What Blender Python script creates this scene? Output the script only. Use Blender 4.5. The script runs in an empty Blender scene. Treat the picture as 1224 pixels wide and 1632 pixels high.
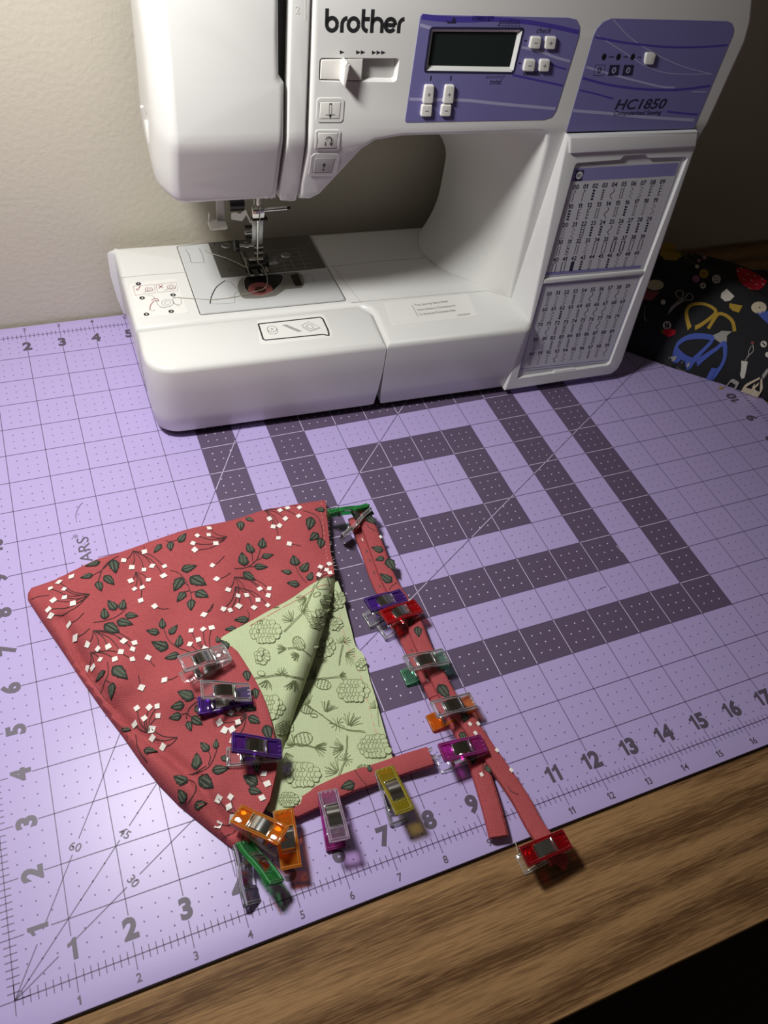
import bpy, bmesh, math, random
from mathutils import Vector, Matrix
from mathutils.geometry import tessellate_polygon, delaunay_2d_cdt

# All lengths below are inches, scaled to metres when a mesh is written. World frame: the cutting mat's own
# ruler, x to the right along its near edge, y away towards the wall, z up, zero on the mat's face.
I = 0.0254
sc = bpy.context.scene
COL = sc.collection
# ------------------------------------------------------------------ camera
cd = bpy.data.cameras.new('camera'); cam = bpy.data.objects.new('camera', cd); COL.objects.link(cam)
right, down, fwd = (0.922801, -0.363947, 0.126417), (-0.20333, -0.73875, -0.642577), (0.327254, 0.567266, -0.755721)
cam.matrix_world = Matrix(((right[0], -down[0], -fwd[0], 3.04852*I), (right[1], -down[1], -fwd[1], -3.83782*I),
                           (right[2], -down[2], -fwd[2], 16.39779*I), (0, 0, 0, 1)))
cd.sensor_fit = 'VERTICAL'; cd.sensor_height = 36; cd.lens = 36*1270.8/1632
cd.clip_start = 0.01; cd.clip_end = 50
cd.dof.use_dof = True; cd.dof.focus_distance = 20.5*I; cd.dof.aperture_fstop = 24.0
sc.camera = cam
# ------------------------------------------------------------------ world, lamp, exposure
w = bpy.data.worlds.new('dim_room'); sc.world = w; w.use_nodes = True
bg = w.node_tree.nodes['Background']; bg.inputs[0].default_value = (1.0, 0.86, 0.72, 1); bg.inputs[1].default_value = 0.042
ld = bpy.data.lights.new('desk_lamp_light', 'AREA'); ld.shape = 'DISK'; ld.size = 3.2*I; ld.energy = 2.6; ld.color = (1.0, 0.985, 0.955)
lamp = bpy.data.objects.new('desk_lamp_light', ld); COL.objects.link(lamp)
lamp.location = Vector((-0.1, 9.6, 19.0))*I
lamp.rotation_euler = (Vector((6, 8, 0))*I - lamp.location).to_track_quat('-Z', 'Y').to_euler()
sc.view_settings.view_transform = 'Standard'; sc.view_settings.look = 'None'
sc.view_settings.gamma = 1.0; sc.view_settings.use_curve_mapping = False
sc.view_settings.exposure = 0.0
sc.cycles.transparent_max_bounces = 24
# ------------------------------------------------------------------ materials
def srgb(r, g, b):
    f = lambda c: (c/255/12.92) if c/255 <= 0.04045 else ((c/255+0.055)/1.055)**2.4
    return (f(r), f(g), f(b), 1)
def lin(c): return c if len(c) == 4 else srgb(*c)
def mat(name, color, rough=0.5, metal=0.0, spec=0.5, bump=0, bscale=200, var=0, vscale=60, bdist=0.0004, coat=0):
    m = bpy.data.materials.new(name); m.use_nodes = True; nt = m.node_tree; b = nt.nodes['Principled BSDF']
    b.inputs['Base Color'].default_value = lin(color); b.inputs['Roughness'].default_value = rough
    b.inputs['Metallic'].default_value = metal; b.inputs['Specular IOR Level'].default_value = spec
    if coat: b.inputs['Coat Weight'].default_value = coat; b.inputs['Coat Roughness'].default_value = 0.05
    tc = nt.nodes.new('ShaderNodeTexCoord')
    if bump:
        n = nt.nodes.new('ShaderNodeTexNoise'); n.inputs['Scale'].default_value = bscale; n.inputs['Detail'].default_value = 3
        nt.links.new(tc.outputs['Object'], n.inputs['Vector'])
        bp = nt.nodes.new('ShaderNodeBump'); bp.inputs['Strength'].default_value = bump; bp.inputs['Distance'].default_value = bdist
        nt.links.new(n.outputs['Fac'], bp.inputs['Height']); nt.links.new(bp.outputs[0], b.inputs['Normal'])
    if var:
        n = nt.nodes.new('ShaderNodeTexNoise'); n.inputs['Scale'].default_value = vscale; n.inputs['Detail'].default_value = 4
        nt.links.new(tc.outputs['Object'], n.inputs['Vector'])
        mx = nt.nodes.new('ShaderNodeMix'); mx.data_type = 'RGBA'
        c = lin(color); mx.inputs[6].default_value = [v*(1-var) for v in c[:3]]+[1]; mx.inputs[7].default_value = [min(1, v*(1+var)) for v in c[:3]]+[1]
        nt.links.new(n.outputs['Fac'], mx.inputs[0]); nt.links.new(mx.outputs[2], b.inputs['Base Color'])
    return m
def weave(name, color, amt=0.24, scale=46):
    m = mat(name, color, 0.85, spec=0.2); nt = m.node_tree; b = nt.nodes['Principled BSDF']; tc = nt.nodes['Texture Coordinate']
    mp = nt.nodes.new('ShaderNodeMapping'); nt.links.new(tc.outputs['Object'], mp.inputs[0]); mp.inputs['Rotation'].default_value = (0, 0, 0.35)
    s = []
    for d in ('X', 'Y'):
        wv = nt.nodes.new('ShaderNodeTexWave'); wv.bands_direction = d; wv.inputs['Scale'].default_value = scale/I/6.2832*0.5*2
        wv.inputs['Distortion'].default_value = 1.2; wv.inputs['Detail'].default_value = 1; nt.links.new(mp.outputs[0], wv.inputs[0]); s.append(wv)
    ad = nt.nodes.new('ShaderNodeMath'); ad.operation = 'MULTIPLY'; nt.links.new(s[0].outputs['Fac'], ad.inputs[0]); nt.links.new(s[1].outputs['Fac'], ad.inputs[1])
    n = nt.nodes.new('ShaderNodeTexNoise'); n.inputs['Scale'].default_value = 900; n.inputs['Detail'].default_value = 3; nt.links.new(tc.outputs['Object'], n.inputs[0])
    a2 = nt.nodes.new('ShaderNodeMath'); a2.operation = 'ADD'; nt.links.new(ad.outputs[0], a2.inputs[0]); nt.links.new(n.outputs['Fac'], a2.inputs[1])
    mx = nt.nodes.new('ShaderNodeMix'); mx.data_type = 'RGBA'; c = lin(color)
    mx.inputs[6].default_value = [v*(1-amt) for v in c[:3]]+[1]; mx.inputs[7].default_value = [min(1, v*(1+amt)+0.01) for v in c[:3]]+[1]
    nt.links.new(a2.outputs[0], mx.inputs[0]); nt.links.new(mx.outputs[2], b.inputs['Base Color'])
    bp = nt.nodes.new('ShaderNodeBump'); bp.inputs['Strength'].default_value = 0.35; bp.inputs['Distance'].default_value = 0.0002
    nt.links.new(ad.outputs[0], bp.inputs['Height']); nt.links.new(bp.outputs[0], b.inputs['Normal'])
    return m
def plastic(name, color, clear=0.75, rough=0.06):
    """tinted see-through plastic: transmits through the thin wall, reflects by Fresnel"""
    m = bpy.data.materials.new(name); m.use_nodes = True; nt = m.node_tree; nt.nodes.clear()
    out = nt.nodes.new('ShaderNodeOutputMaterial'); c = lin(color)
    tr = nt.nodes.new('ShaderNodeBsdfTransparent'); tr.inputs[0].default_value = c
    df = nt.nodes.new('ShaderNodeBsdfTranslucent'); df.inputs[0].default_value = c
    dd = nt.nodes.new('ShaderNodeBsdfDiffuse'); dd.inputs[0].default_value = c
    a = nt.nodes.new('ShaderNodeMixShader'); a.inputs[0].default_value = 0.5; nt.links.new(dd.outputs[0], a.inputs[1]); nt.links.new(df.outputs[0], a.inputs[2])
    m1 = nt.nodes.new('ShaderNodeMixShader'); m1.inputs[0].default_value = clear; nt.links.new(a.outputs[0], m1.inputs[1]); nt.links.new(tr.outputs[0], m1.inputs[2])
    gl = nt.nodes.new('ShaderNodeBsdfGlossy'); gl.inputs['Roughness'].default_value = rough
    fr = nt.nodes.new('ShaderNodeFresnel'); fr.inputs[0].default_value = 1.36
    m2 = nt.nodes.new('ShaderNodeMixShader'); nt.links.new(fr.outputs[0], m2.inputs[0]); nt.links.new(m1.outputs[0], m2.inputs[1]); nt.links.new(gl.outputs[0], m2.inputs[2])
    nt.links.new(m2.outputs[0], out.inputs[0]); return m
def wood(name, c1, c2, rough=0.45):
    m = mat(name, c1, rough, spec=0.35); nt = m.node_tree; b = nt.nodes['Principled BSDF']; tc = nt.nodes['Texture Coordinate']
    def noise(sx, sy, scale, detail, dist=0):
        mp = nt.nodes.new('ShaderNodeMapping'); mp.inputs['Scale'].default_value = (sx, sy, 1); nt.links.new(tc.outputs['Object'], mp.inputs[0])
        n = nt.nodes.new('ShaderNodeTexNoise'); n.inputs['Scale'].default_value = scale; n.inputs['Detail'].default_value = detail; n.inputs['Distortion'].default_value = dist
        nt.links.new(mp.outputs[0], n.inputs[0]); return n
    broad = noise(1.0, 5.0, 5.5, 3, 1.6); fine = noise(1.0, 24.0, 48, 6, 0.4); pore = noise(1.0, 14.0, 150, 3)
    wv = nt.nodes.new('ShaderNodeTexWave'); wv.wave_type = 'BANDS'; wv.bands_direction = 'Y'; wv.inputs['Scale'].default_value = 14; wv.inputs['Distortion'].default_value = 9; wv.inputs['Detail'].default_value = 2; wv.inputs['Detail Scale'].default_value = 0.8
    mp = nt.nodes.new('ShaderNodeMapping'); mp.inputs['Scale'].default_value = (0.22, 1.0, 1); nt.links.new(tc.outputs['Object'], mp.inputs[0]); nt.links.new(mp.outputs[0], wv.inputs[0])
    def math_(op, a, bb):
        q = nt.nodes.new('ShaderNodeMath'); q.operation = op
        for i, v in enumerate((a, bb)):
            if isinstance(v, (int, float)): q.inputs[i].default_value = v
            else: nt.links.new(v, q.inputs[i])
        return q.outputs[0]
    s = math_('ADD', math_('MULTIPLY', broad.outputs['Fac'], 0.26), math_('MULTIPLY', fine.outputs['Fac'], 0.62))
    s = math_('ADD', s, math_('MULTIPLY', wv.outputs['Fac'], 0.20)); s = math_('ADD', s, math_('MULTIPLY', pore.outputs['Fac'], 0.22))
    rp = nt.nodes.new('ShaderNodeValToRGB'); e = rp.color_ramp.elements; e[0].position = 0.50; e[0].color = lin(c2); e[1].position = 0.78; e[1].color = lin(c1)
    nt.links.new(s, rp.inputs[0]); nt.links.new(rp.outputs[0], b.inputs['Base Color'])
    bp = nt.nodes.new('ShaderNodeBump'); bp.inputs['Strength'].default_value = 0.25; bp.inputs['Distance'].default_value = 0.0003
    nt.links.new(fine.outputs['Fac'], bp.inputs['Height']); nt.links.new(bp.outputs[0], b.inputs['Normal'])
    return m
M = {}
M['white'] = mat('white_plastic', (226, 226, 223), 0.30, spec=0.5, bump=0.04, bscale=900, bdist=0.0001)
M['white_key'] = mat('key_plastic', (232, 230, 224), 0.35)
M['grey_plastic'] = mat('grey_plastic', (190, 188, 186), 0.45)
M['door_white'] = mat('card_holder_plastic', (222, 222, 222), 0.22)
M['seam'] = mat('seam_shadow_gap', (120, 118, 116), 0.8)  # grey stands in for groove shade on bed seams; also fine printed lines
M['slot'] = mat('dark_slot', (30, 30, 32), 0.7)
M['purple'] = mat('purple_panel', (120, 116, 170), 0.35)
M['purple_light'] = mat('pale_stripe', (172, 168, 204), 0.35)
M['purple_dark'] = mat('violet_stripe', (78, 66, 160), 0.35)
M['ink'] = mat('navy_ink', (38, 36, 66), 0.6)
M['black'] = mat('black_ink', (34, 34, 36), 0.6)
M['ink_grey'] = mat('grey_ink', (120, 118, 124), 0.6)
M['red_ink'] = mat('red_ink', (150, 52, 60), 0.6)
M['lcd'] = mat('display_glass', (34, 42, 40), 0.12)
M['card'] = mat('stitch_card', (208, 208, 214), 0.22, coat=0.4)
M['card_band'] = mat('card_band', (140, 136, 188), 0.22)
M['label'] = mat('paper_label', (236, 236, 232), 0.4)
M['chrome'] = mat('chrome', (215, 215, 212), 0.12, 1.0)
M['steel'] = mat('satin_steel', (188, 190, 190), 0.32, 1.0)
M['needle_plate'] = mat('needle_plate_steel', (112, 110, 105), 0.38, 0.55, bump=0.05, bscale=2500, bdist=0.0001)
M['plate_silver'] = mat('silver_plate_cover', (202, 204, 204), 0.42, 0.0)
M['dark_metal'] = mat('dark_metal', (58, 56, 54), 0.4, 0.8)
M['smoke'] = mat('bobbin_cover_rim', (128, 126, 118), 0.35)
M['bobbin_dark'] = mat('bobbin_well', (20, 18, 18), 0.35)
M['rose'] = mat('rose_thread', (150, 84, 80), 0.5)
M['rose_dark'] = mat('bobbin_core', (74, 40, 32), 0.25)
M['black_plastic'] = mat('black_plastic', (24, 24, 26), 0.35)
M['thread'] = mat('white_thread', (196, 190, 176), 0.7)
M['thread_black'] = mat('faint_thread', (158, 146, 168), 0.7)
M['lilac'] = mat('lilac_vinyl', (187, 171, 222), 0.375, spec=0.45, bump=0.10, bscale=1500, bdist=0.00008)
M['lilac_dark'] = mat('plum_print', (98, 84, 110), 0.42, spec=0.42)
M['line_dark'] = mat('plum_line', (92, 78, 112), 0.5)
M['line_light'] = mat('pale_line', (212, 200, 232), 0.5)
M['dot_light'] = mat('pale_dot', (226, 216, 240), 0.5)
M['numeral'] = mat('plum_numeral', (92, 82, 100), 0.5)
M['mat_back'] = mat('mat_backing', (40, 34, 44), 0.6)
M['red'] = weave('red_cotton', (162, 73, 77)); M['green'] = weave('sage_cotton', (188, 200, 160), 0.12)
M['leaf'] = mat('leaf_print', (78, 84, 74), 0.9, spec=0.1, var=0.12, vscale=2500); M['leaf_vein'] = mat('leaf_outline', (54, 58, 54), 0.9, spec=0.1)
M['leaf_light'] = mat('leaf_pale_stroke', (104, 112, 96), 0.9, spec=0.1)  # paler strokes printed inside each leaf
M['berry'] = mat('white_blossom_print', (240, 236, 230), 0.9, spec=0.1)
M['stem'] = mat('stem_print', (78, 58, 58), 0.9, spec=0.1); M['pine_fill'] = weave('sage_print_ground', (188, 200, 160), 0.10); M['pine'] = mat('pine_print', (112, 120, 84), 0.9, spec=0.1)
M['stitch'] = mat('pink_stitching', (232, 150, 140), 0.8)
M['fray'] = mat('frayed_threads', (176, 160, 150), 0.9)
M['pouch'] = mat('black_cotton', (40, 40, 44), 0.85, spec=0.2, bump=0.25, bscale=2200, bdist=0.0001)
for k, c in dict(white=(205, 200, 190), gold=(176, 144, 62), pink=(160, 104, 140), red=(196, 38, 54), leafy=(84, 96, 44), cream=(206, 192, 168), blue=(78, 96, 176), rose=(150, 76, 84), grey=(160, 156, 152), pinkish=(180, 140, 136), hole=(34, 32, 34)).items():
    M['p_'+k] = mat('pouch_'+k, c, 0.9, spec=0.1)
M['wall'] = mat('painted_wall', (204, 197, 181), 0.75, spec=0.3, bump=0.45, bscale=260, bdist=0.0009)
M['wood'] = wood('desk_wood', (168, 130, 88), (98, 68, 42))
M['wood_edge'] = wood('desk_edge_wood', (120, 88, 58), (84, 58, 36))
M['floor'] = wood('dark_floor', (52, 34, 26), (30, 20, 16), 0.6)
for k, c, t in (('clear', (254, 254, 255), .96), ('orange', (255, 176, 60), .72), ('green', (120, 225, 150), .8), ('purple', (150, 92, 212), .78), ('red', (236, 40, 50), .68), ('darkred', (205, 30, 40), .68), ('magenta', (226, 96, 200), .75), ('pinkclear', (252, 236, 250), .92), ('yellow', (226, 214, 80), .78), ('teal', (190, 236, 214), .9)):
    M['c_'+k] = plastic('clip_'+k, c, t); M['e_'+k] = plastic('clip_lit_edge_'+k, tuple(min(255, int(q*.8+60)) for q in c), t*.5, .12)  # edges get a paler, cloudier tint imitating light caught in the rims
# ------------------------------------------------------------------ mesh helpers
class MB:
    def __init__(s): s.v = []; s.f = []; s.m = []; s.mats = []
    def mi(s, m):
        m = M[m] if isinstance(m, str) else m
        if m not in s.mats: s.mats.append(m)
        return s.mats.index(m)
    def add(s, verts, faces, m):
        k = s.mi(m); o = len(s.v); s.v += [tuple(p) for p in verts]
        for f in faces: s.f.append([i+o for i in f]); s.m.append(k)
    def box(s, c, d, m, mx=None, bevel=0, seg=2):
        bm = bmesh.new(); bmesh.ops.create_cube(bm, size=1)
        for v in bm.verts: v.co = Vector((v.co.x*d[0], v.co.y*d[1], v.co.z*d[2]))
        if bevel: bmesh.ops.bevel(bm, geom=list(bm.edges), offset=bevel, segments=seg, affect='EDGES', profile=0.5)
        bm.verts.index_update(); T = Matrix.Translation(c)
        if mx: T = T @ mx
        s.add([T @ v.co for v in bm.verts], [[v.index for v in f.verts] for f in bm.faces], m); bm.free()
    def tube(s, pts, r, m, n=8, cap=True):
        pts = [Vector(p) for p in pts]; vs = []; fs = []; K = len(pts)
        rr = r if isinstance(r, (list, tuple)) else [r]*K; up = None
        for i, p in enumerate(pts):
            d = (pts[min(i+1, K-1)]-pts[max(i-1, 0)]).normalized()
            if up is None: up = d.orthogonal().normalized()
            up = (up - d*up.dot(d)); up = up.normalized() if up.length > 1e-6 else d.orthogonal().normalized()
            q = d.cross(up)
            for k in range(n):
                a = 6.28319*k/n; vs.append(p+(up*math.cos(a)+q*math.sin(a))*rr[i])
        for i in range(K-1):
            for k in range(n): fs.append([i*n+k, i*n+(k+1) % n, (i+1)*n+(k+1) % n, (i+1)*n+k])
        if cap: fs.append(list(range(n))[::-1]); fs.append([(K-1)*n+k for k in range(n)])
        s.add(vs, fs, m)
    def lathe(s, prof, c, m, n=24, axis='Z'):
        vs = []; fs = []
        for r, h in prof:
            for k in range(n):
                a = 6.28319*k/n; x, y, z = r*math.cos(a), r*math.sin(a), h
                if axis == 'X': x, y, z = z, x, y
                if axis == 'Y': x, y, z = x, z, y
                vs.append((c[0]+x, c[1]+y, c[2]+z))
        for i in range(len(prof)-1):
            for k in range(n): fs.append([i*n+k, i*n+(k+1) % n, (i+1)*n+(k+1) % n, (i+1)*n+k])
        s.add(vs, fs, m)
    def poly(s, P, fn, m, cuts=()):
        """flat polygon of 2D points laid on a surface by fn(u, v)"""
        bm = cap_mesh(P, [], cuts); bm.verts.index_update()
        s.add([fn(v.co.x, v.co.y) for v in bm.verts], [[v.index for v in f.verts] for f in bm.faces], m); bm.free()
    def ribbon(s, P, w, fn, m, closed=False):
        P = [p for i, p in enumerate(P) if i == 0 or math.hypot(p[0]-P[i-1][0], p[1]-P[i-1][1]) > 1e-5]
        n = len(P)
        if n < 2: return
        vs = []
        for i, p in enumerate(P):
            a = P[(i-1) % n] if closed else P[max(i-1, 0)]; b = P[(i+1) % n] if closed else P[min(i+1, n-1)]
            dx, dy = b[0]-a[0], b[1]-a[1]; L = math.hypot(dx, dy) or 1
            ww = (w[i] if isinstance(w, list) else w)/2
            vs += [fn(p[0]-dy/L*ww, p[1]+dx/L*ww), fn(p[0]+dy/L*ww, p[1]-dx/L*ww)]
        fs = [[2*i, 2*i+1, (2*i+3) % (2*n), (2*i+2) % (2*n)] for i in range(n if closed else n-1)]
        s.add(vs, fs, m)
    def text(s, t, fn, m, size, x=0, y=0, rot=0, align='C', shear=0, bold=0, sx=1.0):
        V, Fc, W = glyphs(t, shear, bold); ca, sa = math.cos(rot), math.sin(rot); off = {'C': -W/2, 'L': 0, 'R': -W}[align]
        vs = []
        for a, b in V:
            a = (a+off)*size*sx; b = (b-0.36)*size; vs.append(fn(x+a*ca-b*sa, y+a*sa+b*ca))
        s.add(vs, Fc, m)
    def build(s, name, parent=None, smooth=None, origin=(0, 0, 0), **props):
        me = bpy.data.meshes.new(name); o = Vector(origin)
        me.from_pydata([tuple((Vector(p)-o)*I) for p in s.v], [], s.f)
        for m in s.mats: me.materials.append(m)
        me.polygons.foreach_set('material_index', s.m); me.validate(); me.update()
        ob = bpy.data.objects.new(name, me); COL.objects.link(ob)
        if smooth is not None: shade(me, smooth)
        ob.parent = parent
        if parent is None: ob.location = o*I
        for k, v in props.items(): ob[k] = v
        return ob
def shade(me, ang):
    bm = bmesh.new(); bm.from_mesh(me); bmesh.ops.remove_doubles(bm, verts=bm.verts, dist=1e-6)
    bmesh.ops.recalc_face_normals(bm, faces=bm.faces)
    for f in bm.faces: f.smooth = True
    for e in bm.edges: e.smooth = len(e.link_faces) == 2 and e.calc_face_angle(0) < math.radians(ang)
    bm.to_mesh(me); bm.free()
_g = {}
ONE = [(.20, 0), (.36, 0), (.36, .72), (.245, .72), (.17, .62), (.05, .565), (.05, .44), (.20, .50)]
def glyphs(t, shear=0, bold=0):
    if t.isdigit() and len(t) > 1:
        V = []; Fc = []; x = 0
        for c in t:
            v, f, wd = glyphs(c, shear, bold); o = len(V); V += [(a+x, b) for a, b in v]; Fc += [[i+o for i in q] for q in f]; x += wd+0.06
        return V, Fc, x-0.06
    k = (t, shear, bold)
    if t == '1':                                        # a one with a flag, like the printed ones
        return [((x-.05)*(1 if bold > .02 else .8)+(0.03 if .02 > bold and x == .36 else 0), y) for x, y in ONE], [[0, 1, 2, 3, 4, 7], [4, 5, 6, 7]], .31
    if k not in _g:
        cu = bpy.data.curves.new('t', 'FONT'); cu.body = t; cu.size = 1; cu.shear = shear; cu.offset = bold; cu.resolution_u = 3
        ob = bpy.data.objects.new('t', cu); COL.objects.link(ob); bpy.context.view_layer.update()
        e = ob.evaluated_get(bpy.context.evaluated_depsgraph_get()); me = e.to_mesh()
        V = [(v.co.x, v.co.y) for v in me.vertices]; Fc = [list(p.vertices) for p in me.polygons]
        x0 = min(a for a, b in V); V = [(a-x0, b) for a, b in V]; wd = max(a for a, b in V)
        e.to_mesh_clear(); bpy.data.objects.remove(ob); bpy.data.curves.remove(cu); _g[k] = (V, Fc, wd)
    return _g[k]
def area2(P): return sum(P[i][0]*P[(i+1) % len(P)][1]-P[(i+1) % len(P)][0]*P[i][1] for i in range(len(P)))/2
def normals2(P):
    """outward mitre normals of a loop with its material on the left"""
    n = len(P); out = []
    for i in range(n):
        a, b, c = P[i-1], P[i], P[(i+1) % n]
        d1 = Vector((b[1]-a[1], a[0]-b[0])); d2 = Vector((c[1]-b[1], b[0]-c[0]))
        d1 = d1.normalized() if d1.length > 1e-9 else d2.normalized(); d2 = d2.normalized() if d2.length > 1e-9 else d1
        q = d1+d2; q = q.normalized() if q.length > 1e-6 else d1
        out.append(q/max(0.45, q.dot(d1)))
    return out
def offset(P, d):
    if area2(P) < 0: P = P[::-1]
    return [(p[0]+q.x*d, p[1]+q.y*d) for p, q in zip(P, normals2(P))]
def fillet(P, r, n=5):
    out = []; K = len(P)
    for i in range(K):
        ri = r[i] if isinstance(r, (list, tuple)) else r
        b = Vector(P[i]); a = Vector(P[i-1])-b; c = Vector(P[(i+1) % K])-b
        if ri <= 0 or a.length < 1e-6 or c.length < 1e-6: out.append(tuple(b)); continue
        la, lc = a.length, c.length; a.normalize(); c.normalize(); ang = a.angle(c, 0)
        if ang > 3.05 or ang < 0.05: out.append(tuple(b)); continue
        t = min(ri/math.tan(ang/2), la*0.48, lc*0.48); p0 = b+a*t; p1 = b+c*t
        for k in range(n+1):
            u = k/n; q = p0*(1-u)**2+b*2*u*(1-u)+p1*u*u; out.append(tuple(q))
    return out
def dens(P, L):
    out = []
    for i, a in enumerate(P):
        b = P[(i+1) % len(P)]; n = max(1, int(math.hypot(b[0]-a[0], b[1]-a[1])/L))
        out += [(a[0]+(b[0]-a[0])*k/n, a[1]+(b[1]-a[1])*k/n) for k in range(n)]
    return out
def smooth(P, n=5):
    if len(P) < 3: return list(P)
    out = []
    for i in range(len(P)-1):
        a, b, c, d = P[max(i-1, 0)], P[i], P[i+1], P[min(i+2, len(P)-1)]
        for k in range(n):
            t = k/n; out.append(tuple(.5*(2*b[j]+(c[j]-a[j])*t+(2*a[j]-5*b[j]+4*c[j]-d[j])*t*t+(-a[j]+3*b[j]-3*c[j]+d[j])*t**3) for j in range(len(b))))
    return out+[tuple(P[-1])]
def sharpen(P, L):
    """trade each run of edges shorter than L for the corner of the two long edges around it, so an inset of P cannot fold"""
    n = len(P); sh = [math.hypot(P[(i+1) % n][0]-P[i][0], P[(i+1) % n][1]-P[i][1]) < L for i in range(n)]
    if not any(sh) or all(sh): return P
    st = next(i for i in range(n) if not sh[i]); out = []; i = 1
    while i <= n:
        k = (st+i) % n
        if not sh[k]: out.append(P[k]); i += 1; continue
        j = i
        while sh[(st+j) % n]: j += 1
        a, b, c, d = P[(k-1) % n], P[k], P[(st+j) % n], P[(st+j+1) % n]
        u = (b[0]-a[0], b[1]-a[1]); v = (d[0]-c[0], d[1]-c[1]); den = u[0]*v[1]-u[1]*v[0]
        q = ((b[0]+c[0])/2, (b[1]+c[1])/2)
        if abs(den) > 0.05*math.hypot(*u)*math.hypot(*v):
            t = ((c[0]-a[0])*v[1]-(c[1]-a[1])*v[0])/den; x = (a[0]+u[0]*t, a[1]+u[1]*t)
            if math.hypot(x[0]-q[0], x[1]-q[1]) < 4*L: q = x
        out.append(q); i = j+1
    return out
def cap_mesh(outer, holes, cuts):
    loops = [[Vector((p[0], p[1], 0)) for p in L] for L in [outer]+list(holes)]
    pts = [p for L in loops for p in L]; bm = bmesh.new(); vs = [bm.verts.new(p) for p in pts]
    for t in tessellate_polygon(loops):
        a, b, c = (pts[i] for i in t); A = (b-a).cross(c-a).z
        if abs(A) < 1e-10: continue
        try: bm.faces.new([vs[i] for i in (t if A > 0 else t[::-1])])
        except ValueError: pass
    for v in [v for v in bm.verts if not v.link_faces]: bm.verts.remove(v)
    for ax, val in cuts:
        co = Vector((val, 0, 0)) if ax == 'u' else Vector((0, val, 0)); no = Vector((1, 0, 0)) if ax == 'u' else Vector((0, 1, 0))
        bmesh.ops.bisect_plane(bm, geom=list(bm.verts)+list(bm.edges)+list(bm.faces), dist=1e-5, plane_co=co, plane_no=no)
    return bm
def shell(mb, P, fn, m, r=0.05, depth=None, holes=(), cuts=(), back=None, seg=4, hole_m=None):
    """solid plate: face of outline P (2D) with a rounded rim of radius r, mapped by fn(u, v, d); walls down to depth,
    or on to back(u, v); holes = [(outline, slope, depth, material of the floor or None)]"""
    if area2(P) < 0: P = P[::-1]
    if r: P = sharpen(P, 0.3*r)
    Pin = offset(P, -r) if r else P
    bm = cap_mesh(Pin, [h[0] for h in holes], cuts); bm.verts.index_update()
    mb.add([fn(v.co.x, v.co.y, 0) for v in bm.verts], [[v.index for v in f.verts] for f in bm.faces], m)
    nxt = {}
    for e in bm.edges:
        if len(e.link_faces) == 1:
            l = e.link_loops[0]; nxt[l.vert.index] = l.link_loop_next.vert.index
    co = [(v.co.x, v.co.y) for v in bm.verts]; bm.free()
    while nxt:
        s0 = next(iter(nxt)); L = [s0]; c = nxt.pop(s0)
        while c != s0 and c in nxt: L.append(c); c = nxt.pop(c)
        Q = [co[i] for i in L]; nn = normals2(Q); rings = []; n = len(Q)
        if area2(Q) > 0:
            if r:
                for k in range(seg+1):
                    a = math.pi/2*k/seg; rings.append([fn(p[0]+q.x*r*math.sin(a), p[1]+q.y*r*math.sin(a), r*(1-math.cos(a))) for p, q in zip(Q, nn)])
            else: rings.append([fn(p[0], p[1], 0) for p in Q])
            E = [(p[0]+q.x*r, p[1]+q.y*r) for p, q in zip(Q, nn)]
            if depth is not None:
                for d in (depth if isinstance(depth, (list, tuple)) else [depth]):
                    o, d = d if isinstance(d, tuple) else (0, d)
                    rings.append([fn(p[0]+q.x*o, p[1]+q.y*o, d) for p, q in zip(E, nn)])
            if back: rings.append([back(*p) for p in E])
            fl = None
        elif not holes: continue
        else:
            cx = sum(p[0] for p in Q)/n; cy = sum(p[1] for p in Q)/n
            h = min(holes, key=lambda h: abs(sum(p[0] for p in h[0])/len(h[0])-cx)+abs(sum(p[1] for p in h[0])/len(h[0])-cy))
            rings = [[fn(p[0]+q.x*o, p[1]+q.y*o, d) for p, q in zip(Q, nn)] for o, d in ((0, 0), (h[1], h[2]))]; fl = h
        V = [p for R_ in rings for p in R_]; F_ = []
        for k in range(len(rings)-1):
            for i in range(n): F_.append([k*n+i, (k+1)*n+i, (k+1)*n+(i+1) % n, k*n+(i+1) % n])
        mb.add(V, F_, (hole_m or m) if fl else m)
        if fl and fl[3]:
            Fp = [(p[0]+q.x*fl[1], p[1]+q.y*fl[1]) for p, q in zip(Q, nn)][::-1]
            mb.poly(Fp, lambda u, v: fn(u, v, fl[2]), fl[3])
def strip(mb, prof, path, m, ends=True, flat=True):
    """sweep a closed profile (lateral, up) along a 3D path, the lateral axis kept level"""
    vs = []; n = len(prof); K = len(path)
    for i, p in enumerate(path):
        a = Vector(path[max(i-1, 0)]); b = Vector(path[min(i+1, K-1)]); d = (b-a).normalized(); lat = d.cross(Vector((0, 0, 1))).normalized(); up = lat.cross(d)
        for u, h in prof: vs.append(Vector(p)+lat*u+up*h)
    fs = [[i*n+k, i*n+(k+1) % n, (i+1)*n+(k+1) % n, (i+1)*n+k] for i in range(K-1) for k in range(n)]
    if ends: fs += [list(range(n))[::-1], [(K-1)*n+k for k in range(n)]]
    mb.add(vs, fs, m)
def empty(name, loc, label, cat, group=None, rz=0):
    o = bpy.data.objects.new(name, None); COL.objects.link(o); o.location = Vector(loc)*I; o.rotation_euler.z = rz
    o.empty_display_size = 0.02; o['label'] = label; o['category'] = cat
    if group: o['group'] = group
    return o
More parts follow.
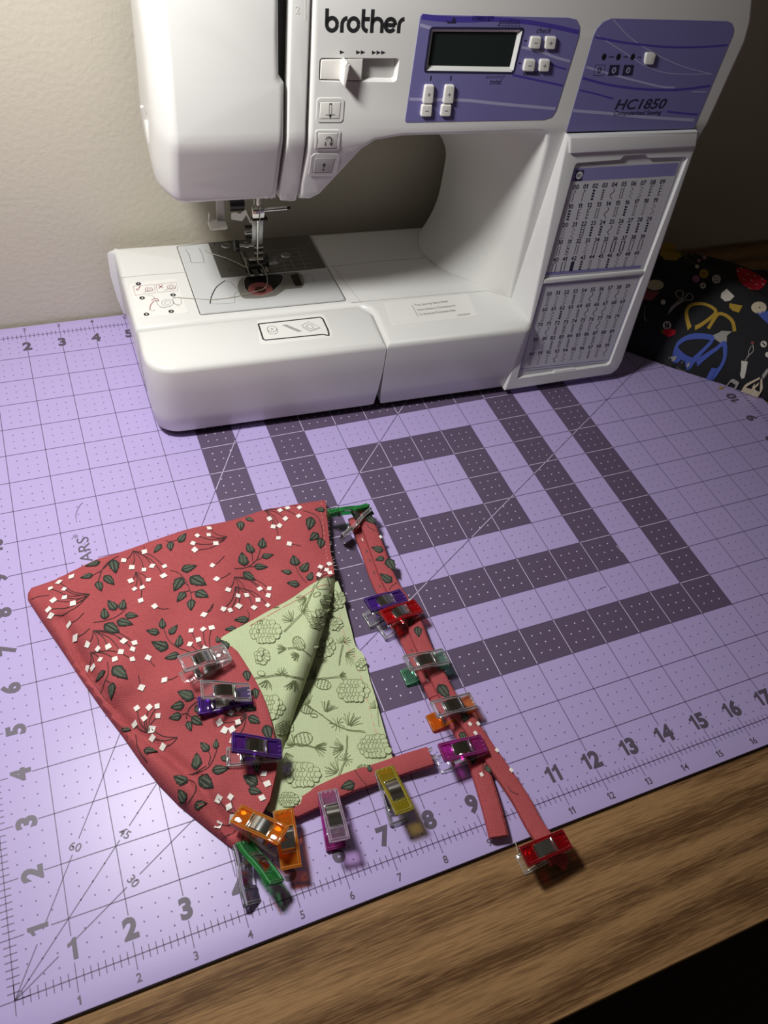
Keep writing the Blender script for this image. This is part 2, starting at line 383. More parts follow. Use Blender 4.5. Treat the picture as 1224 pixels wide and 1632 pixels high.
# ---- measured outlines, in inches: machine front (x, z) and bed (x, y) in the machine's frame; fabric, tapes and prints in mat inches
D = {
'arm': [(4.146,11.23),(4.146,10.592),(4.118,8.569),(4.099,7.433),(4.054,6.656),(4.029,6.188),(4.319,6.176),(4.568,6.363),(5.423,7.549),(5.708,7.776),(6.39,7.864),(10.253,7.857),(10.58,7.713),(10.588,6.656),(10.592,3.461),(10.699,0.258),(14.992,0.072),(15.103,7.535),(15.52,9.79),(15.551,10.342),(15.074,11.313)],
'head': [(1.209,11.141),(1.147,10.535),(1.136,9.452),(1.106,7.9),(1.065,6.546),(1.217,6.265),(3.499,6.261),(3.523,7.819),(3.542,9.027),(3.423,9.186),(3.434,10.579),(3.439,11.209)],
'strip': [(3.681,11.216),(3.676,10.583),(3.63,9.063),(3.613,7.934),(3.543,6.464),(3.601,6.178),(4.003,6.132),(4.049,6.564),(4.044,8.246),(4.106,10.591),(4.094,11.229)],
'pur1': [(6.56,10.373),(10.243,10.365),(10.487,10.331),(10.611,10.194),(10.648,10.003),(10.444,8.377),(10.356,8.235),(10.137,8.181),(6.424,8.206)],
'lcd_out': [(6.827,10.142),(9.129,10.153),(9.173,10.104),(9.116,9.245),(9.056,9.213),(6.804,9.249),(6.768,9.294),(6.785,10.117)],
'lcd_mid': [(6.854,10.106),(9.121,10.116),(9.056,9.252),(6.815,9.287)],
'lcd_in': [(6.869,10.091),(8.993,10.103),(8.931,9.363),(6.822,9.356)],
'pur2': [(11.427,10.366),(14.8,10.353),(14.962,10.311),(15.091,10.183),(15.115,10.052),(14.834,7.858),(10.87,7.883),(11.038,10.02),(11.081,10.143),(11.214,10.291)],
'p1_light': [(0.075,[(6.572,10.181),(6.722,10.148),(6.842,10.126)]),(0.075,[(6.45,8.708),(7.023,8.687),(7.895,8.662),(8.933,8.562),(10.41,8.435)]),(0.06,[(9.167,9.765),(9.631,9.688),(10.118,9.561),(10.541,9.474)])],
'p1_dark': [(0.12,[(6.596,10.34),(7.068,10.303),(7.664,10.296),(8.343,10.32)]),(0.1,[(7.809,10.328),(8.973,10.283),(9.79,10.202),(10.613,10.078)]),(0.1,[(6.489,9.382),(6.774,9.381)]),(0.05,[(9.049,9.192),(9.65,9.09),(10.088,9.02),(10.482,8.95)]),(0.04,[(9.984,9.432),(10.257,9.35),(10.481,9.307)])],
'p2_light': [(0.02,[(11.47,10.349),(12.086,9.975),(12.898,9.649),(13.833,9.365),(14.817,9.186)]),(0.02,[(11.132,10.021),(11.878,9.72),(12.806,9.349),(13.585,9.2),(14.875,9.178)]),(0.05,[(11.021,9.353),(11.751,9.201),(12.557,9.044),(13.385,8.9),(13.817,8.877)]),(0.08,[(10.932,8.382),(12.041,8.294),(13.119,8.191),(14.74,8.082)]),(0.03,[(14.398,8.77),(14.837,8.765)])],
'p2_dark': [(0.05,[(11.082,9.985),(12.025,9.866),(13.305,9.784),(14.337,9.796),(15.038,9.837)]),(0.06,[(10.995,9.112),(11.83,8.953),(12.884,8.846),(13.944,8.827),(14.913,8.906)]),(0.04,[(10.983,8.847),(11.494,8.753),(12.022,8.64)]),(0.05,[(13.781,8.31),(14.28,8.26),(14.806,8.216)])],
'logo_base': [(4.411,10.017),(6.168,10.01),(4.415,10.35)],
'arrows': [[(4.763,9.689),(4.867,9.649),(4.766,9.613)],[(5.132,9.69),(5.239,9.65),(5.137,9.609)],[(5.239,9.691),(5.346,9.65),(5.244,9.609)],[(5.495,9.686),(5.597,9.645),(5.501,9.604)],[(5.603,9.687),(5.706,9.646),(5.609,9.604)],[(5.712,9.687),(5.821,9.646),(5.718,9.604)]],
'slider': [(4.352,9.539),(6.106,9.535),(6.163,9.501),(6.165,9.422),(6.139,9.101),(6.072,9.053),(4.35,9.088),(4.306,9.127),(4.314,9.501)],
'slide_tab': [(4.352,9.534),(5.284,9.527),(5.31,9.496),(5.305,9.107),(5.275,9.086),(4.349,9.098),(4.312,9.127),(4.32,9.501)],
'slide_fin': [(4.803,9.527),(4.895,9.521),(4.918,9.488),(4.866,9.044),(4.836,9.026),(4.783,9.111)],
'btn1': [(4.355,8.693),(4.821,8.686),(4.838,8.667),(4.828,8.335),(4.806,8.313),(4.346,8.323),(4.327,8.345),(4.337,8.674)],
'btn1r': [(4.323,8.742),(4.841,8.735),(4.89,8.694),(4.877,8.306),(4.84,8.27),(4.326,8.281),(4.284,8.319),(4.293,8.702)],
'btn2': [(4.323,8.05),(4.787,8.038),(4.805,8.014),(4.813,7.665),(4.792,7.637),(4.337,7.655),(4.32,7.684),(4.305,8.027)],
'btn2r': [(4.3,8.08),(4.808,8.066),(4.845,8.036),(4.859,7.645),(4.824,7.602),(4.332,7.622),(4.287,7.667),(4.269,8.046)],
'btn3': [(4.337,7.419),(4.798,7.399),(4.819,7.369),(4.794,6.998),(4.77,6.961),(4.316,6.966),(4.289,6.998),(4.294,7.377)],
'btn3r': [(4.295,7.494),(4.842,7.471),(4.904,7.417),(4.885,6.956),(4.828,6.893),(4.283,6.91),(4.234,6.962),(4.238,7.434)],
'icons': [(4.591,8.493),(4.578,7.828),(4.563,7.142)],
'keys': [[(6.819,9.015),(7.05,9.013),(7.062,8.624),(6.805,8.628)],[(6.793,8.606),(7.054,8.602),(7.06,8.343),(6.785,8.348)],[(7.328,9.01),(7.563,9.008),(7.583,8.617),(7.318,8.621)],[(7.293,8.598),(7.547,8.594),(7.553,8.34),(7.289,8.345)],[(9.347,9.999),(9.618,9.995),(9.624,9.751),(9.338,9.756)],[(9.726,10.002),(10.013,9.998),(10.029,9.743),(9.761,9.745)],[(9.291,9.535),(9.567,9.529),(9.585,9.277),(9.281,9.288)],[(9.689,9.535),(9.959,9.529),(9.981,9.276),(9.709,9.277)]],
'ticks': [[(6.965,9.187),(6.959,9.086)],[(7.466,9.184),(7.462,9.083)],[(9.208,9.902),(9.278,9.896)],[(9.159,9.436),(9.229,9.433)]],
'ptxt': {'position': (8.476,10.233),'check': (9.481,10.061),'delx': (9.336,9.19),'total': (8.485,9.007),'shoe': (7.165,10.27),'dash': (8.465,10.191),'zig': (8.37,9.147),'hc': (12.139,8.389),'hc2': (13.688,8.386),'cs': (12.159,8.247),'cs2': (13.617,8.219)},
'leds': [(11.463,9.57),(11.874,9.57),(12.284,9.57)],
'ledline': [[(11.599,9.57),(11.741,9.57)],[(12.016,9.57),(12.145,9.57)],[(12.436,9.563),(12.547,9.563)]],
'ledbtn': [(12.637,9.675),(12.864,9.675),(12.921,9.631),(12.918,9.432),(12.884,9.413),(12.678,9.421),(12.643,9.462),(12.614,9.641)],
'ledico': [[(11.274,9.397),(11.552,9.396),(11.575,9.165),(11.285,9.166)],[(11.689,9.396),(11.97,9.396),(11.998,9.162),(11.699,9.164)],[(12.095,9.395),(12.385,9.395),(12.416,9.16),(12.113,9.162)]],
'door': [(10.875,7.857),(14.806,7.858),(14.919,7.73),(15.029,7.495),(14.844,0.865),(14.817,0.557),(14.519,0.282),(10.641,0.284),(11.149,3.945)],
'lip': [(10.875,7.857),(14.789,7.859),(14.919,7.73),(15.034,7.482),(11.176,7.42),(11.005,7.595)],
'rec': [(11.35,7.156),(12.665,7.191),(12.738,7.285),(13.441,7.299),(13.556,7.202),(14.78,7.189),(14.873,7.125),(14.417,0.766),(14.328,0.684),(11.006,0.647),(10.995,0.829),(11.147,3.955),(11.291,7.096)],
'card1': [(11.287,7.075),(14.719,7.039),(14.565,3.919),(11.168,3.979)],
'band1': [(11.294,6.979),(14.679,7.001),(14.672,6.657),(11.284,6.649)],
'band1b': [(11.199,4.116),(14.473,4.062),(14.483,3.968),(11.191,4.017)],
'card2': [(11.162,3.782),(14.606,3.721),(14.43,0.764),(11.045,0.87)],
'c2line': [(11.208,3.727),(14.547,3.684),(14.343,0.837),(11.077,0.937)],
'divbar': [(11.177,3.943),(14.583,3.918),(14.65,3.849),(14.611,3.789),(11.157,3.803)],
'tab': [(12.332,0.719),(13.105,0.712),(13.095,0.478),(12.312,0.513)],
'grid': [[(11.533,6.504),(11.832,6.505),(12.133,6.506),(12.437,6.508),(12.743,6.509),(13.052,6.511),(13.364,6.512),(13.678,6.513),(13.995,6.515),(14.315,6.516)],[(11.512,5.985),(11.809,5.988),(12.109,5.99),(12.411,5.993),(12.716,5.995),(13.023,5.998),(13.333,6),(13.645,6.003),(13.96,6.006),(14.278,6.008)],[(11.477,5.478),(11.775,5.478),(12.075,5.479),(12.378,5.479),(12.683,5.479),(12.99,5.479),(13.301,5.479),(13.613,5.48),(13.929,5.48),(14.247,5.48)],[(11.449,4.988),(11.746,4.986),(12.045,4.983),(12.346,4.981),(12.651,4.978),(12.957,4.975),(13.267,4.973),(13.578,4.97),(13.893,4.967),(14.21,4.965)],[(11.436,4.483),(11.731,4.481),(12.028,4.48),(12.328,4.478),(12.63,4.477),(12.934,4.475),(13.241,4.474),(13.551,4.472),(13.863,4.471),(14.177,4.469)],[(11.484,3.438),(11.779,3.437),(12.075,3.435),(12.375,3.434),(12.676,3.432),(12.98,3.431),(13.286,3.43),(13.595,3.428),(13.906,3.427),(14.219,3.425)],[(11.463,2.938),(11.759,2.936),(12.056,2.934),(12.356,2.933),(12.658,2.931),(12.962,2.929),(13.269,2.927),(13.578,2.925),(13.889,2.923),(14.203,2.922)],[(11.421,2.443),(11.716,2.441),(12.014,2.439),(12.314,2.436),(12.616,2.434),(12.92,2.432),(13.227,2.43),(13.536,2.428),(13.848,2.426),(14.162,2.423)],[(11.398,1.943),(11.694,1.939),(11.992,1.935),(12.292,1.932),(12.595,1.928),(12.9,1.924),(13.208,1.921),(13.518,1.917),(13.83,1.913),(14.145,1.909)],[(11.371,1.441),(11.667,1.438),(11.966,1.434),(12.266,1.431),(12.569,1.428),(12.874,1.425),(13.181,1.421),(13.491,1.418),(13.803,1.415),(14.118,1.411)]],
'stc': (11.555,6.803),
'acc_top': [(-0.194,1.776),(1.428,1.839),(4.421,1.965),(6.273,1.885)],
'acc_r': [(6.273,1.885),(6.45,1.43),(6.349,0.135)],
'seam2': [(-0.355,4.21),(0.569,4.234),(1.564,4.219)],
'plate': [(1.569,5.56),(2.484,5.616),(5.692,5.655),(5.8,2.191),(1.625,2.18)],
'metal': [(2.484,5.616),(5.666,5.649),(5.722,3.826),(2.505,3.747)],
'bob': [(3.138,3.706),(2.976,3.548),(2.866,3.277),(2.851,2.891),(2.906,2.674),(3.267,2.618),(3.647,2.629),(3.867,2.665),(4.213,2.932),(4.71,2.93),(4.861,3.162),(4.905,3.563),(4.799,3.743),(4.402,3.747)],
'bobin': [(3.229,3.73),(3.119,3.527),(3.061,3.176),(3.153,2.845),(3.46,2.728),(3.845,2.916),(4.199,3.296),(4.372,3.714)],
'bobc': (3.498,3.097),
'bobr': [(3.747,3.038),(3.653,3.088)],
'hole': [(4.519,3.603),(4.776,3.656),(4.759,3.031),(4.54,3.027)],
'fan': [(1.95,2.583),(2.055,2.908),(2.282,3.328),(2.589,3.604),(2.736,3.511),(2.869,3.064),(2.711,2.912),(2.632,2.51),(2.182,2.533)],
'dogs': [[(3.29,4.969),(3.469,4.984),(3.465,3.917),(3.261,3.872)],[(3.612,4.083),(3.746,4.102),(3.841,3.864),(3.677,3.813)],[(3.845,4.239),(3.981,4.259),(3.989,3.843),(3.833,3.828)]],
'screws': [(2.991,5.377),(4.658,4.63)],
'dots': [(2.676,5.481),(2.763,5.054),(2.866,4.678),(3.116,4.378),(2.855,4.063)],
'rules': [[(4.298,4.914),(5.374,4.933)],[(4.338,4.712),(5.365,4.734)],[(4.33,4.503),(5.356,4.537)],[(4.197,4.328),(5.395,4.351)],[(4.136,4.085),(5.349,4.108)],[(4.13,3.883),(5.356,3.892)],[(4.484,4.32),(4.479,3.871)],[(4.737,4.347),(4.749,3.886)],[(5.098,4.849),(5.081,3.877)]],
'sqL': [[(1.761,5.364),(1.819,5.049),(1.798,4.635)],[(2.173,5.349),(2.199,5.036),(2.176,4.583)],[(1.775,5.039),(1.816,5.034)],[(1.798,4.635),(2.176,4.583)]],
'sqR': [[(4.923,3.545),(5.176,3.576),(5.178,3.189),(4.914,3.162),(4.923,3.545)]],
'st1': [(-0.078,3.866),(1.235,3.966),(1.292,2.298),(-0.035,2.269)],
'st1_a': [[(0.017,3.739),(0.595,3.74),(0.567,3.337),(0.016,3.309),(0.017,3.739)],[(0.643,3.733),(1.216,3.764),(1.186,3.355),(0.632,3.344),(0.643,3.733)]],
'st1_n': [(0.173,3.837),(0.178,3.157),(1.025,3.173),(0.851,2.427),(0.183,2.403)],
'st1_red': [[(0.084,3.625),(0.106,3.535),(0.213,3.736)],[(0.701,3.689),(0.811,3.533)],[(0.697,3.533),(0.821,3.689)],[(0.296,2.581),(0.35,2.779),(0.476,2.968),(0.595,2.95),(0.543,3.084),(0.411,3.02)]],
'st1_blk': [[(0.246,3.385),(0.408,3.49)],[(0.816,3.411),(1.003,3.487)],[(0.323,3.246),(0.484,3.178),(0.563,2.745),(0.692,2.642),(0.889,2.652)],[(0.967,2.977),(1.102,3.041),(1.205,3.008),(1.172,2.733),(1.022,2.715),(0.967,2.977)],[(0.574,2.661),(0.733,2.594)],[(0.302,2.621),(0.36,2.53),(0.437,2.558)],[(0.964,2.808),(1.103,2.619)]],
'st1_c': [(0.415,3.532),(1.039,3.552),(0.82,2.831)],
'st2': [(3.073,1.654),(4.951,1.671),(5.007,1.544),(4.997,0.705),(4.905,0.58),(2.991,0.579),(2.917,0.7)],
'st2f': [(3.064,1.494),(4.854,1.515),(4.906,1.423),(4.908,0.909),(4.867,0.664),(4.709,0.747),(3.09,0.769),(3.039,0.825)],
'st2i': [(3.382,1.141),(3.914,1.132),(4.435,1.152)],
'st3': [(6.926,1.909),(9.595,1.924),(9.637,1.867),(9.531,0.87),(9.462,0.814),(6.866,0.791),(6.825,0.844)],
'st3t': [(7.795,1.58),(7.78,1.342),(7.767,1.126),(8.904,0.923)],
'st3e': [(9.226,1.62),(9.438,1.37),(9.328,1.173),(9.448,0.96)],
'st3l': [(7.713,1.641),(7.703,1.089)],
'tri': [(7.636,-0.603),(7.692,-0.446),(7.721,-0.686)],
'red_poly': [(1.064,8.15),(1.083,8.327),(1.179,8.465),(1.361,8.49),(1.688,8.545),(2.021,8.618),(2.451,8.724),(2.763,8.796),(3.163,8.819),(4.038,8.994),(4.981,9.041),(5.966,9.129),(6.905,9.222),(8.645,9.131),(8.474,8.533),(8.334,7.899),(8.173,7.291),(7.958,6.45),(7.386,6.31),(6.865,6.142),(6.034,5.9),(5.014,5.441),(5.168,4.955),(5.319,4.381),(5.416,3.84),(5.412,3.258),(5.361,2.666),(5.244,2.224),(4.961,1.706),(4.584,1.351),(4.402,1.144),(4.246,1.029),(4.052,1.233),(3.705,1.733),(3.271,2.391),(3.002,2.898),(2.751,3.48),(2.497,4.181),(2.205,4.903),(1.901,5.732),(1.705,6.312),(1.521,6.837),(1.269,7.535)],
'red_ctl': [(1.326,8.368,0.2),(1.823,7.59,0.45),(2.559,7.879,0.5),(3.778,8.321,0.45),(4.841,8.334,0.55),(6.111,8.424,0.5),(7.342,8.721,0.5),(8.511,8.889,0.45),(8.276,7.685,0.4),(7.949,6.551,0.62),(7.309,7.53,0.42),(6.708,6.642,0.65),(5.135,6.39,0.75),(6.141,7.365,0.55),(3.833,6.994,0.7),(2.508,6.653,0.5),(2.808,5.182,0.62),(3.362,5.394,0.5),(3.975,4.403,0.8),(4.882,5.363,0.85),(5.038,3.363,0.7),(5.053,2.019,0.55),(4.486,1.357,0.4),(3.884,2.394,0.6),(3.176,3.818,0.42),(1.976,5.946,0.3),(4.343,1.753,0.5),(3.742,3.427,0.55),(4.302,1.141,0.3),(2.555,4.645,0.35)],
'red_fold': [(8.637,9.111),(6.905,9.222),(5.966,9.129),(4.981,9.041),(4.038,8.994),(3.163,8.819),(2.763,8.796),(2.451,8.724),(2.021,8.618),(1.688,8.545),(1.361,8.49),(1.179,8.465),(1.083,8.327),(1.064,8.15),(1.269,7.535),(1.521,6.837),(1.705,6.312),(1.901,5.732),(2.205,4.903),(2.497,4.181),(2.751,3.48),(3.002,2.898),(3.271,2.391),(3.705,1.733),(4.052,1.233),(4.246,1.029)],
'red_crease': [(1.741,7.196),(1.883,6.558),(2.085,5.682),(2.301,4.992),(2.538,4.495),(2.784,4.092),(3.077,3.636),(3.364,3.189),(3.689,2.668),(3.905,1.998),(4.143,1.468)],
'flap_ctl': [(5.015,5.446,0.84),(5.323,4.397,0.74),(5.427,3.545,0.68),(5.384,2.693,0.5),(5.075,1.852,0.28),(7.95,6.424,0.66),(6.843,6.083,0.72),(6,5.789,0.78),(7.469,5.657,0.8),(6.966,4.859,0.9),(6.531,4.193,0.85),(6.066,3.607,0.75),(5.73,3.178,0.62),(5.268,2.292,0.38),(6.199,4.976,0.82)],
'flap_fold': [(7.982,6.362),(7.73,5.96),(7.299,5.249),(6.86,4.57),(6.434,3.976),(6.095,3.53),(5.712,3.006),(5.471,2.613),(5.242,2.245),(5.042,1.83)],
'flap_poly': [(7.982,6.362),(7.73,5.96),(7.299,5.249),(6.86,4.57),(6.434,3.976),(6.095,3.53),(5.712,3.006),(5.471,2.613),(5.242,2.245),(5.042,1.83),(5.021,1.88),(5.179,2.345),(5.252,2.792),(5.271,3.327),(5.215,4.004),(5.096,4.478),(4.945,4.956),(4.86,5.385),(5.009,5.42),(6.008,5.815),(6.842,6.083),(7.982,6.5)],
'low_ctl': [(8.008,6.213,0.45),(7.683,5.939,0.3),(8.024,5.61,0.22),(7.928,4.705,0.12),(6.929,4.828,0.14),(7.933,3.759,0.12),(7.74,1.93,0.14),(6.662,2.334,0.2),(5.828,2.332,0.18),(5.066,1.6,0.25),(6.779,3.504,0.22),(5.888,1.703,0.3),(7.014,1.762,0.25)],
'low_poly': [(8.05,6.418),(8.046,6.324),(8.043,6.196),(8.041,6.061),(8.038,5.914),(8.027,5.742),(8.007,5.561),(7.99,5.406),(7.98,5.273),(7.973,5.144),(7.959,5.003),(7.94,4.853),(7.934,4.714),(7.961,4.618),(8.005,4.538),(8.026,4.415),(8.005,4.21),(7.967,3.972),(7.935,3.762),(7.919,3.61),(7.909,3.483),(7.895,3.348),(7.873,3.194),(7.848,3.035),(7.825,2.87),(7.804,2.698),(7.785,2.523),(7.769,2.348),(7.751,2.154),(7.733,1.957),(7.719,1.819),(7.13,1.695),(6.433,1.689),(5.714,1.573),(5.029,1.476),(4.887,1.653),(5.218,2.797),(6.015,4.067),(6.86,5.334),(7.611,6.208)],
'bind_low': [(4.988,1.507,0.22),(5.439,1.539,0.25),(6.122,1.597,0.3),(6.684,1.646,0.32),(7.401,1.661,0.25),(7.966,1.651,0.3),(8.479,1.627,0.33)],
'bind_edge': [(4.899,5.431,0.84),(5.07,4.957,0.8),(5.219,4.371,0.76),(5.305,3.837,0.72),(5.324,3.28,0.68),(5.263,2.696,0.58),(5.144,2.282,0.5),(4.849,1.749,0.4)],
'tapeA': [(9.381,8.366,0.62),(9.386,7.937,0.55),(9.377,7.188,0.42),(9.32,6.072,0.38),(9.441,5.019,0.38),(9.4,4.266,0.38),(9.411,3.542,0.36),(9.444,2.734,0.36),(9.607,2.133,0.34),(9.728,1.411,0.32),(9.842,0.864,0.3),(9.947,0.187,0.3),(9.975,-0.445,0.32),(10.063,-0.943,0.34),(10.106,-1.228,0.3)],
'tapeB': [(9.304,3.67,0.2),(9.272,2.875,0.2),(9.432,2.26,0.2),(9.463,1.545,0.22),(9.414,0.956,0.25),(9.283,0.206,0.3),(9.169,-0.377,0.28)],
'tapeC': [(9.291,8.208,0.42),(9.304,7.303,0.25),(9.23,6.216,0.22),(9.282,5.174,0.22),(9.289,4.4,0.22),(9.324,3.651,0.22),(9.352,2.92,0.22)],
'leaf': [[(1.41,8.119),(1.222,8.481)],[(1.152,8.044),(1.054,8.14)],[(1.28,7.996),(1.287,7.634)],[(2.791,8.46),(2.425,8.487)],[(3.07,8.461),(3.064,8.038)],[(2.576,8.102),(2.28,8.136)],[(2.811,8.03),(2.984,7.713)],[(2.64,7.888),(2.675,7.582)],[(2.906,6.981),(2.773,7.316)],[(3.023,6.939),(3.124,7.243)],[(2.638,6.79),(2.663,7.119)],[(3.07,6.769),(3.348,6.635)],[(2.868,6.671),(3.202,6.452)],[(2.602,6.673),(2.893,6.323)],[(4.52,7.639),(4.908,7.658)],[(4.673,7.391),(4.979,6.972)],[(4.497,7.443),(4.224,7.087)],[(4.698,6.913),(4.94,6.586)],[(4.481,7.012),(4.225,6.783)],[(4.56,6.74),(4.479,6.41)],[(3.786,6.187),(3.829,6.462)],[(3.703,6.11),(3.426,6.235)],[(3.896,5.988),(4.126,6.175)],[(3.808,5.659),(3.477,5.946)],[(4.016,5.569),(4.12,5.876)],[(3.997,5.392),(3.671,5.454)],[(4.25,8.583),(4.018,8.426)],[(4.453,8.55),(4.412,8.26)],[(4.635,8.432),(4.871,8.658)],[(2.599,5.529),(2.847,5.137)],[(2.448,5.495),(2.192,5.482)],[(2.539,5.178),(2.439,4.919)],[(1.966,5.586),(1.898,5.798)],[(2.105,5.266),(2.02,5.481)],[(2.27,5.163),(2.15,5.065)],[(5.967,9.172),(6.162,8.974)],[(6.265,8.846),(6.198,8.499)],[(6.434,8.909),(6.605,8.732)],[(8.451,8.584),(8.17,8.629)],[(8.034,8.424),(7.823,8.046)],[(8.458,8.31),(8.26,8.166)],[(8.052,7.937),(7.749,7.735)],[(8.093,7.788),(7.941,7.45)],[(6.535,7.822),(6.671,8.177)],[(6.252,7.694),(6.241,8.068)],[(5.961,7.34),(6.021,7.776)],[(6.452,7.533),(6.775,7.568)],[(6.192,7.304),(6.52,7.176)],[(5.893,7.176),(6.117,6.862)],[(7.147,6.98),(7.229,7.414)],[(6.979,6.765),(6.747,6.914)],[(7.22,6.749),(7.493,7.041)],[(7.058,6.396),(6.769,6.527)],[(7.296,6.453),(7.472,6.685)],[(5.664,5.814),(5.315,5.859)],[(5.314,5.6),(5.042,5.602)],[(2.696,4.156),(2.504,4.245)],[(2.697,3.912),(2.614,3.619)],[(2.862,3.576),(3.122,3.464)],[(2.9,3.35),(3.043,3.047)],[(3.562,2.116),(3.804,2.092)],[(3.431,2.279),(3.344,2.547)],[(4.055,4.236),(3.758,4.494)],[(3.84,4.184),(3.555,4.252)],[(3.738,4.02),(3.476,4.072)],[(4.046,4.105),(4.142,3.872)],[(3.916,3.923),(4.107,3.684)],[(3.822,3.88),(3.848,3.643)],[(4.933,3.766),(5.24,3.561)],[(4.999,3.473),(5.243,3.268)],[(4.08,3.079),(3.967,3.345)],[(4.218,3.072),(4.292,3.273)],[(3.773,2.802),(3.853,3.151)],[(4.033,2.639),(4.376,2.596)],[(3.779,2.643),(3.994,2.294)],[(3.532,2.577),(3.304,2.822)],[(4.271,2.862),(4.448,2.742)],[(4.93,2.538),(4.877,2.307)],[(4.843,2.143),(4.594,2.373)],[(4.835,5.282),(4.854,5.46)],[(4.822,2.086),(4.594,2.356)],[(4.628,2.065),(4.86,1.888)],[(4.925,2.659),(4.89,2.329)]],
'flower': [(1.811,8.293),(1.606,8.185),(1.902,7.955),(1.884,7.697),(1.642,7.715),(2.042,7.433),(1.507,7.531),(1.535,7.353),(1.883,6.967),(1.963,6.614),(2.184,6.324),(2.38,6.136),(2.595,6.083),(2.926,6.09),(3.142,5.985),(3.073,5.843),(2.829,5.837),(2.385,5.863),(2.68,5.701),(3.017,5.603),(2.201,5.813),(2.078,5.913),(3.351,5.575),(3.079,4.918),(3.573,4.907),(3.307,8.387),(3.453,8.172),(3.708,8.022),(3.917,8.06),(4.184,7.9),(4.104,7.617),(3.749,7.63),(3.363,7.759),(3.4,7.457),(3.572,7.433),(3.474,7.032),(3.733,6.775),(4.723,6.164),(3.821,8.541),(5.108,8.516),(5.381,8.496),(5.448,8.724),(4.957,8.307),(5.487,8.188),(4.951,8.104),(5.241,7.513),(5.235,7.069),(5.168,6.193),(4.363,5.847),(4.61,5.754),(4.794,5.731),(4.455,5.525),(4.261,5.508),(4.527,5.242),(1.487,7.002),(1.575,6.794),(1.68,6.522),(2.103,8.293),(6.994,8.711),(7.337,8.876),(7.543,8.897),(7.825,8.794),(7.719,8.541),(7.384,8.581),(7.02,8.447),(7.184,8.431),(7.043,8.061),(7.248,7.799),(5.405,6.683),(5.589,6.491),(5.792,6.488),(6.142,6.596),(6.353,6.521),(6.279,6.349),(6.01,6.296),(5.862,6.115),(6.193,6.085),(5.526,6.216),(5.165,6.182),(5.309,6.131),(7.716,6.773),(7.825,6.627),(7.868,6.51),(7.597,6.543),(7.954,6.803),(4.715,6.168),(2.903,4.524),(3.147,4.435),(3.313,4.391),(3.28,4.191),(3.009,4.236),(2.804,4.23),(3.102,3.962),(3.082,3.807),(3.242,3.542),(4.457,3.835),(4.704,3.671),(4.859,3.713),(4.784,3.432),(4.427,3.575),(4.495,3.376),(4.63,3.328),(4.585,3.103),(5.006,2.028),(5.004,2.259),(4.038,2.081),(4.254,2.032),(4.187,1.873),(4.213,1.651),(3.921,1.663),(3.927,1.418),(4.156,1.143),(4.834,1.795),(4.771,1.641)],
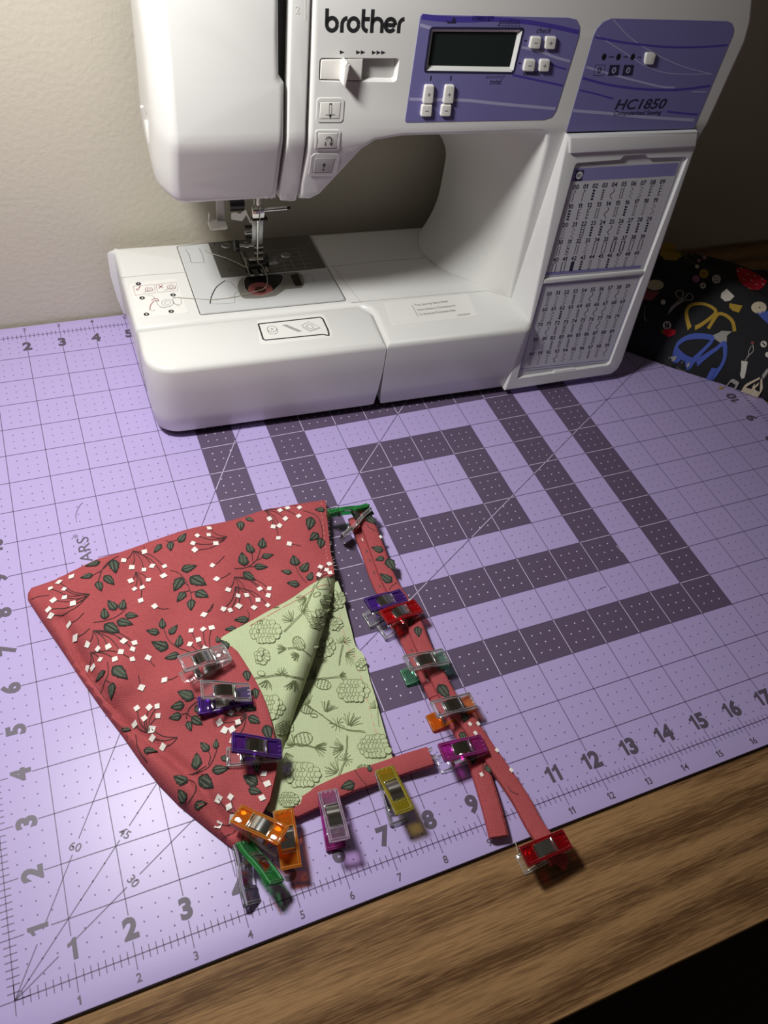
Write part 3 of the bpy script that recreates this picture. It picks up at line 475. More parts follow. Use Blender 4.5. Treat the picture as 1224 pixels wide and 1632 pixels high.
'stem': [[(1.155,8.064),(1.367,8.037),(1.556,7.939)],[(3.218,8.545),(2.965,8.404),(2.779,8.192),(2.658,7.884)],[(2.383,6.776),(2.669,6.758),(2.936,6.82),(3.148,6.965)],[(4.278,7.729),(4.448,7.587),(4.563,7.292),(4.585,6.942),(4.567,6.737)],[(4.211,5.337),(3.999,5.579),(3.851,5.867),(3.808,6.203)],[(4.371,8.661),(4.453,8.55),(4.816,8.503)],[(2.517,5.716),(2.489,5.404),(2.363,5.259),(2.234,5.156)],[(2.779,8.192),(2.576,8.102)],[(2.823,8.233),(3.002,8.396)],[(4.573,7.158),(4.468,7.401)],[(4.585,6.942),(4.698,6.913)],[(4.578,6.999),(4.481,7.012)],[(2.489,5.202),(2.429,5.276)],[(2.031,5.812),(2.219,5.293),(2.34,4.966)],[(7.89,8.668),(8.178,8.409),(8.182,8.008),(8.027,7.544)],[(5.712,7.297),(6.023,7.303),(6.318,7.494),(6.52,7.857)],[(7.233,6.411),(7.144,6.667),(7.135,6.944)],[(5.691,6.082),(5.676,5.858),(5.386,5.618)],[(6.31,7.465),(6.475,7.529)],[(6.073,7.307),(6.212,7.289)],[(6.201,7.422),(6.252,7.694)],[(5.987,9.243),(6.354,9.189),(6.591,9.205)],[(2.761,4.018),(2.769,3.654),(2.881,3.349)],[(3.405,2.209),(3.617,2.327),(3.666,2.563),(3.492,2.667)],[(3.582,2.807),(3.782,2.759),(3.96,2.778)],[(4.122,4.171),(3.91,4.084),(3.81,3.929)],[(3.625,2.783),(3.937,2.714),(4.141,2.897),(4.256,3.082)],[(4.001,2.793),(4.083,2.946),(4.07,3.084)],[(4.901,3.555),(4.674,3.606),(4.521,3.755)],[(4.894,2.326),(4.897,2.172),(4.954,2.047)],[(4.111,4.22),(4.072,4.254)],[(3.857,4.019),(3.743,4.04)],[(3.863,3.996),(3.916,3.923)],[(2.426,7.566),(2.082,7.784),(1.811,8.293)],[(2.426,7.566),(1.993,7.691),(1.606,8.185)],[(2.426,7.566),(2.144,7.657),(1.902,7.955)],[(2.426,7.566),(2.153,7.53),(1.884,7.697)],[(2.426,7.566),(2.035,7.499),(1.642,7.715)],[(2.426,7.566),(2.25,7.428),(2.042,7.433)],[(2.426,7.566),(1.988,7.365),(1.507,7.531)],[(2.426,7.566),(2.019,7.266),(1.535,7.353)],[(2.351,6.578),(2.3,6.414),(2.184,6.324)],[(2.351,6.578),(2.413,6.348),(2.38,6.136)],[(2.351,6.578),(2.52,6.364),(2.595,6.083)],[(2.351,6.578),(2.681,6.425),(2.926,6.09)],[(2.351,6.578),(2.799,6.395),(3.142,5.985)],[(2.351,6.578),(2.78,6.309),(3.073,5.843)],[(2.351,6.578),(2.658,6.281),(2.829,5.837)],[(2.209,6.141),(2.319,6.025),(2.385,5.863)],[(2.209,6.141),(2.474,5.983),(2.68,5.701)],[(2.209,6.141),(2.654,5.941),(3.017,5.603)],[(2.209,6.141),(2.242,5.959),(2.201,5.813)],[(2.209,6.141),(2.184,5.975),(2.078,5.913)],[(3.566,8.639),(3.456,8.472),(3.307,8.387)],[(3.566,8.639),(3.552,8.389),(3.453,8.172)],[(3.566,8.639),(3.697,8.361),(3.708,8.022)],[(3.566,8.639),(3.797,8.419),(3.917,8.06)],[(3.566,8.639),(3.944,8.405),(4.184,7.9)],[(3.566,8.639),(3.93,8.261),(4.104,7.617)],[(3.51,8.015),(3.661,7.883),(3.749,7.63)],[(3.51,8.015),(3.457,7.864),(3.363,7.759)],[(3.51,8.015),(3.499,7.722),(3.4,7.457)],[(3.51,8.015),(3.587,7.751),(3.572,7.433)],[(3.51,8.015),(3.569,7.511),(3.474,7.032)],[(5.809,8.386),(5.426,8.337),(5.108,8.516)],[(5.809,8.386),(5.573,8.371),(5.381,8.496)],[(5.809,8.386),(5.589,8.492),(5.448,8.724)],[(5.809,8.386),(5.364,8.201),(4.957,8.307)],[(5.809,8.386),(5.655,8.234),(5.487,8.188)],[(5.809,8.386),(5.378,8.091),(4.951,8.104)],[(4.665,5.046),(4.438,5.373),(4.363,5.847)],[(4.665,5.046),(4.565,5.366),(4.61,5.754)],[(4.665,5.046),(4.656,5.375),(4.794,5.731)],[(4.665,5.046),(4.512,5.247),(4.455,5.525)],[(4.665,5.046),(4.421,5.208),(4.261,5.508)],[(4.665,5.046),(4.576,5.126),(4.527,5.242)],[(1.883,6.967),(2.055,6.953),(2.23,7.089)],[(1.963,6.614),(2.125,6.571),(2.291,6.654)],[(3.351,5.575),(3.393,5.432),(3.446,5.347)],[(3.079,4.918),(3.066,5.027),(3.065,5.2)],[(3.573,4.907),(3.703,4.848),(3.847,4.858)],[(3.733,6.775),(3.869,6.684),(4.019,6.661)],[(4.723,6.164),(4.847,6.24),(4.991,6.39)],[(3.821,8.541),(3.824,8.589),(3.844,8.736)],[(5.241,7.513),(5.399,7.574),(5.582,7.729)],[(5.235,7.069),(5.399,7.081),(5.587,7.187)],[(6.959,9.039),(6.999,8.862),(6.994,8.711)],[(6.959,9.039),(7.177,9.051),(7.337,8.876)],[(6.959,9.039),(7.324,9.224),(7.543,8.897)],[(6.959,9.039),(7.48,9.221),(7.825,8.794)],[(6.959,9.039),(7.394,8.91),(7.719,8.541)],[(6.959,9.039),(7.214,8.862),(7.384,8.581)],[(6.959,9.039),(7.039,8.735),(7.02,8.447)],[(6.959,9.039),(7.126,8.753),(7.184,8.431)],[(6.959,9.039),(7.093,8.555),(7.043,8.061)],[(5.65,7.058),(5.557,6.845),(5.405,6.683)],[(5.65,7.058),(5.676,6.779),(5.589,6.491)],[(5.65,7.058),(5.785,6.809),(5.792,6.488)],[(5.65,7.058),(5.959,6.929),(6.142,6.596)],[(5.65,7.058),(6.079,6.945),(6.353,6.521)],[(5.65,7.058),(6.058,6.839),(6.279,6.349)],[(5.597,6.766),(5.866,6.615),(6.01,6.296)],[(5.597,6.766),(5.807,6.499),(5.862,6.115)],[(5.597,6.766),(5.985,6.547),(6.193,6.085)],[(5.597,6.766),(5.616,6.489),(5.526,6.216)],[(5.597,6.766),(5.426,6.408),(5.165,6.182)],[(5.597,6.766),(5.509,6.409),(5.309,6.131)],[(7.478,6.336),(7.555,6.573),(7.716,6.773)],[(7.478,6.336),(7.626,6.523),(7.825,6.627)],[(7.478,6.336),(7.66,6.474),(7.868,6.51)],[(7.478,6.336),(7.518,6.452),(7.597,6.543)],[(7.478,6.336),(7.672,6.615),(7.954,6.803)],[(7.248,7.799),(7.386,7.72),(7.494,7.628)],[(4.715,6.168),(4.896,6.237),(4.99,6.38)],[(3.031,3.936),(2.906,4.208),(2.903,4.524)],[(3.031,3.936),(3.031,4.192),(3.147,4.435)],[(3.031,3.936),(3.115,4.2),(3.313,4.391)],[(3.031,3.936),(3.122,4.09),(3.28,4.191)],[(3.031,3.936),(2.985,4.083),(3.009,4.236)],[(3.031,3.936),(2.892,4.063),(2.804,4.23)],[(3.557,3.611),(3.298,3.736),(3.102,3.962)],[(3.557,3.611),(3.307,3.637),(3.082,3.807)],[(3.557,3.611),(3.413,3.511),(3.242,3.542)],[(4.992,3.538),(4.696,3.608),(4.457,3.835)],[(4.992,3.538),(4.834,3.563),(4.704,3.671)],[(4.992,3.538),(4.906,3.607),(4.859,3.713)],[(4.992,3.538),(4.9,3.456),(4.784,3.432)],[(4.992,3.538),(4.709,3.469),(4.427,3.575)],[(4.992,3.538),(4.763,3.381),(4.495,3.376)],[(4.992,3.538),(4.835,3.379),(4.63,3.328)],[(4.992,3.538),(4.838,3.257),(4.585,3.103)],[(4.382,1.57),(4.158,1.801),(4.038,2.081)],[(4.382,1.57),(4.266,1.787),(4.254,2.032)],[(4.382,1.57),(4.252,1.701),(4.187,1.873)],[(4.382,1.57),(4.292,1.587),(4.213,1.651)],[(4.382,1.57),(4.158,1.587),(3.921,1.663)],[(4.382,1.57),(4.194,1.447),(3.927,1.418)],[(4.382,1.57),(4.327,1.298),(4.156,1.143)]],
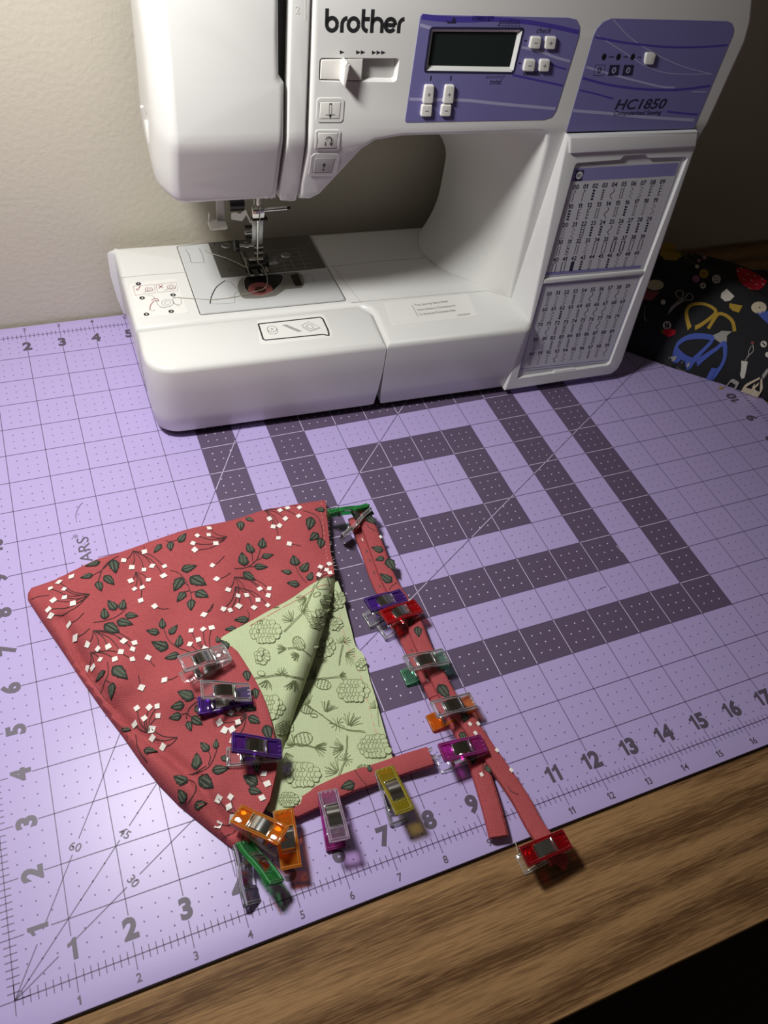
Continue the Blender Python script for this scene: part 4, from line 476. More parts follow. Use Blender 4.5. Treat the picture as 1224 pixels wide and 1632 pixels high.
'pine': {'f': [[(6.62,4.65),(6.58,4.67),(6.6,4.72),(6.57,4.75),(6.59,4.79),(6.56,4.82),(6.58,4.87),(6.55,4.9),(6.57,4.95)],[(6.57,4.6),(6.54,4.63),(6.56,4.69),(6.53,4.72),(6.54,4.78),(6.51,4.82),(6.53,4.87),(6.5,4.91),(6.52,4.97)],[(6.52,4.58),(6.49,4.62),(6.51,4.67),(6.48,4.71),(6.5,4.76),(6.46,4.8),(6.48,4.86),(6.45,4.89),(6.47,4.95)],[(6.47,4.6),(6.44,4.63),(6.46,4.67),(6.43,4.7),(6.45,4.75),(6.42,4.78),(6.44,4.82),(6.4,4.85),(6.42,4.9)],[(7.73,6.39),(7.76,6.38),(7.72,6.33),(7.76,6.32),(7.72,6.28),(7.76,6.27),(7.72,6.22),(7.76,6.22),(7.73,6.17)],[(6.29,5.18),(6.33,5.21),(6.38,5.25),(6.45,5.3),(6.51,5.35),(6.58,5.4),(6.64,5.44),(6.71,5.49),(6.78,5.53),(6.84,5.58),(6.9,5.63),(6.95,5.68),(7,5.74),(7.05,5.8),(7.09,5.87),(7.13,5.92),(7.19,5.98),(7.24,6.05),(7.29,6.12),(7.34,6.18),(7.38,6.22)],[(6.3,5.15),(6.33,5.18),(6.39,5.22),(6.45,5.26),(6.52,5.31),(6.59,5.36),(6.65,5.4),(6.72,5.45),(6.78,5.49),(6.85,5.54),(6.91,5.59),(6.96,5.65),(7.01,5.71),(7.05,5.77),(7.1,5.83),(7.14,5.88),(7.19,5.95),(7.25,6.01),(7.3,6.08),(7.35,6.14),(7.38,6.18)],[(6.23,4.73),(6.27,4.72),(6.32,4.71),(6.37,4.7),(6.43,4.68),(6.48,4.65),(6.52,4.6),(6.57,4.55),(6.62,4.51),(6.67,4.49),(6.7,4.48)],[(6.24,4.69),(6.27,4.69),(6.32,4.68),(6.38,4.66),(6.43,4.64),(6.48,4.61),(6.53,4.57),(6.58,4.53),(6.63,4.49),(6.68,4.47),(6.72,4.46)],[(5.35,4.31),(5.4,4.3),(5.46,4.29),(5.53,4.28),(5.6,4.26),(5.66,4.25),(5.72,4.24),(5.78,4.23),(5.83,4.22),(5.88,4.2),(5.94,4.18),(5.98,4.16),(6.03,4.13),(6.07,4.1),(6.11,4.08),(6.16,4.05),(6.21,4.03),(6.26,4.02),(6.32,4.01),(6.38,4.01)],[(5.36,4.28),(5.41,4.27),(5.47,4.26),(5.54,4.25),(5.61,4.23),(5.67,4.22),(5.73,4.21),(5.79,4.2),(5.84,4.19),(5.89,4.17),(5.95,4.15),(5.99,4.13),(6.04,4.1),(6.08,4.07),(6.12,4.04),(6.17,4.02),(6.22,4.01),(6.27,4),(6.33,3.99),(6.4,4)],[(6.57,5.42),(6.47,5.42),(6.37,5.44)],[(6.57,5.43),(6.46,5.46),(6.35,5.52)],[(6.57,5.43),(6.47,5.48),(6.38,5.55)],[(6.57,5.44),(6.48,5.53),(6.4,5.64)],[(6.58,5.44),(6.5,5.53),(6.44,5.64)],[(6.58,5.45),(6.53,5.56),(6.5,5.68)],[(6.59,5.46),(6.57,5.58),(6.57,5.72)],[(6.59,5.46),(6.58,5.6),(6.58,5.75)],[(6.6,5.45),(6.6,5.56),(6.62,5.68)],[(6.6,5.46),(6.64,5.58),(6.68,5.71)],[(6.85,5.61),(6.83,5.7),(6.82,5.79)],[(6.86,5.61),(6.87,5.69),(6.88,5.78)],[(6.87,5.61),(6.91,5.71),(6.96,5.8)],[(6.88,5.61),(6.94,5.69),(7.02,5.77)],[(6.88,5.6),(6.96,5.66),(7.04,5.71)],[(6.88,5.59),(6.96,5.62),(7.04,5.63)],[(6.88,5.58),(6.96,5.58),(7.05,5.56)],[(6.88,5.58),(6.94,5.54),(6.99,5.5)],[(6.88,5.56),(6.93,5.49),(6.99,5.41)],[(6.87,5.56),(6.9,5.46),(6.91,5.36)],[(7.08,5.94),(7.03,5.84),(6.97,5.74)],[(7.08,5.94),(7.02,5.86),(6.95,5.78)],[(7.07,5.94),(7,5.86),(6.91,5.78)],[(7.06,5.94),(6.97,5.86),(6.86,5.78)],[(7.07,5.95),(6.97,5.91),(6.87,5.88)],[(7.06,5.96),(6.96,5.94),(6.85,5.93)],[(7.06,5.96),(6.94,5.96),(6.81,5.97)],[(7.06,5.97),(6.96,5.99),(6.85,6.03)],[(7.06,5.97),(6.96,6.01),(6.86,6.05)],[(7.07,5.98),(6.99,6.03),(6.92,6.09)],[(6.2,4.7),(6.1,4.67),(6,4.65)],[(6.2,4.71),(6.11,4.68),(6.02,4.67)],[(6.19,4.71),(6.1,4.69),(6,4.69)],[(6.2,4.71),(6.11,4.72),(6.02,4.75)],[(6.19,4.72),(6.1,4.75),(6.01,4.79)],[(6.2,4.72),(6.12,4.75),(6.05,4.79)],[(6.2,4.73),(6.12,4.78),(6.04,4.84)],[(6.2,4.73),(6.13,4.8),(6.06,4.88)],[(6.2,4.73),(6.14,4.78),(6.08,4.85)],[(6.21,4.73),(6.16,4.79),(6.12,4.87)],[(6.43,4.48),(6.38,4.4),(6.33,4.33)],[(6.42,4.48),(6.36,4.42),(6.29,4.36)],[(6.42,4.48),(6.35,4.42),(6.27,4.38)],[(6.42,4.49),(6.35,4.44),(6.28,4.41)],[(6.42,4.49),(6.34,4.46),(6.26,4.45)],[(6.42,4.5),(6.33,4.48),(6.25,4.47)],[(6.42,4.5),(6.34,4.5),(6.26,4.52)],[(6.42,4.5),(6.33,4.52),(6.25,4.55)],[(6.42,4.51),(6.35,4.54),(6.28,4.58)],[(6.42,4.51),(6.37,4.55),(6.32,4.6)],[(5.63,4.16),(5.66,4.08),(5.67,4)],[(5.63,4.16),(5.65,4.05),(5.65,3.93)],[(5.62,4.16),(5.63,4.08),(5.62,3.99)],[(5.62,4.16),(5.59,4.07),(5.55,3.97)],[(5.61,4.16),(5.58,4.09),(5.53,4.02)],[(5.61,4.17),(5.57,4.09),(5.51,4.03)],[(5.61,4.17),(5.54,4.11),(5.47,4.05)],[(5.6,4.17),(5.53,4.11),(5.45,4.07)],[(5.6,4.17),(5.52,4.14),(5.43,4.12)],[(5.6,4.18),(5.51,4.16),(5.41,4.14)],[(5.93,4.18),(5.87,4.18),(5.82,4.19)],[(5.93,4.19),(5.87,4.22),(5.81,4.26)],[(5.93,4.2),(5.9,4.25),(5.87,4.3)],[(5.94,4.2),(5.92,4.26),(5.92,4.33)],[(5.95,4.2),(5.96,4.26),(5.98,4.33)],[(5.95,4.2),(5.99,4.25),(6.04,4.3)],[(5.96,4.19),(6,4.22),(6.06,4.24)],[(5.96,4.18),(6.02,4.18),(6.08,4.17)],[(5.96,4.18),(6.02,4.15),(6.08,4.11)],[(5.96,4.17),(6,4.12),(6.04,4.06)],[(6.18,3.97),(6.25,3.89)],[(6.17,3.97),(6.2,3.89),(6.21,3.82)],[(6.17,3.97),(6.18,3.88),(6.17,3.8)],[(6.17,3.96),(6.15,3.87),(6.12,3.77)],[(6.16,3.96),(6.13,3.87),(6.09,3.77)],[(6.16,3.97),(6.11,3.9),(6.05,3.82)],[(6.15,3.97),(6.08,3.89),(6,3.81)],[(6.14,3.97),(6.05,3.89),(5.94,3.83)],[(6.14,3.97),(6.05,3.92),(5.95,3.88)],[(6.14,3.98),(6.03,3.93),(5.91,3.91)],[(6.27,5.9),(6.33,5.91),(6.4,5.91)],[(6.27,5.9),(6.33,5.89),(6.39,5.88)]],'l': [[(6.8,4.12),(6.81,4.09),(6.77,4.08),(6.78,4.04),(6.74,4.03),(6.75,4),(6.72,3.99),(6.72,3.95),(6.69,3.94)],[(6.88,4.1),(6.88,4.06),(6.84,4.05),(6.85,4.01),(6.81,3.99),(6.81,3.95),(6.77,3.94),(6.78,3.9),(6.74,3.88)],[(6.94,4.06),(6.94,4.02),(6.91,4.01),(6.91,3.97),(6.87,3.95),(6.88,3.91),(6.84,3.9),(6.84,3.85),(6.8,3.84)],[(6.99,4),(7,3.97),(6.96,3.96),(6.97,3.92),(6.93,3.91),(6.94,3.88),(6.91,3.87),(6.92,3.83),(6.88,3.82)],[(5.91,2.99),(5.93,2.96),(5.9,2.93),(5.92,2.9),(5.9,2.87),(5.92,2.83),(5.89,2.81),(5.92,2.77),(5.89,2.75)],[(5.99,3.01),(6.01,2.97),(5.98,2.94),(6.01,2.9),(5.98,2.86),(6,2.82),(5.97,2.79),(6,2.75),(5.97,2.71)],[(6.07,3.01),(6.09,2.97),(6.07,2.94),(6.09,2.9),(6.06,2.86),(6.08,2.82),(6.05,2.79),(6.08,2.75),(6.05,2.71)],[(6.15,2.98),(6.17,2.95),(6.15,2.92),(6.17,2.89),(6.14,2.86),(6.17,2.83),(6.14,2.8),(6.16,2.76),(6.13,2.73)],[(6.27,3.62),(6.28,3.59),(6.24,3.59),(6.25,3.55),(6.22,3.55),(6.23,3.52),(6.2,3.52),(6.21,3.48),(6.17,3.48)],[(6.32,3.6),(6.33,3.57),(6.29,3.56),(6.3,3.52),(6.27,3.52),(6.27,3.48),(6.24,3.48),(6.25,3.44),(6.21,3.43)],[(6.37,3.57),(6.38,3.53),(6.34,3.53),(6.35,3.49),(6.31,3.48),(6.32,3.45),(6.29,3.44),(6.29,3.41),(6.26,3.4)],[(6.41,3.52),(6.42,3.49),(6.38,3.48),(6.39,3.45),(6.36,3.45),(6.37,3.42),(6.34,3.42),(6.35,3.38),(6.32,3.38)],[(6.54,4.22),(6.61,4.2),(6.69,4.17),(6.77,4.15),(6.85,4.13),(6.93,4.12),(7,4.1),(7.08,4.09),(7.16,4.08),(7.22,4.08),(7.27,4.07)],[(6.55,4.18),(6.62,4.16),(6.7,4.14),(6.78,4.12),(6.86,4.1),(6.93,4.08),(7.01,4.07),(7.09,4.06),(7.16,4.05),(7.23,4.04),(7.27,4.04)],[(6.35,3.57),(6.38,3.53),(6.42,3.49),(6.46,3.44),(6.51,3.38),(6.55,3.32),(6.6,3.27),(6.63,3.21),(6.67,3.15),(6.72,3.09),(6.76,3.03),(6.81,2.98),(6.86,2.93),(6.9,2.88),(6.96,2.84),(7.01,2.79),(7.08,2.75),(7.16,2.71),(7.24,2.68),(7.31,2.65),(7.36,2.62)],[(6.36,3.53),(6.38,3.5),(6.42,3.46),(6.47,3.4),(6.52,3.35),(6.56,3.29),(6.6,3.24),(6.64,3.18),(6.68,3.12),(6.72,3.06),(6.77,3),(6.82,2.95),(6.86,2.9),(6.91,2.85),(6.96,2.81),(7.02,2.76),(7.09,2.72),(7.17,2.68),(7.25,2.65),(7.32,2.61),(7.37,2.59)],[(7.38,4.35),(7.39,4.38),(7.41,4.43),(7.44,4.49),(7.47,4.54),(7.5,4.6),(7.53,4.65),(7.56,4.71),(7.6,4.77),(7.63,4.82),(7.65,4.86)],[(7.38,4.32),(7.4,4.35),(7.42,4.4),(7.45,4.45),(7.47,4.51),(7.5,4.56),(7.54,4.62),(7.57,4.68),(7.61,4.74),(7.64,4.79),(7.66,4.82)],[(5.65,2.86),(5.69,2.85),(5.74,2.84),(5.8,2.82),(5.87,2.81),(5.92,2.79),(5.96,2.77),(6,2.76),(6.03,2.74),(6.07,2.71),(6.11,2.69),(6.17,2.65),(6.24,2.61),(6.31,2.57),(6.37,2.53),(6.42,2.51)],[(5.66,2.83),(5.7,2.82),(5.75,2.81),(5.81,2.79),(5.87,2.78),(5.93,2.76),(5.97,2.74),(6.01,2.73),(6.04,2.71),(6.08,2.68),(6.12,2.66),(6.18,2.62),(6.25,2.58),(6.32,2.54),(6.38,2.5),(6.42,2.48)],[(6.96,2.67),(6.95,2.63),(6.93,2.58),(6.9,2.51),(6.88,2.45),(6.85,2.39),(6.83,2.34),(6.8,2.29),(6.77,2.23),(6.74,2.18),(6.71,2.13),(6.67,2.07),(6.61,2.01),(6.56,1.95),(6.51,1.9),(6.48,1.86)],[(6.97,2.64),(6.96,2.6),(6.93,2.54),(6.91,2.48),(6.89,2.42),(6.86,2.36),(6.83,2.31),(6.81,2.25),(6.78,2.2),(6.75,2.15),(6.72,2.1),(6.67,2.04),(6.62,1.98),(6.57,1.92),(6.52,1.87),(6.49,1.83)],[(7.7,2.62),(7.71,2.65),(7.72,2.7),(7.74,2.76),(7.75,2.82),(7.77,2.87),(7.79,2.92),(7.81,2.97),(7.82,3.02),(7.84,3.06),(7.85,3.09)],[(6.74,4.17),(6.66,4.21),(6.58,4.25)],[(6.74,4.18),(6.66,4.24)],[(6.74,4.19),(6.65,4.26)],[(6.74,4.19),(6.68,4.28)],[(6.75,4.19),(6.71,4.27),(6.67,4.37)],[(6.75,4.2),(6.73,4.3),(6.71,4.42)],[(6.76,4.2),(6.75,4.32),(6.75,4.44)],[(6.76,4.2),(6.77,4.33),(6.79,4.47)],[(6.77,4.2),(6.79,4.32),(6.84,4.43)],[(6.77,4.2),(6.82,4.33),(6.88,4.46)],[(7.29,4.08),(7.35,4.12),(7.42,4.16)],[(7.29,4.08),(7.36,4.11),(7.43,4.13)],[(7.29,4.07),(7.37,4.09),(7.46,4.11)],[(7.29,4.07),(7.38,4.08),(7.46,4.08)],[(7.29,4.07),(7.36,4.06),(7.43,4.04)],[(7.29,4.06),(7.37,4.04),(7.45,4.01)],[(7.29,4.06),(7.36,4.02),(7.43,3.97)],[(7.29,4.06),(7.35,4.03),(7.41,3.98)],[(7.29,4.05),(7.33,4),(7.38,3.93)],[(7.29,4.04),(7.33,3.96),(7.36,3.87)],[(6.38,3.58),(6.3,3.64),(6.22,3.71)],[(6.38,3.59),(6.29,3.67)],[(6.39,3.59),(6.33,3.68),(6.28,3.78)],[(6.39,3.6),(6.34,3.7),(6.31,3.81)],[(6.4,3.6),(6.36,3.73),(6.34,3.86)],[(6.4,3.6),(6.39,3.73),(6.39,3.86)],[(6.41,3.61),(6.41,3.75),(6.43,3.89)],[(6.41,3.6),(6.43,3.72),(6.46,3.85)],[(6.42,3.61),(6.47,3.74),(6.54,3.87)],[(6.42,3.6),(6.48,3.69),(6.54,3.77)],[(6.68,3.32),(6.68,3.44),(6.69,3.58)],[(6.69,3.32),(6.71,3.43),(6.74,3.55)],[(6.69,3.32),(6.72,3.44),(6.76,3.56)],[(6.7,3.32),(6.77,3.44),(6.85,3.56)],[(6.71,3.32),(6.78,3.43),(6.87,3.54)],[(6.71,3.31),(6.78,3.4),(6.86,3.48)],[(6.71,3.31),(6.79,3.37),(6.88,3.42)],[(6.71,3.3),(6.81,3.35),(6.92,3.4)],[(6.72,3.3),(6.83,3.34),(6.95,3.37)],[(6.72,3.3),(6.86,3.32),(7,3.33)],[(6.83,2.98),(6.77,3),(6.71,3.04)],[(6.84,2.99),(6.82,3.06),(6.8,3.13)],[(6.86,2.99),(6.88,3.06),(6.91,3.12)],[(6.87,2.99),(6.93,3.04),(7,3.08)],[(6.87,2.98),(6.93,2.98),(7,2.97)],[(6.87,2.96),(6.92,2.92),(6.98,2.86)],[(6.85,2.95),(6.86,2.88),(6.85,2.79)],[(6.84,2.96),(6.8,2.89),(6.76,2.83)],[(6.83,2.97),(6.77,2.95),(6.7,2.93)],[(6.83,2.98),(6.76,3),(6.68,3.04)],[(7.06,2.86),(7.04,2.97),(7.03,3.08)],[(7.07,2.87),(7.07,3.01),(7.08,3.16)],[(7.08,2.87),(7.1,2.99),(7.13,3.11)],[(7.08,2.87),(7.13,3.01),(7.2,3.16)],[(7.09,2.87),(7.18,2.98),(7.29,3.1)],[(7.09,2.86),(7.18,2.95),(7.28,3.04)],[(7.1,2.85),(7.21,2.93),(7.33,2.99)],[(7.11,2.85),(7.24,2.92),(7.4,2.97)],[(7.1,2.84),(7.21,2.87),(7.33,2.89)],[(7.11,2.83),(7.25,2.83),(7.39,2.81)],[(7.65,4.88),(7.58,4.89),(7.51,4.91)],[(7.65,4.89),(7.59,4.93),(7.54,4.99)],[(7.66,4.89),(7.63,4.94),(7.61,5)],[(7.66,4.89),(7.65,4.95),(7.65,5.02)],[(7.67,4.9),(7.7,4.97),(7.73,5.05)],[(7.68,4.89),(7.72,4.96),(7.78,5.01)],[(7.69,4.89),(7.77,4.94),(7.86,4.98)],[(7.69,4.88),(7.78,4.9),(7.88,4.9)],[(7.69,4.87),(7.77,4.86),(7.85,4.84)],[(7.68,4.87),(7.74,4.83),(7.79,4.77)],[(7.63,4.59),(7.76,4.64),(7.9,4.67)],[(7.63,4.58),(7.76,4.6),(7.88,4.6)],[(7.63,4.58),(7.74,4.58),(7.86,4.56)],[(7.63,4.57),(7.73,4.54),(7.84,4.5)],[(7.63,4.56),(7.72,4.51),(7.81,4.44)],[(7.62,4.55),(7.7,4.47),(7.77,4.37)],[(7.62,4.55),(7.69,4.44),(7.74,4.31)],[(7.62,4.54),(7.67,4.41),(7.71,4.27)],[(7.61,4.54),(7.64,4.4),(7.65,4.24)],[(7.6,4.54),(7.59,4.42),(7.57,4.3)],[(6.23,2.63),(6.34,2.65),(6.46,2.65)],[(6.23,2.62),(6.36,2.63),(6.49,2.62)],[(6.23,2.62),(6.35,2.61),(6.48,2.59)],[(6.23,2.61),(6.33,2.59),(6.44,2.54)],[(6.22,2.61),(6.31,2.58),(6.39,2.53)],[(6.23,2.6),(6.33,2.55),(6.43,2.48)],[(6.22,2.6),(6.31,2.52),(6.38,2.43)],[(6.22,2.59),(6.27,2.5),(6.32,2.4)],[(6.22,2.59),(6.28,2.48),(6.33,2.36)],[(6.21,2.59),(6.24,2.5),(6.26,2.39)],[(5.8,2.77),(5.7,2.77),(5.59,2.79)],[(5.79,2.78),(5.69,2.81)],[(5.79,2.79),(5.69,2.85)],[(5.8,2.79),(5.72,2.85),(5.64,2.92)],[(5.8,2.79),(5.73,2.88),(5.66,2.97)],[(5.81,2.8),(5.75,2.9),(5.7,3.01)],[(5.81,2.8),(5.78,2.9),(5.76,3.01)],[(5.82,2.8),(5.82,2.91),(5.83,3.03)],[(5.82,2.8),(5.83,2.92),(5.84,3.04)],[(5.83,2.8),(5.85,2.9),(5.88,3)],[(6.79,2.4),(6.67,2.32),(6.54,2.25)],[(6.79,2.41),(6.66,2.36),(6.53,2.34)],[(6.79,2.41),(6.67,2.39),(6.54,2.39)],[(6.79,2.42),(6.68,2.41),(6.57,2.42)],[(6.79,2.42),(6.69,2.44),(6.58,2.46)],[(6.79,2.43),(6.65,2.47),(6.52,2.53)],[(6.8,2.43),(6.71,2.49),(6.63,2.55)],[(6.8,2.44),(6.72,2.52),(6.64,2.6)],[(6.8,2.44),(6.74,2.53),(6.68,2.62)],[(6.81,2.45),(6.76,2.56),(6.72,2.67)],[(6.73,2.16),(6.67,2.17),(6.62,2.2)],[(6.73,2.17),(6.69,2.22),(6.66,2.27)],[(6.74,2.17),(6.73,2.23),(6.72,2.29)],[(6.75,2.17),(6.76,2.23),(6.78,2.29)],[(6.75,2.17),(6.8,2.23),(6.85,2.28)],[(6.76,2.16),(6.82,2.19),(6.89,2.21)],[(6.76,2.15),(6.83,2.13),(6.89,2.1)],[(6.76,2.14),(6.81,2.1),(6.86,2.04)],[(6.75,2.14),(6.77,2.07),(6.78,1.99)],[(6.74,2.14),(6.73,2.07),(6.71,2)],[(6.48,1.94),(6.35,1.92),(6.21,1.93)],[(6.49,1.94),(6.37,1.96),(6.25,2)],[(6.49,1.95),(6.37,2),(6.25,2.06)],[(6.49,1.96),(6.38,2.04),(6.27,2.15)],[(6.5,1.96),(6.41,2.03),(6.34,2.12)],[(6.5,1.97),(6.45,2.06),(6.41,2.17)],[(6.5,1.97),(6.46,2.08),(6.42,2.21)],[(6.51,1.97),(6.49,2.07),(6.48,2.19)],[(6.52,1.97),(6.53,2.09),(6.55,2.22)],[(6.53,1.98),(6.56,2.11),(6.61,2.25)],[(7.79,3.06),(7.73,3.08),(7.67,3.12)],[(7.79,3.06),(7.74,3.1),(7.69,3.16)],[(7.79,3.07),(7.75,3.14),(7.71,3.23)],[(7.8,3.07),(7.78,3.15),(7.77,3.24)],[(7.81,3.07),(7.8,3.16),(7.8,3.25)],[(7.81,3.08),(7.82,3.17),(7.84,3.27)],[(5.61,2.68),(5.67,2.62),(5.73,2.56)],[(5.61,2.68),(5.66,2.61),(5.71,2.54)],[(5.6,2.68),(5.63,2.62),(5.66,2.56)],[(5.6,2.67),(5.64,2.6),(5.67,2.52)],[(5.6,2.68),(5.62,2.61),(5.62,2.54)],[(5.59,2.67),(5.6,2.59),(5.6,2.51)],[(5.59,2.67),(5.59,2.6),(5.57,2.52)],[(5.59,2.67),(5.58,2.61),(5.56,2.55)],[(5.59,2.67),(5.56,2.61),(5.53,2.54)],[(5.58,2.67),(5.54,2.6),(5.49,2.53)]]},
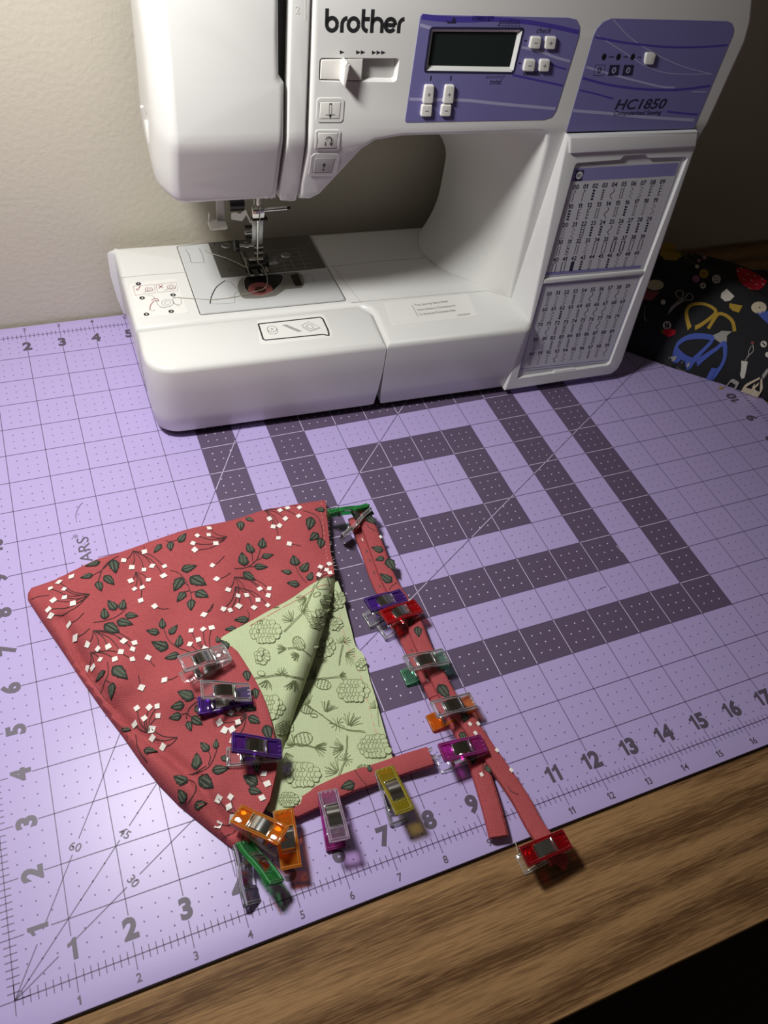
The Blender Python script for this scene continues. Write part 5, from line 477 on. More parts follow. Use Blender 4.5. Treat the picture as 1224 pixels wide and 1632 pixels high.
'cone': {'f': [[(5.696,5.479),(5.745,5.501),(5.707,5.42)],[(5.623,5.37),(5.622,5.31),(5.571,5.363)],[(5.625,5.246),(5.612,5.185),(5.573,5.256)],[(5.769,5.456),(5.762,5.519),(5.823,5.476)],[(5.688,5.346),(5.678,5.28),(5.632,5.349)],[(5.7,5.231),(5.686,5.173),(5.651,5.241)],[(5.849,5.58),(5.893,5.639),(5.891,5.533)],[(5.845,5.453),(5.875,5.518),(5.894,5.424)],[(5.759,5.328),(5.734,5.259),(5.704,5.35)],[(5.777,5.21),(5.798,5.157),(5.73,5.179)],[(5.711,5.105),(5.699,5.045),(5.659,5.115)],[(5.903,5.558),(5.935,5.626),(5.955,5.527)],[(5.904,5.423),(5.95,5.405),(5.883,5.361)],[(5.834,5.309),(5.841,5.247),(5.782,5.293)],[(5.836,5.18),(5.878,5.147),(5.804,5.125)],[(5.77,5.084),(5.761,5.019),(5.713,5.089)],[(5.981,5.531),(6.036,5.572),(6.007,5.467)],[(5.966,5.396),(6.012,5.446),(5.999,5.344)],[(5.917,5.288),(5.972,5.314),(5.93,5.221)],[(5.901,5.158),(5.948,5.129),(5.872,5.096)],[(5.832,5.076),(5.875,5.042),(5.799,5.021)],[(6.045,5.498),(6.083,5.549),(6.081,5.456)],[(6.039,5.384),(6.077,5.434),(6.074,5.342)],[(5.97,5.279),(6.022,5.263),(5.95,5.21)],[(5.979,5.139),(6.017,5.095),(5.938,5.086)],[(5.908,5.039),(5.94,4.994),(5.867,4.997)],[(6.118,5.487),(6.171,5.492),(6.113,5.419)],[(6.107,5.359),(6.156,5.409),(6.139,5.302)],[(6.041,5.248),(6.083,5.213),(6.006,5.188)],[(6.035,5.114),(6.081,5.078),(5.999,5.053)],[(5.977,5.027),(5.974,4.964),(5.923,5.026)],[(6.175,5.326),(6.193,5.259),(6.117,5.292)],[(6.11,5.221),(6.13,5.159),(6.056,5.186)],[(6.105,5.093),(6.144,5.061),(6.073,5.04)],[(6.182,5.214),(6.234,5.228),(6.185,5.149)],[(7.299,5.513),(7.338,5.538),(7.329,5.48)],[(7.189,5.485),(7.154,5.475),(7.185,5.54)],[(7.083,5.444),(7.05,5.426),(7.065,5.509)],[(7.321,5.484),(7.354,5.484),(7.279,5.431)],[(7.19,5.448),(7.151,5.434),(7.184,5.506)],[(7.085,5.39),(7.06,5.362),(7.049,5.432)],[(7.453,5.541),(7.464,5.524),(7.373,5.493)],[(7.325,5.463),(7.342,5.447),(7.256,5.415)],[(7.202,5.413),(7.17,5.419),(7.238,5.469)],[(7.081,5.34),(7.048,5.338),(7.092,5.4)],[(6.974,5.351),(6.947,5.329),(6.951,5.405)],[(7.335,5.423),(7.374,5.435),(7.312,5.373)],[(7.199,5.375),(7.16,5.353),(7.185,5.423)],[(7.089,5.304),(7.054,5.287),(7.079,5.357)],[(6.976,5.289),(6.959,5.248),(6.923,5.314)],[(7.341,5.397),(7.385,5.419),(7.338,5.353)],[(7.202,5.333),(7.217,5.314),(7.136,5.287)],[(7.077,5.255),(7.052,5.22),(7.027,5.277)],[(6.972,5.235),(6.938,5.233),(6.983,5.309)],[(7.224,5.307),(7.252,5.299),(7.161,5.245)],[(7.095,5.215),(7.063,5.188),(7.065,5.248)],[(6.984,5.193),(6.954,5.168),(6.958,5.242)],[(7.217,5.266),(7.188,5.234),(7.172,5.276)],[(7.101,5.177),(7.076,5.139),(7.04,5.182)],[(6.971,5.133),(6.958,5.097),(6.913,5.138)],[(7.233,5.234),(7.216,5.2),(7.156,5.211)],[(7.102,5.147),(7.096,5.115),(7.029,5.119)],[(7.236,5.214),(7.212,5.181),(7.178,5.206)],[(7.696,5.966),(7.644,5.932),(7.692,6.021)],[(7.533,5.853),(7.506,5.821),(7.473,5.867)],[(7.528,5.817),(7.503,5.788),(7.471,5.828)],[(7.56,5.794),(7.539,5.761),(7.484,5.784)],[(7.413,5.734),(7.387,5.706),(7.361,5.76)],[(7.565,5.766),(7.537,5.733),(7.496,5.765)],[(7.42,5.699),(7.398,5.667),(7.352,5.712)],[(7.42,5.664),(7.402,5.635),(7.353,5.666)],[(7.436,5.647),(7.42,5.619),(7.368,5.642)],[(7.442,5.61),(7.477,5.609),(7.379,5.544)],[(5.609,4.813),(5.644,4.849),(5.633,4.785)],[(5.55,4.786),(5.545,4.734),(5.515,4.79)],[(5.545,4.713),(5.55,4.668),(5.515,4.71)],[(5.676,4.852),(5.721,4.842),(5.669,4.816)],[(5.659,4.778),(5.676,4.822),(5.689,4.764)],[(5.603,4.746),(5.599,4.698),(5.57,4.75)],[(5.597,4.679),(5.613,4.629),(5.563,4.668)],[(5.537,4.647),(5.528,4.601),(5.506,4.656)],[(5.722,4.814),(5.752,4.849),(5.744,4.79)],[(5.712,4.744),(5.758,4.735),(5.707,4.707)],[(5.658,4.709),(5.687,4.671),(5.633,4.686)],[(5.643,4.638),(5.619,4.6),(5.617,4.657)],[(5.591,4.606),(5.6,4.558),(5.559,4.6)],[(5.768,4.771),(5.81,4.747),(5.753,4.738)],[(5.764,4.695),(5.803,4.661),(5.742,4.665)],[(5.707,4.662),(5.749,4.685),(5.723,4.629)],[(5.695,4.597),(5.698,4.552),(5.664,4.596)],[(5.639,4.566),(5.682,4.54),(5.623,4.534)],[(5.754,4.63),(5.791,4.603),(5.737,4.602)],[(6.895,4.666),(6.859,4.633),(6.85,4.677)],[(5.339,3.733),(5.38,3.749),(5.356,3.681)],[(5.399,3.719),(5.438,3.739),(5.421,3.669)],[(5.333,3.639),(5.342,3.591),(5.282,3.627)],[(5.34,3.527),(5.341,3.478),(5.286,3.524)],[(5.455,3.806),(5.462,3.849),(5.504,3.795)],[(5.453,3.702),(5.486,3.736),(5.491,3.661)],[(5.4,3.62),(5.415,3.569),(5.345,3.6)],[(5.395,3.51),(5.378,3.46),(5.341,3.531)],[(5.333,3.43),(5.327,3.384),(5.282,3.437)],[(5.492,3.794),(5.533,3.818),(5.52,3.742)],[(5.512,3.687),(5.549,3.71),(5.537,3.641)],[(5.451,3.599),(5.431,3.558),(5.407,3.623)],[(5.458,3.488),(5.455,3.438),(5.403,3.491)],[(5.399,3.407),(5.432,3.376),(5.363,3.365)],[(5.556,3.766),(5.595,3.777),(5.57,3.717)],[(5.574,3.662),(5.621,3.669),(5.582,3.603)],[(5.512,3.573),(5.539,3.54),(5.474,3.538)],[(5.516,3.467),(5.527,3.417),(5.46,3.452)],[(5.449,3.397),(5.481,3.365),(5.411,3.357)],[(5.626,3.752),(5.644,3.795),(5.676,3.727)],[(5.616,3.643),(5.647,3.672),(5.649,3.603)],[(5.574,3.567),(5.606,3.532),(5.535,3.525)],[(5.567,3.466),(5.603,3.433),(5.528,3.42)],[(5.502,3.375),(5.535,3.34),(5.461,3.333)],[(5.679,3.729),(5.726,3.739),(5.693,3.67)],[(5.674,3.619),(5.712,3.598),(5.652,3.572)],[(5.616,3.548),(5.663,3.544),(5.612,3.489)],[(5.628,3.433),(5.669,3.413),(5.602,3.384)],[(5.569,3.362),(5.57,3.319),(5.52,3.359)],[(5.737,3.608),(5.777,3.595),(5.726,3.56)],[(5.684,3.531),(5.72,3.511),(5.662,3.487)],[(5.683,3.427),(5.719,3.407),(5.654,3.386)],[(5.748,3.501),(5.763,3.462),(5.696,3.485)],[(5.781,3.213),(5.819,3.213),(5.76,3.183)],[(5.701,3.212),(5.666,3.221),(5.724,3.243)],[(5.616,3.171),(5.575,3.148),(5.598,3.201)],[(5.777,3.172),(5.813,3.163),(5.742,3.138)],[(5.699,3.167),(5.656,3.152),(5.694,3.196)],[(5.612,3.127),(5.611,3.095),(5.569,3.119)],[(5.547,3.144),(5.506,3.132),(5.54,3.178)],[(5.694,3.123),(5.696,3.091),(5.646,3.108)],[(5.62,3.086),(5.62,3.056),(5.579,3.076)],[(5.538,3.096),(5.515,3.06),(5.5,3.11)],[(5.699,3.087),(5.715,3.063),(5.651,3.062)],[(5.613,3.041),(5.576,3.016),(5.593,3.061)],[(5.529,3.045),(5.495,3.018),(5.502,3.068)],[(5.693,3.046),(5.688,3.013),(5.642,3.032)],[(6.507,4.766),(6.385,4.727),(6.48,4.957)],[(7.609,6.224),(7.838,6.338),(7.603,6.074)],[(5.537,4.35),(5.591,4.318),(5.519,4.315)],[(7.326,5.932),(7.412,5.953),(7.332,5.876)]],'l': [[(7.518,5.631),(7.539,5.657),(7.559,5.597)],[(7.528,5.583),(7.537,5.548),(7.466,5.562)],[(7.522,5.541),(7.558,5.535),(7.506,5.477)],[(7.418,5.507),(7.437,5.479),(7.367,5.471)],[(7.52,5.493),(7.538,5.466),(7.469,5.456)],[(7.421,5.458),(7.436,5.43),(7.37,5.427)],[(7.423,5.416),(7.44,5.385),(7.366,5.384)],[(7.875,6.079),(7.905,6.064),(7.847,6.022)],[(7.869,6.037),(7.867,6.008),(7.809,6.044)],[(7.757,6.053),(7.726,6.047),(7.746,6.116)],[(7.987,6.026),(8.001,5.997),(7.921,6.001)],[(7.877,5.995),(7.908,5.996),(7.878,5.935)],[(7.767,6.013),(7.737,6.03),(7.801,6.074)],[(7.997,5.987),(8.018,5.962),(7.94,5.949)],[(7.884,5.952),(7.901,5.928),(7.832,5.917)],[(7.751,5.969),(7.719,5.964),(7.746,6.034)],[(7.999,5.943),(8.002,5.912),(7.928,5.937)],[(7.883,5.909),(7.879,5.877),(7.818,5.914)],[(7.758,5.921),(7.777,5.894),(7.699,5.874)],[(7.641,5.875),(7.624,5.837),(7.574,5.903)],[(7.888,5.858),(7.914,5.835),(7.833,5.802)],[(7.762,5.885),(7.763,5.851),(7.697,5.875)],[(7.654,5.829),(7.637,5.795),(7.592,5.857)],[(8.009,5.866),(8.028,5.844),(7.956,5.829)],[(7.898,5.826),(7.935,5.83),(7.899,5.757)],[(7.766,5.822),(7.738,5.794),(7.719,5.872)],[(7.641,5.784),(7.634,5.752),(7.58,5.79)],[(7.889,5.774),(7.881,5.742),(7.823,5.779)],[(7.772,5.782),(7.769,5.748),(7.704,5.778)],[(7.633,5.732),(7.639,5.702),(7.572,5.712)],[(7.761,5.739),(7.773,5.707),(7.691,5.706)],[(7.282,5.041),(7.314,5.036),(7.271,4.986)],[(7.188,5.037),(7.166,5.014),(7.155,5.072)],[(7.095,4.999),(7.063,5.003),(7.104,5.055)],[(7.286,4.988),(7.317,4.985),(7.279,4.934)],[(7.19,4.996),(7.162,4.973),(7.157,5.042)],[(7.098,4.954),(7.066,4.967),(7.123,5.012)],[(7.388,4.986),(7.41,4.962),(7.346,4.945)],[(7.295,4.95),(7.328,4.944),(7.281,4.89)],[(7.201,4.945),(7.171,4.963),(7.232,4.998)],[(7.102,4.908),(7.082,4.877),(7.057,4.938)],[(7.397,4.948),(7.415,4.921),(7.351,4.914)],[(7.306,4.904),(7.334,4.896),(7.289,4.854)],[(7.217,4.902),(7.19,4.918),(7.245,4.951)],[(7.107,4.859),(7.094,4.826),(7.058,4.876)],[(7.015,4.861),(7.001,4.828),(6.966,4.879)],[(7.406,4.901),(7.413,4.867),(7.349,4.883)],[(7.308,4.866),(7.306,4.833),(7.257,4.866)],[(7.216,4.859),(7.223,4.827),(7.165,4.842)],[(7.118,4.813),(7.11,4.775),(7.06,4.821)],[(7.017,4.817),(6.989,4.791),(6.983,4.862)],[(7.402,4.854),(7.434,4.861),(7.407,4.801)],[(7.311,4.807),(7.344,4.815),(7.319,4.75)],[(7.203,4.81),(7.196,4.772),(7.146,4.817)],[(7.115,4.764),(7.121,4.73),(7.062,4.748)],[(7.025,4.775),(7.013,4.744),(6.98,4.79)],[(7.408,4.813),(7.439,4.801),(7.382,4.758)],[(7.303,4.764),(7.291,4.731),(7.253,4.779)],[(7.215,4.762),(7.238,4.743),(7.183,4.718)],[(7.124,4.722),(7.13,4.685),(7.067,4.705)],[(7.03,4.722),(7.024,4.686),(6.975,4.726)],[(7.318,4.722),(7.349,4.728),(7.323,4.669)],[(7.215,4.721),(7.217,4.686),(7.162,4.711)],[(7.137,4.674),(7.106,4.662),(7.124,4.727)],[(7.226,4.672),(7.208,4.638),(7.178,4.699)],[(7.559,5.449),(7.535,5.494),(7.586,5.465)],[(7.503,5.412),(7.485,5.366),(7.478,5.421)],[(7.51,5.356),(7.509,5.308),(7.482,5.355)],[(7.618,5.484),(7.634,5.539),(7.648,5.479)],[(7.627,5.422),(7.664,5.467),(7.65,5.403)],[(7.568,5.382),(7.545,5.336),(7.542,5.393)],[(7.566,5.324),(7.533,5.285),(7.545,5.341)],[(7.519,5.291),(7.528,5.242),(7.491,5.284)],[(7.679,5.453),(7.737,5.464),(7.681,5.42)],[(7.691,5.39),(7.748,5.406),(7.697,5.359)],[(7.626,5.359),(7.671,5.348),(7.617,5.333)],[(7.634,5.295),(7.691,5.299),(7.633,5.264)],[(7.578,5.264),(7.608,5.229),(7.556,5.246)],[(7.745,5.421),(7.791,5.408),(7.734,5.393)],[(7.745,5.36),(7.797,5.355),(7.738,5.329)],[(7.689,5.327),(7.716,5.29),(7.666,5.31)],[(7.701,5.264),(7.744,5.243),(7.686,5.239)],[(7.634,5.235),(7.661,5.194),(7.609,5.218)],[(7.75,5.301),(7.803,5.283),(7.737,5.27)],[(5.88,3.251),(5.915,3.234),(5.863,3.214)],[(5.87,3.191),(5.899,3.165),(5.844,3.159)],[(5.794,3.174),(5.819,3.147),(5.767,3.148)],[(5.857,3.14),(5.872,3.104),(5.823,3.124)],[(5.777,3.115),(5.809,3.093),(5.755,3.081)],[(7.25,3.793),(7.248,3.851),(7.303,3.804)],[(7.174,3.709),(7.188,3.65),(7.118,3.686)],[(7.173,3.59),(7.198,3.534),(7.119,3.558)],[(7.308,3.78),(7.371,3.81),(7.326,3.722)],[(7.238,3.683),(7.184,3.638),(7.204,3.731)],[(7.236,3.569),(7.271,3.531),(7.198,3.53)],[(7.388,3.873),(7.422,3.926),(7.432,3.846)],[(7.386,3.759),(7.443,3.782),(7.398,3.706)],[(7.322,3.663),(7.324,3.608),(7.271,3.654)],[(7.319,3.554),(7.267,3.514),(7.29,3.6)],[(7.244,3.471),(7.278,3.427),(7.201,3.433)],[(7.477,3.845),(7.474,3.905),(7.532,3.855)],[(7.484,3.733),(7.538,3.762),(7.503,3.684)],[(7.392,3.655),(7.396,3.592),(7.334,3.642)],[(7.391,3.534),(7.357,3.483),(7.349,3.561)],[(7.326,3.448),(7.371,3.417),(7.292,3.401)],[(7.547,3.822),(7.597,3.866),(7.58,3.778)],[(7.557,3.728),(7.614,3.755),(7.574,3.676)],[(7.469,3.624),(7.516,3.583),(7.425,3.572)],[(7.479,3.526),(7.495,3.464),(7.421,3.501)],[(7.388,3.433),(7.435,3.414),(7.364,3.384)],[(7.624,3.803),(7.684,3.824),(7.635,3.747)],[(7.618,3.686),(7.674,3.676),(7.602,3.629)],[(7.543,3.613),(7.602,3.607),(7.53,3.554)],[(7.545,3.492),(7.592,3.453),(7.504,3.439)],[(7.464,3.412),(7.523,3.438),(7.48,3.356)],[(7.685,3.775),(7.725,3.82),(7.721,3.74)],[(7.694,3.686),(7.748,3.676),(7.679,3.63)],[(7.613,3.602),(7.671,3.588),(7.593,3.542)],[(7.621,3.476),(7.654,3.437),(7.581,3.436)],[(7.549,3.38),(7.547,3.32),(7.496,3.374)],[(7.762,3.663),(7.817,3.671),(7.764,3.609)],[(7.682,3.553),(7.741,3.537),(7.661,3.492)],[(7.692,3.459),(7.718,3.405),(7.641,3.426)],[(7.771,3.544),(7.823,3.526),(7.75,3.49)],[(7.244,2.403),(7.287,2.441),(7.275,2.365)],[(7.162,2.324),(7.111,2.292),(7.136,2.37)],[(7.169,2.208),(7.128,2.163),(7.132,2.244)],[(7.292,2.377),(7.309,2.439),(7.347,2.365)],[(7.229,2.288),(7.211,2.227),(7.175,2.3)],[(7.243,2.188),(7.222,2.131),(7.192,2.203)],[(7.37,2.45),(7.39,2.503),(7.416,2.435)],[(7.376,2.352),(7.416,2.396),(7.414,2.318)],[(7.309,2.282),(7.268,2.232),(7.266,2.317)],[(7.307,2.178),(7.284,2.127),(7.262,2.195)],[(7.211,2.098),(7.25,2.062),(7.175,2.058)],[(7.463,2.423),(7.507,2.461),(7.495,2.385)],[(7.466,2.331),(7.526,2.347),(7.477,2.277)],[(7.386,2.246),(7.385,2.182),(7.326,2.241)],[(7.382,2.136),(7.403,2.089),(7.336,2.112)],[(7.302,2.059),(7.33,2.018),(7.26,2.028)],[(7.533,2.403),(7.594,2.422),(7.546,2.349)],[(7.528,2.302),(7.586,2.327),(7.548,2.251)],[(7.466,2.229),(7.478,2.176),(7.414,2.213)],[(7.475,2.113),(7.499,2.056),(7.419,2.086)],[(7.373,2.045),(7.402,2.004),(7.331,2.013)],[(7.589,2.4),(7.649,2.394),(7.58,2.345)],[(7.598,2.285),(7.657,2.306),(7.615,2.233)],[(7.534,2.204),(7.581,2.167),(7.494,2.159)],[(7.52,2.11),(7.564,2.082),(7.489,2.068)],[(7.456,2.027),(7.463,1.971),(7.401,2.014)],[(7.681,2.363),(7.735,2.361),(7.676,2.314)],[(7.676,2.26),(7.736,2.28),(7.691,2.207)],[(7.602,2.177),(7.664,2.164),(7.585,2.12)],[(7.607,2.088),(7.651,2.054),(7.572,2.045)],[(7.541,2.003),(7.588,1.98),(7.516,1.958)],[(7.673,2.166),(7.726,2.153),(7.658,2.117)],[(7.684,2.06),(7.726,2.015),(7.64,2.019)],[(5.568,2.289),(5.598,2.337),(5.608,2.263)],[(5.505,2.213),(5.459,2.178),(5.478,2.255)],[(5.503,2.101),(5.474,2.042),(5.454,2.126)],[(5.631,2.275),(5.665,2.327),(5.674,2.245)],[(5.57,2.181),(5.566,2.119),(5.517,2.182)],[(5.578,2.081),(5.614,2.029),(5.533,2.045)],[(5.699,2.356),(5.747,2.399),(5.735,2.313)],[(5.716,2.244),(5.76,2.282),(5.747,2.204)],[(5.643,2.169),(5.614,2.11),(5.595,2.193)],[(5.656,2.054),(5.628,2.001),(5.614,2.078)],[(5.576,1.978),(5.545,1.921),(5.53,2.007)],[(5.776,2.325),(5.821,2.371),(5.814,2.285)],[(5.785,2.221),(5.827,2.188),(5.755,2.179)],[(5.712,2.149),(5.721,2.091),(5.664,2.138)],[(5.715,2.032),(5.677,1.978),(5.673,2.067)],[(5.653,1.952),(5.672,1.9),(5.609,1.932)],[(5.867,2.304),(5.897,2.354),(5.91,2.277)],[(5.862,2.191),(5.913,2.159),(5.833,2.14)],[(5.779,2.118),(5.82,2.076),(5.743,2.075)],[(5.79,2.016),(5.779,1.951),(5.739,2.023)],[(5.738,1.92),(5.725,1.86),(5.689,1.931)],[(5.921,2.283),(5.984,2.298),(5.933,2.224)],[(5.946,2.18),(6.009,2.172),(5.937,2.119)],[(5.859,2.095),(5.918,2.073),(5.838,2.035)],[(5.866,1.985),(5.923,1.981),(5.86,1.928)],[(5.8,1.901),(5.817,1.848),(5.756,1.883)],[(5.994,2.252),(6.044,2.232),(5.976,2.205)],[(6.001,2.145),(6.058,2.159),(6.01,2.09)],[(5.936,2.056),(5.994,2.052),(5.93,1.998)],[(5.952,1.95),(6.001,1.931),(5.933,1.901)],[(5.879,1.872),(5.911,1.827),(5.84,1.84)],[(6.08,2.119),(6.132,2.094),(6.057,2.067)],[(6.012,2.038),(6.074,2.024),(5.997,1.977)],[(6.01,1.93),(6.045,1.888),(5.973,1.894)],[(6.081,2.012),(6.126,1.979),(6.05,1.967)],[(7.924,4.303),(7.885,4.303),(7.929,4.344)],[(7.853,4.27),(7.82,4.248),(7.837,4.301)],[(7.972,4.228),(8.004,4.208),(7.95,4.192)],[(7.916,4.251),(7.878,4.248),(7.917,4.29)],[(7.854,4.218),(7.865,4.184),(7.822,4.204)],[(7.792,4.237),(7.76,4.217),(7.777,4.267)],[(7.918,4.199),(7.915,4.164),(7.886,4.199)],[(7.858,4.168),(7.835,4.138),(7.833,4.189)],[(7.79,4.182),(7.769,4.146),(7.758,4.2)],[(7.91,4.151),(7.918,4.114),(7.874,4.14)],[(7.856,4.114),(7.824,4.088),(7.834,4.144)],[(7.792,4.134),(7.781,4.095),(7.756,4.141)],[(7.913,4.096),(7.93,4.067),(7.884,4.077)],[(5.218,1.801),(5.224,1.836),(5.25,1.795)],[(5.186,1.756),(5.177,1.727),(5.16,1.764)],[(5.194,1.694),(5.193,1.662),(5.165,1.695)],[(5.263,1.79),(5.284,1.817),(5.287,1.771)],[(5.225,1.739),(5.193,1.728),(5.214,1.768)],[(5.229,1.685),(5.208,1.657),(5.205,1.704)],[(5.295,1.831),(5.293,1.863),(5.323,1.833)],[(5.31,1.774),(5.339,1.79),(5.324,1.747)],[(5.27,1.728),(5.248,1.704),(5.249,1.748)],[(5.274,1.674),(5.261,1.641),(5.244,1.686)],[(5.238,1.631),(5.241,1.6),(5.21,1.628)],[(5.338,1.818),(5.357,1.847),(5.363,1.8)],[(5.349,1.761),(5.385,1.761),(5.35,1.729)],[(5.304,1.723),(5.293,1.691),(5.276,1.733)],[(5.314,1.657),(5.316,1.627),(5.288,1.655)],[(5.277,1.614),(5.29,1.584),(5.25,1.602)],[(5.388,1.801),(5.417,1.81),(5.397,1.774)],[(5.383,1.745),(5.414,1.735),(5.376,1.717)],[(5.351,1.701),(5.381,1.698),(5.349,1.674)],[(5.354,1.64),(5.362,1.611),(5.328,1.633)],[(5.321,1.605),(5.323,1.57),(5.29,1.604)],[(5.419,1.791),(5.454,1.79),(5.419,1.758)],[(5.424,1.729),(5.447,1.709),(5.407,1.708)],[(5.399,1.691),(5.43,1.682),(5.391,1.663)],[(5.395,1.632),(5.426,1.628),(5.392,1.604)],[(5.367,1.587),(5.364,1.555),(5.339,1.589)],[(5.457,1.771),(5.487,1.76),(5.448,1.744)],[(5.468,1.718),(5.496,1.729),(5.479,1.693)],[(5.434,1.674),(5.467,1.664),(5.426,1.644)],[(5.437,1.621),(5.461,1.599),(5.418,1.599)],[(5.401,1.576),(5.427,1.56),(5.387,1.553)],[(5.515,1.701),(5.547,1.709),(5.523,1.672)],[(5.477,1.657),(5.51,1.667),(5.487,1.626)],[(5.48,1.603),(5.506,1.586),(5.466,1.58)],[(5.517,1.641),(5.546,1.625),(5.504,1.615)],[(6.947,1.886),(6.983,1.909),(6.952,1.877)],[(6.914,1.878),(6.883,1.851),(6.908,1.886)],[(6.93,1.852),(6.916,1.811),(6.92,1.855)],[(6.976,1.895),(7.011,1.924),(6.982,1.886)],[(6.995,1.868),(6.982,1.914),(7.006,1.872)],[(6.962,1.86),(6.918,1.848),(6.959,1.871)],[(6.982,1.83),(6.967,1.787),(6.971,1.833)],[(6.952,1.823),(6.933,1.779),(6.941,1.827)],[(7.036,1.875),(7.076,1.899),(7.041,1.865)],[(7.052,1.847),(7.097,1.858),(7.054,1.836)],[(7.021,1.839),(7.057,1.815),(7.015,1.829)],[(7.037,1.814),(7.064,1.787),(7.03,1.807)],[(7.003,1.803),(7.016,1.763),(6.994,1.8)],[(7.085,1.856),(7.131,1.864),(7.086,1.845)],[(7.105,1.829),(7.151,1.821),(7.102,1.818)],[(7.067,1.821),(7.1,1.8),(7.062,1.812)],[(7.091,1.793),(7.098,1.751),(7.081,1.791)],[(7.057,1.784),(7.052,1.736),(7.046,1.784)],[(7.124,1.803),(7.162,1.792),(7.121,1.793)],[(6.85,3.965),(7.01,3.865),(6.781,3.853)],[(6.032,2.861),(6.236,2.853),(6.022,2.709)],[(6.301,3.494),(6.418,3.411),(6.244,3.409)],[(6.423,3.304),(6.497,3.273),(6.406,3.263)]]},
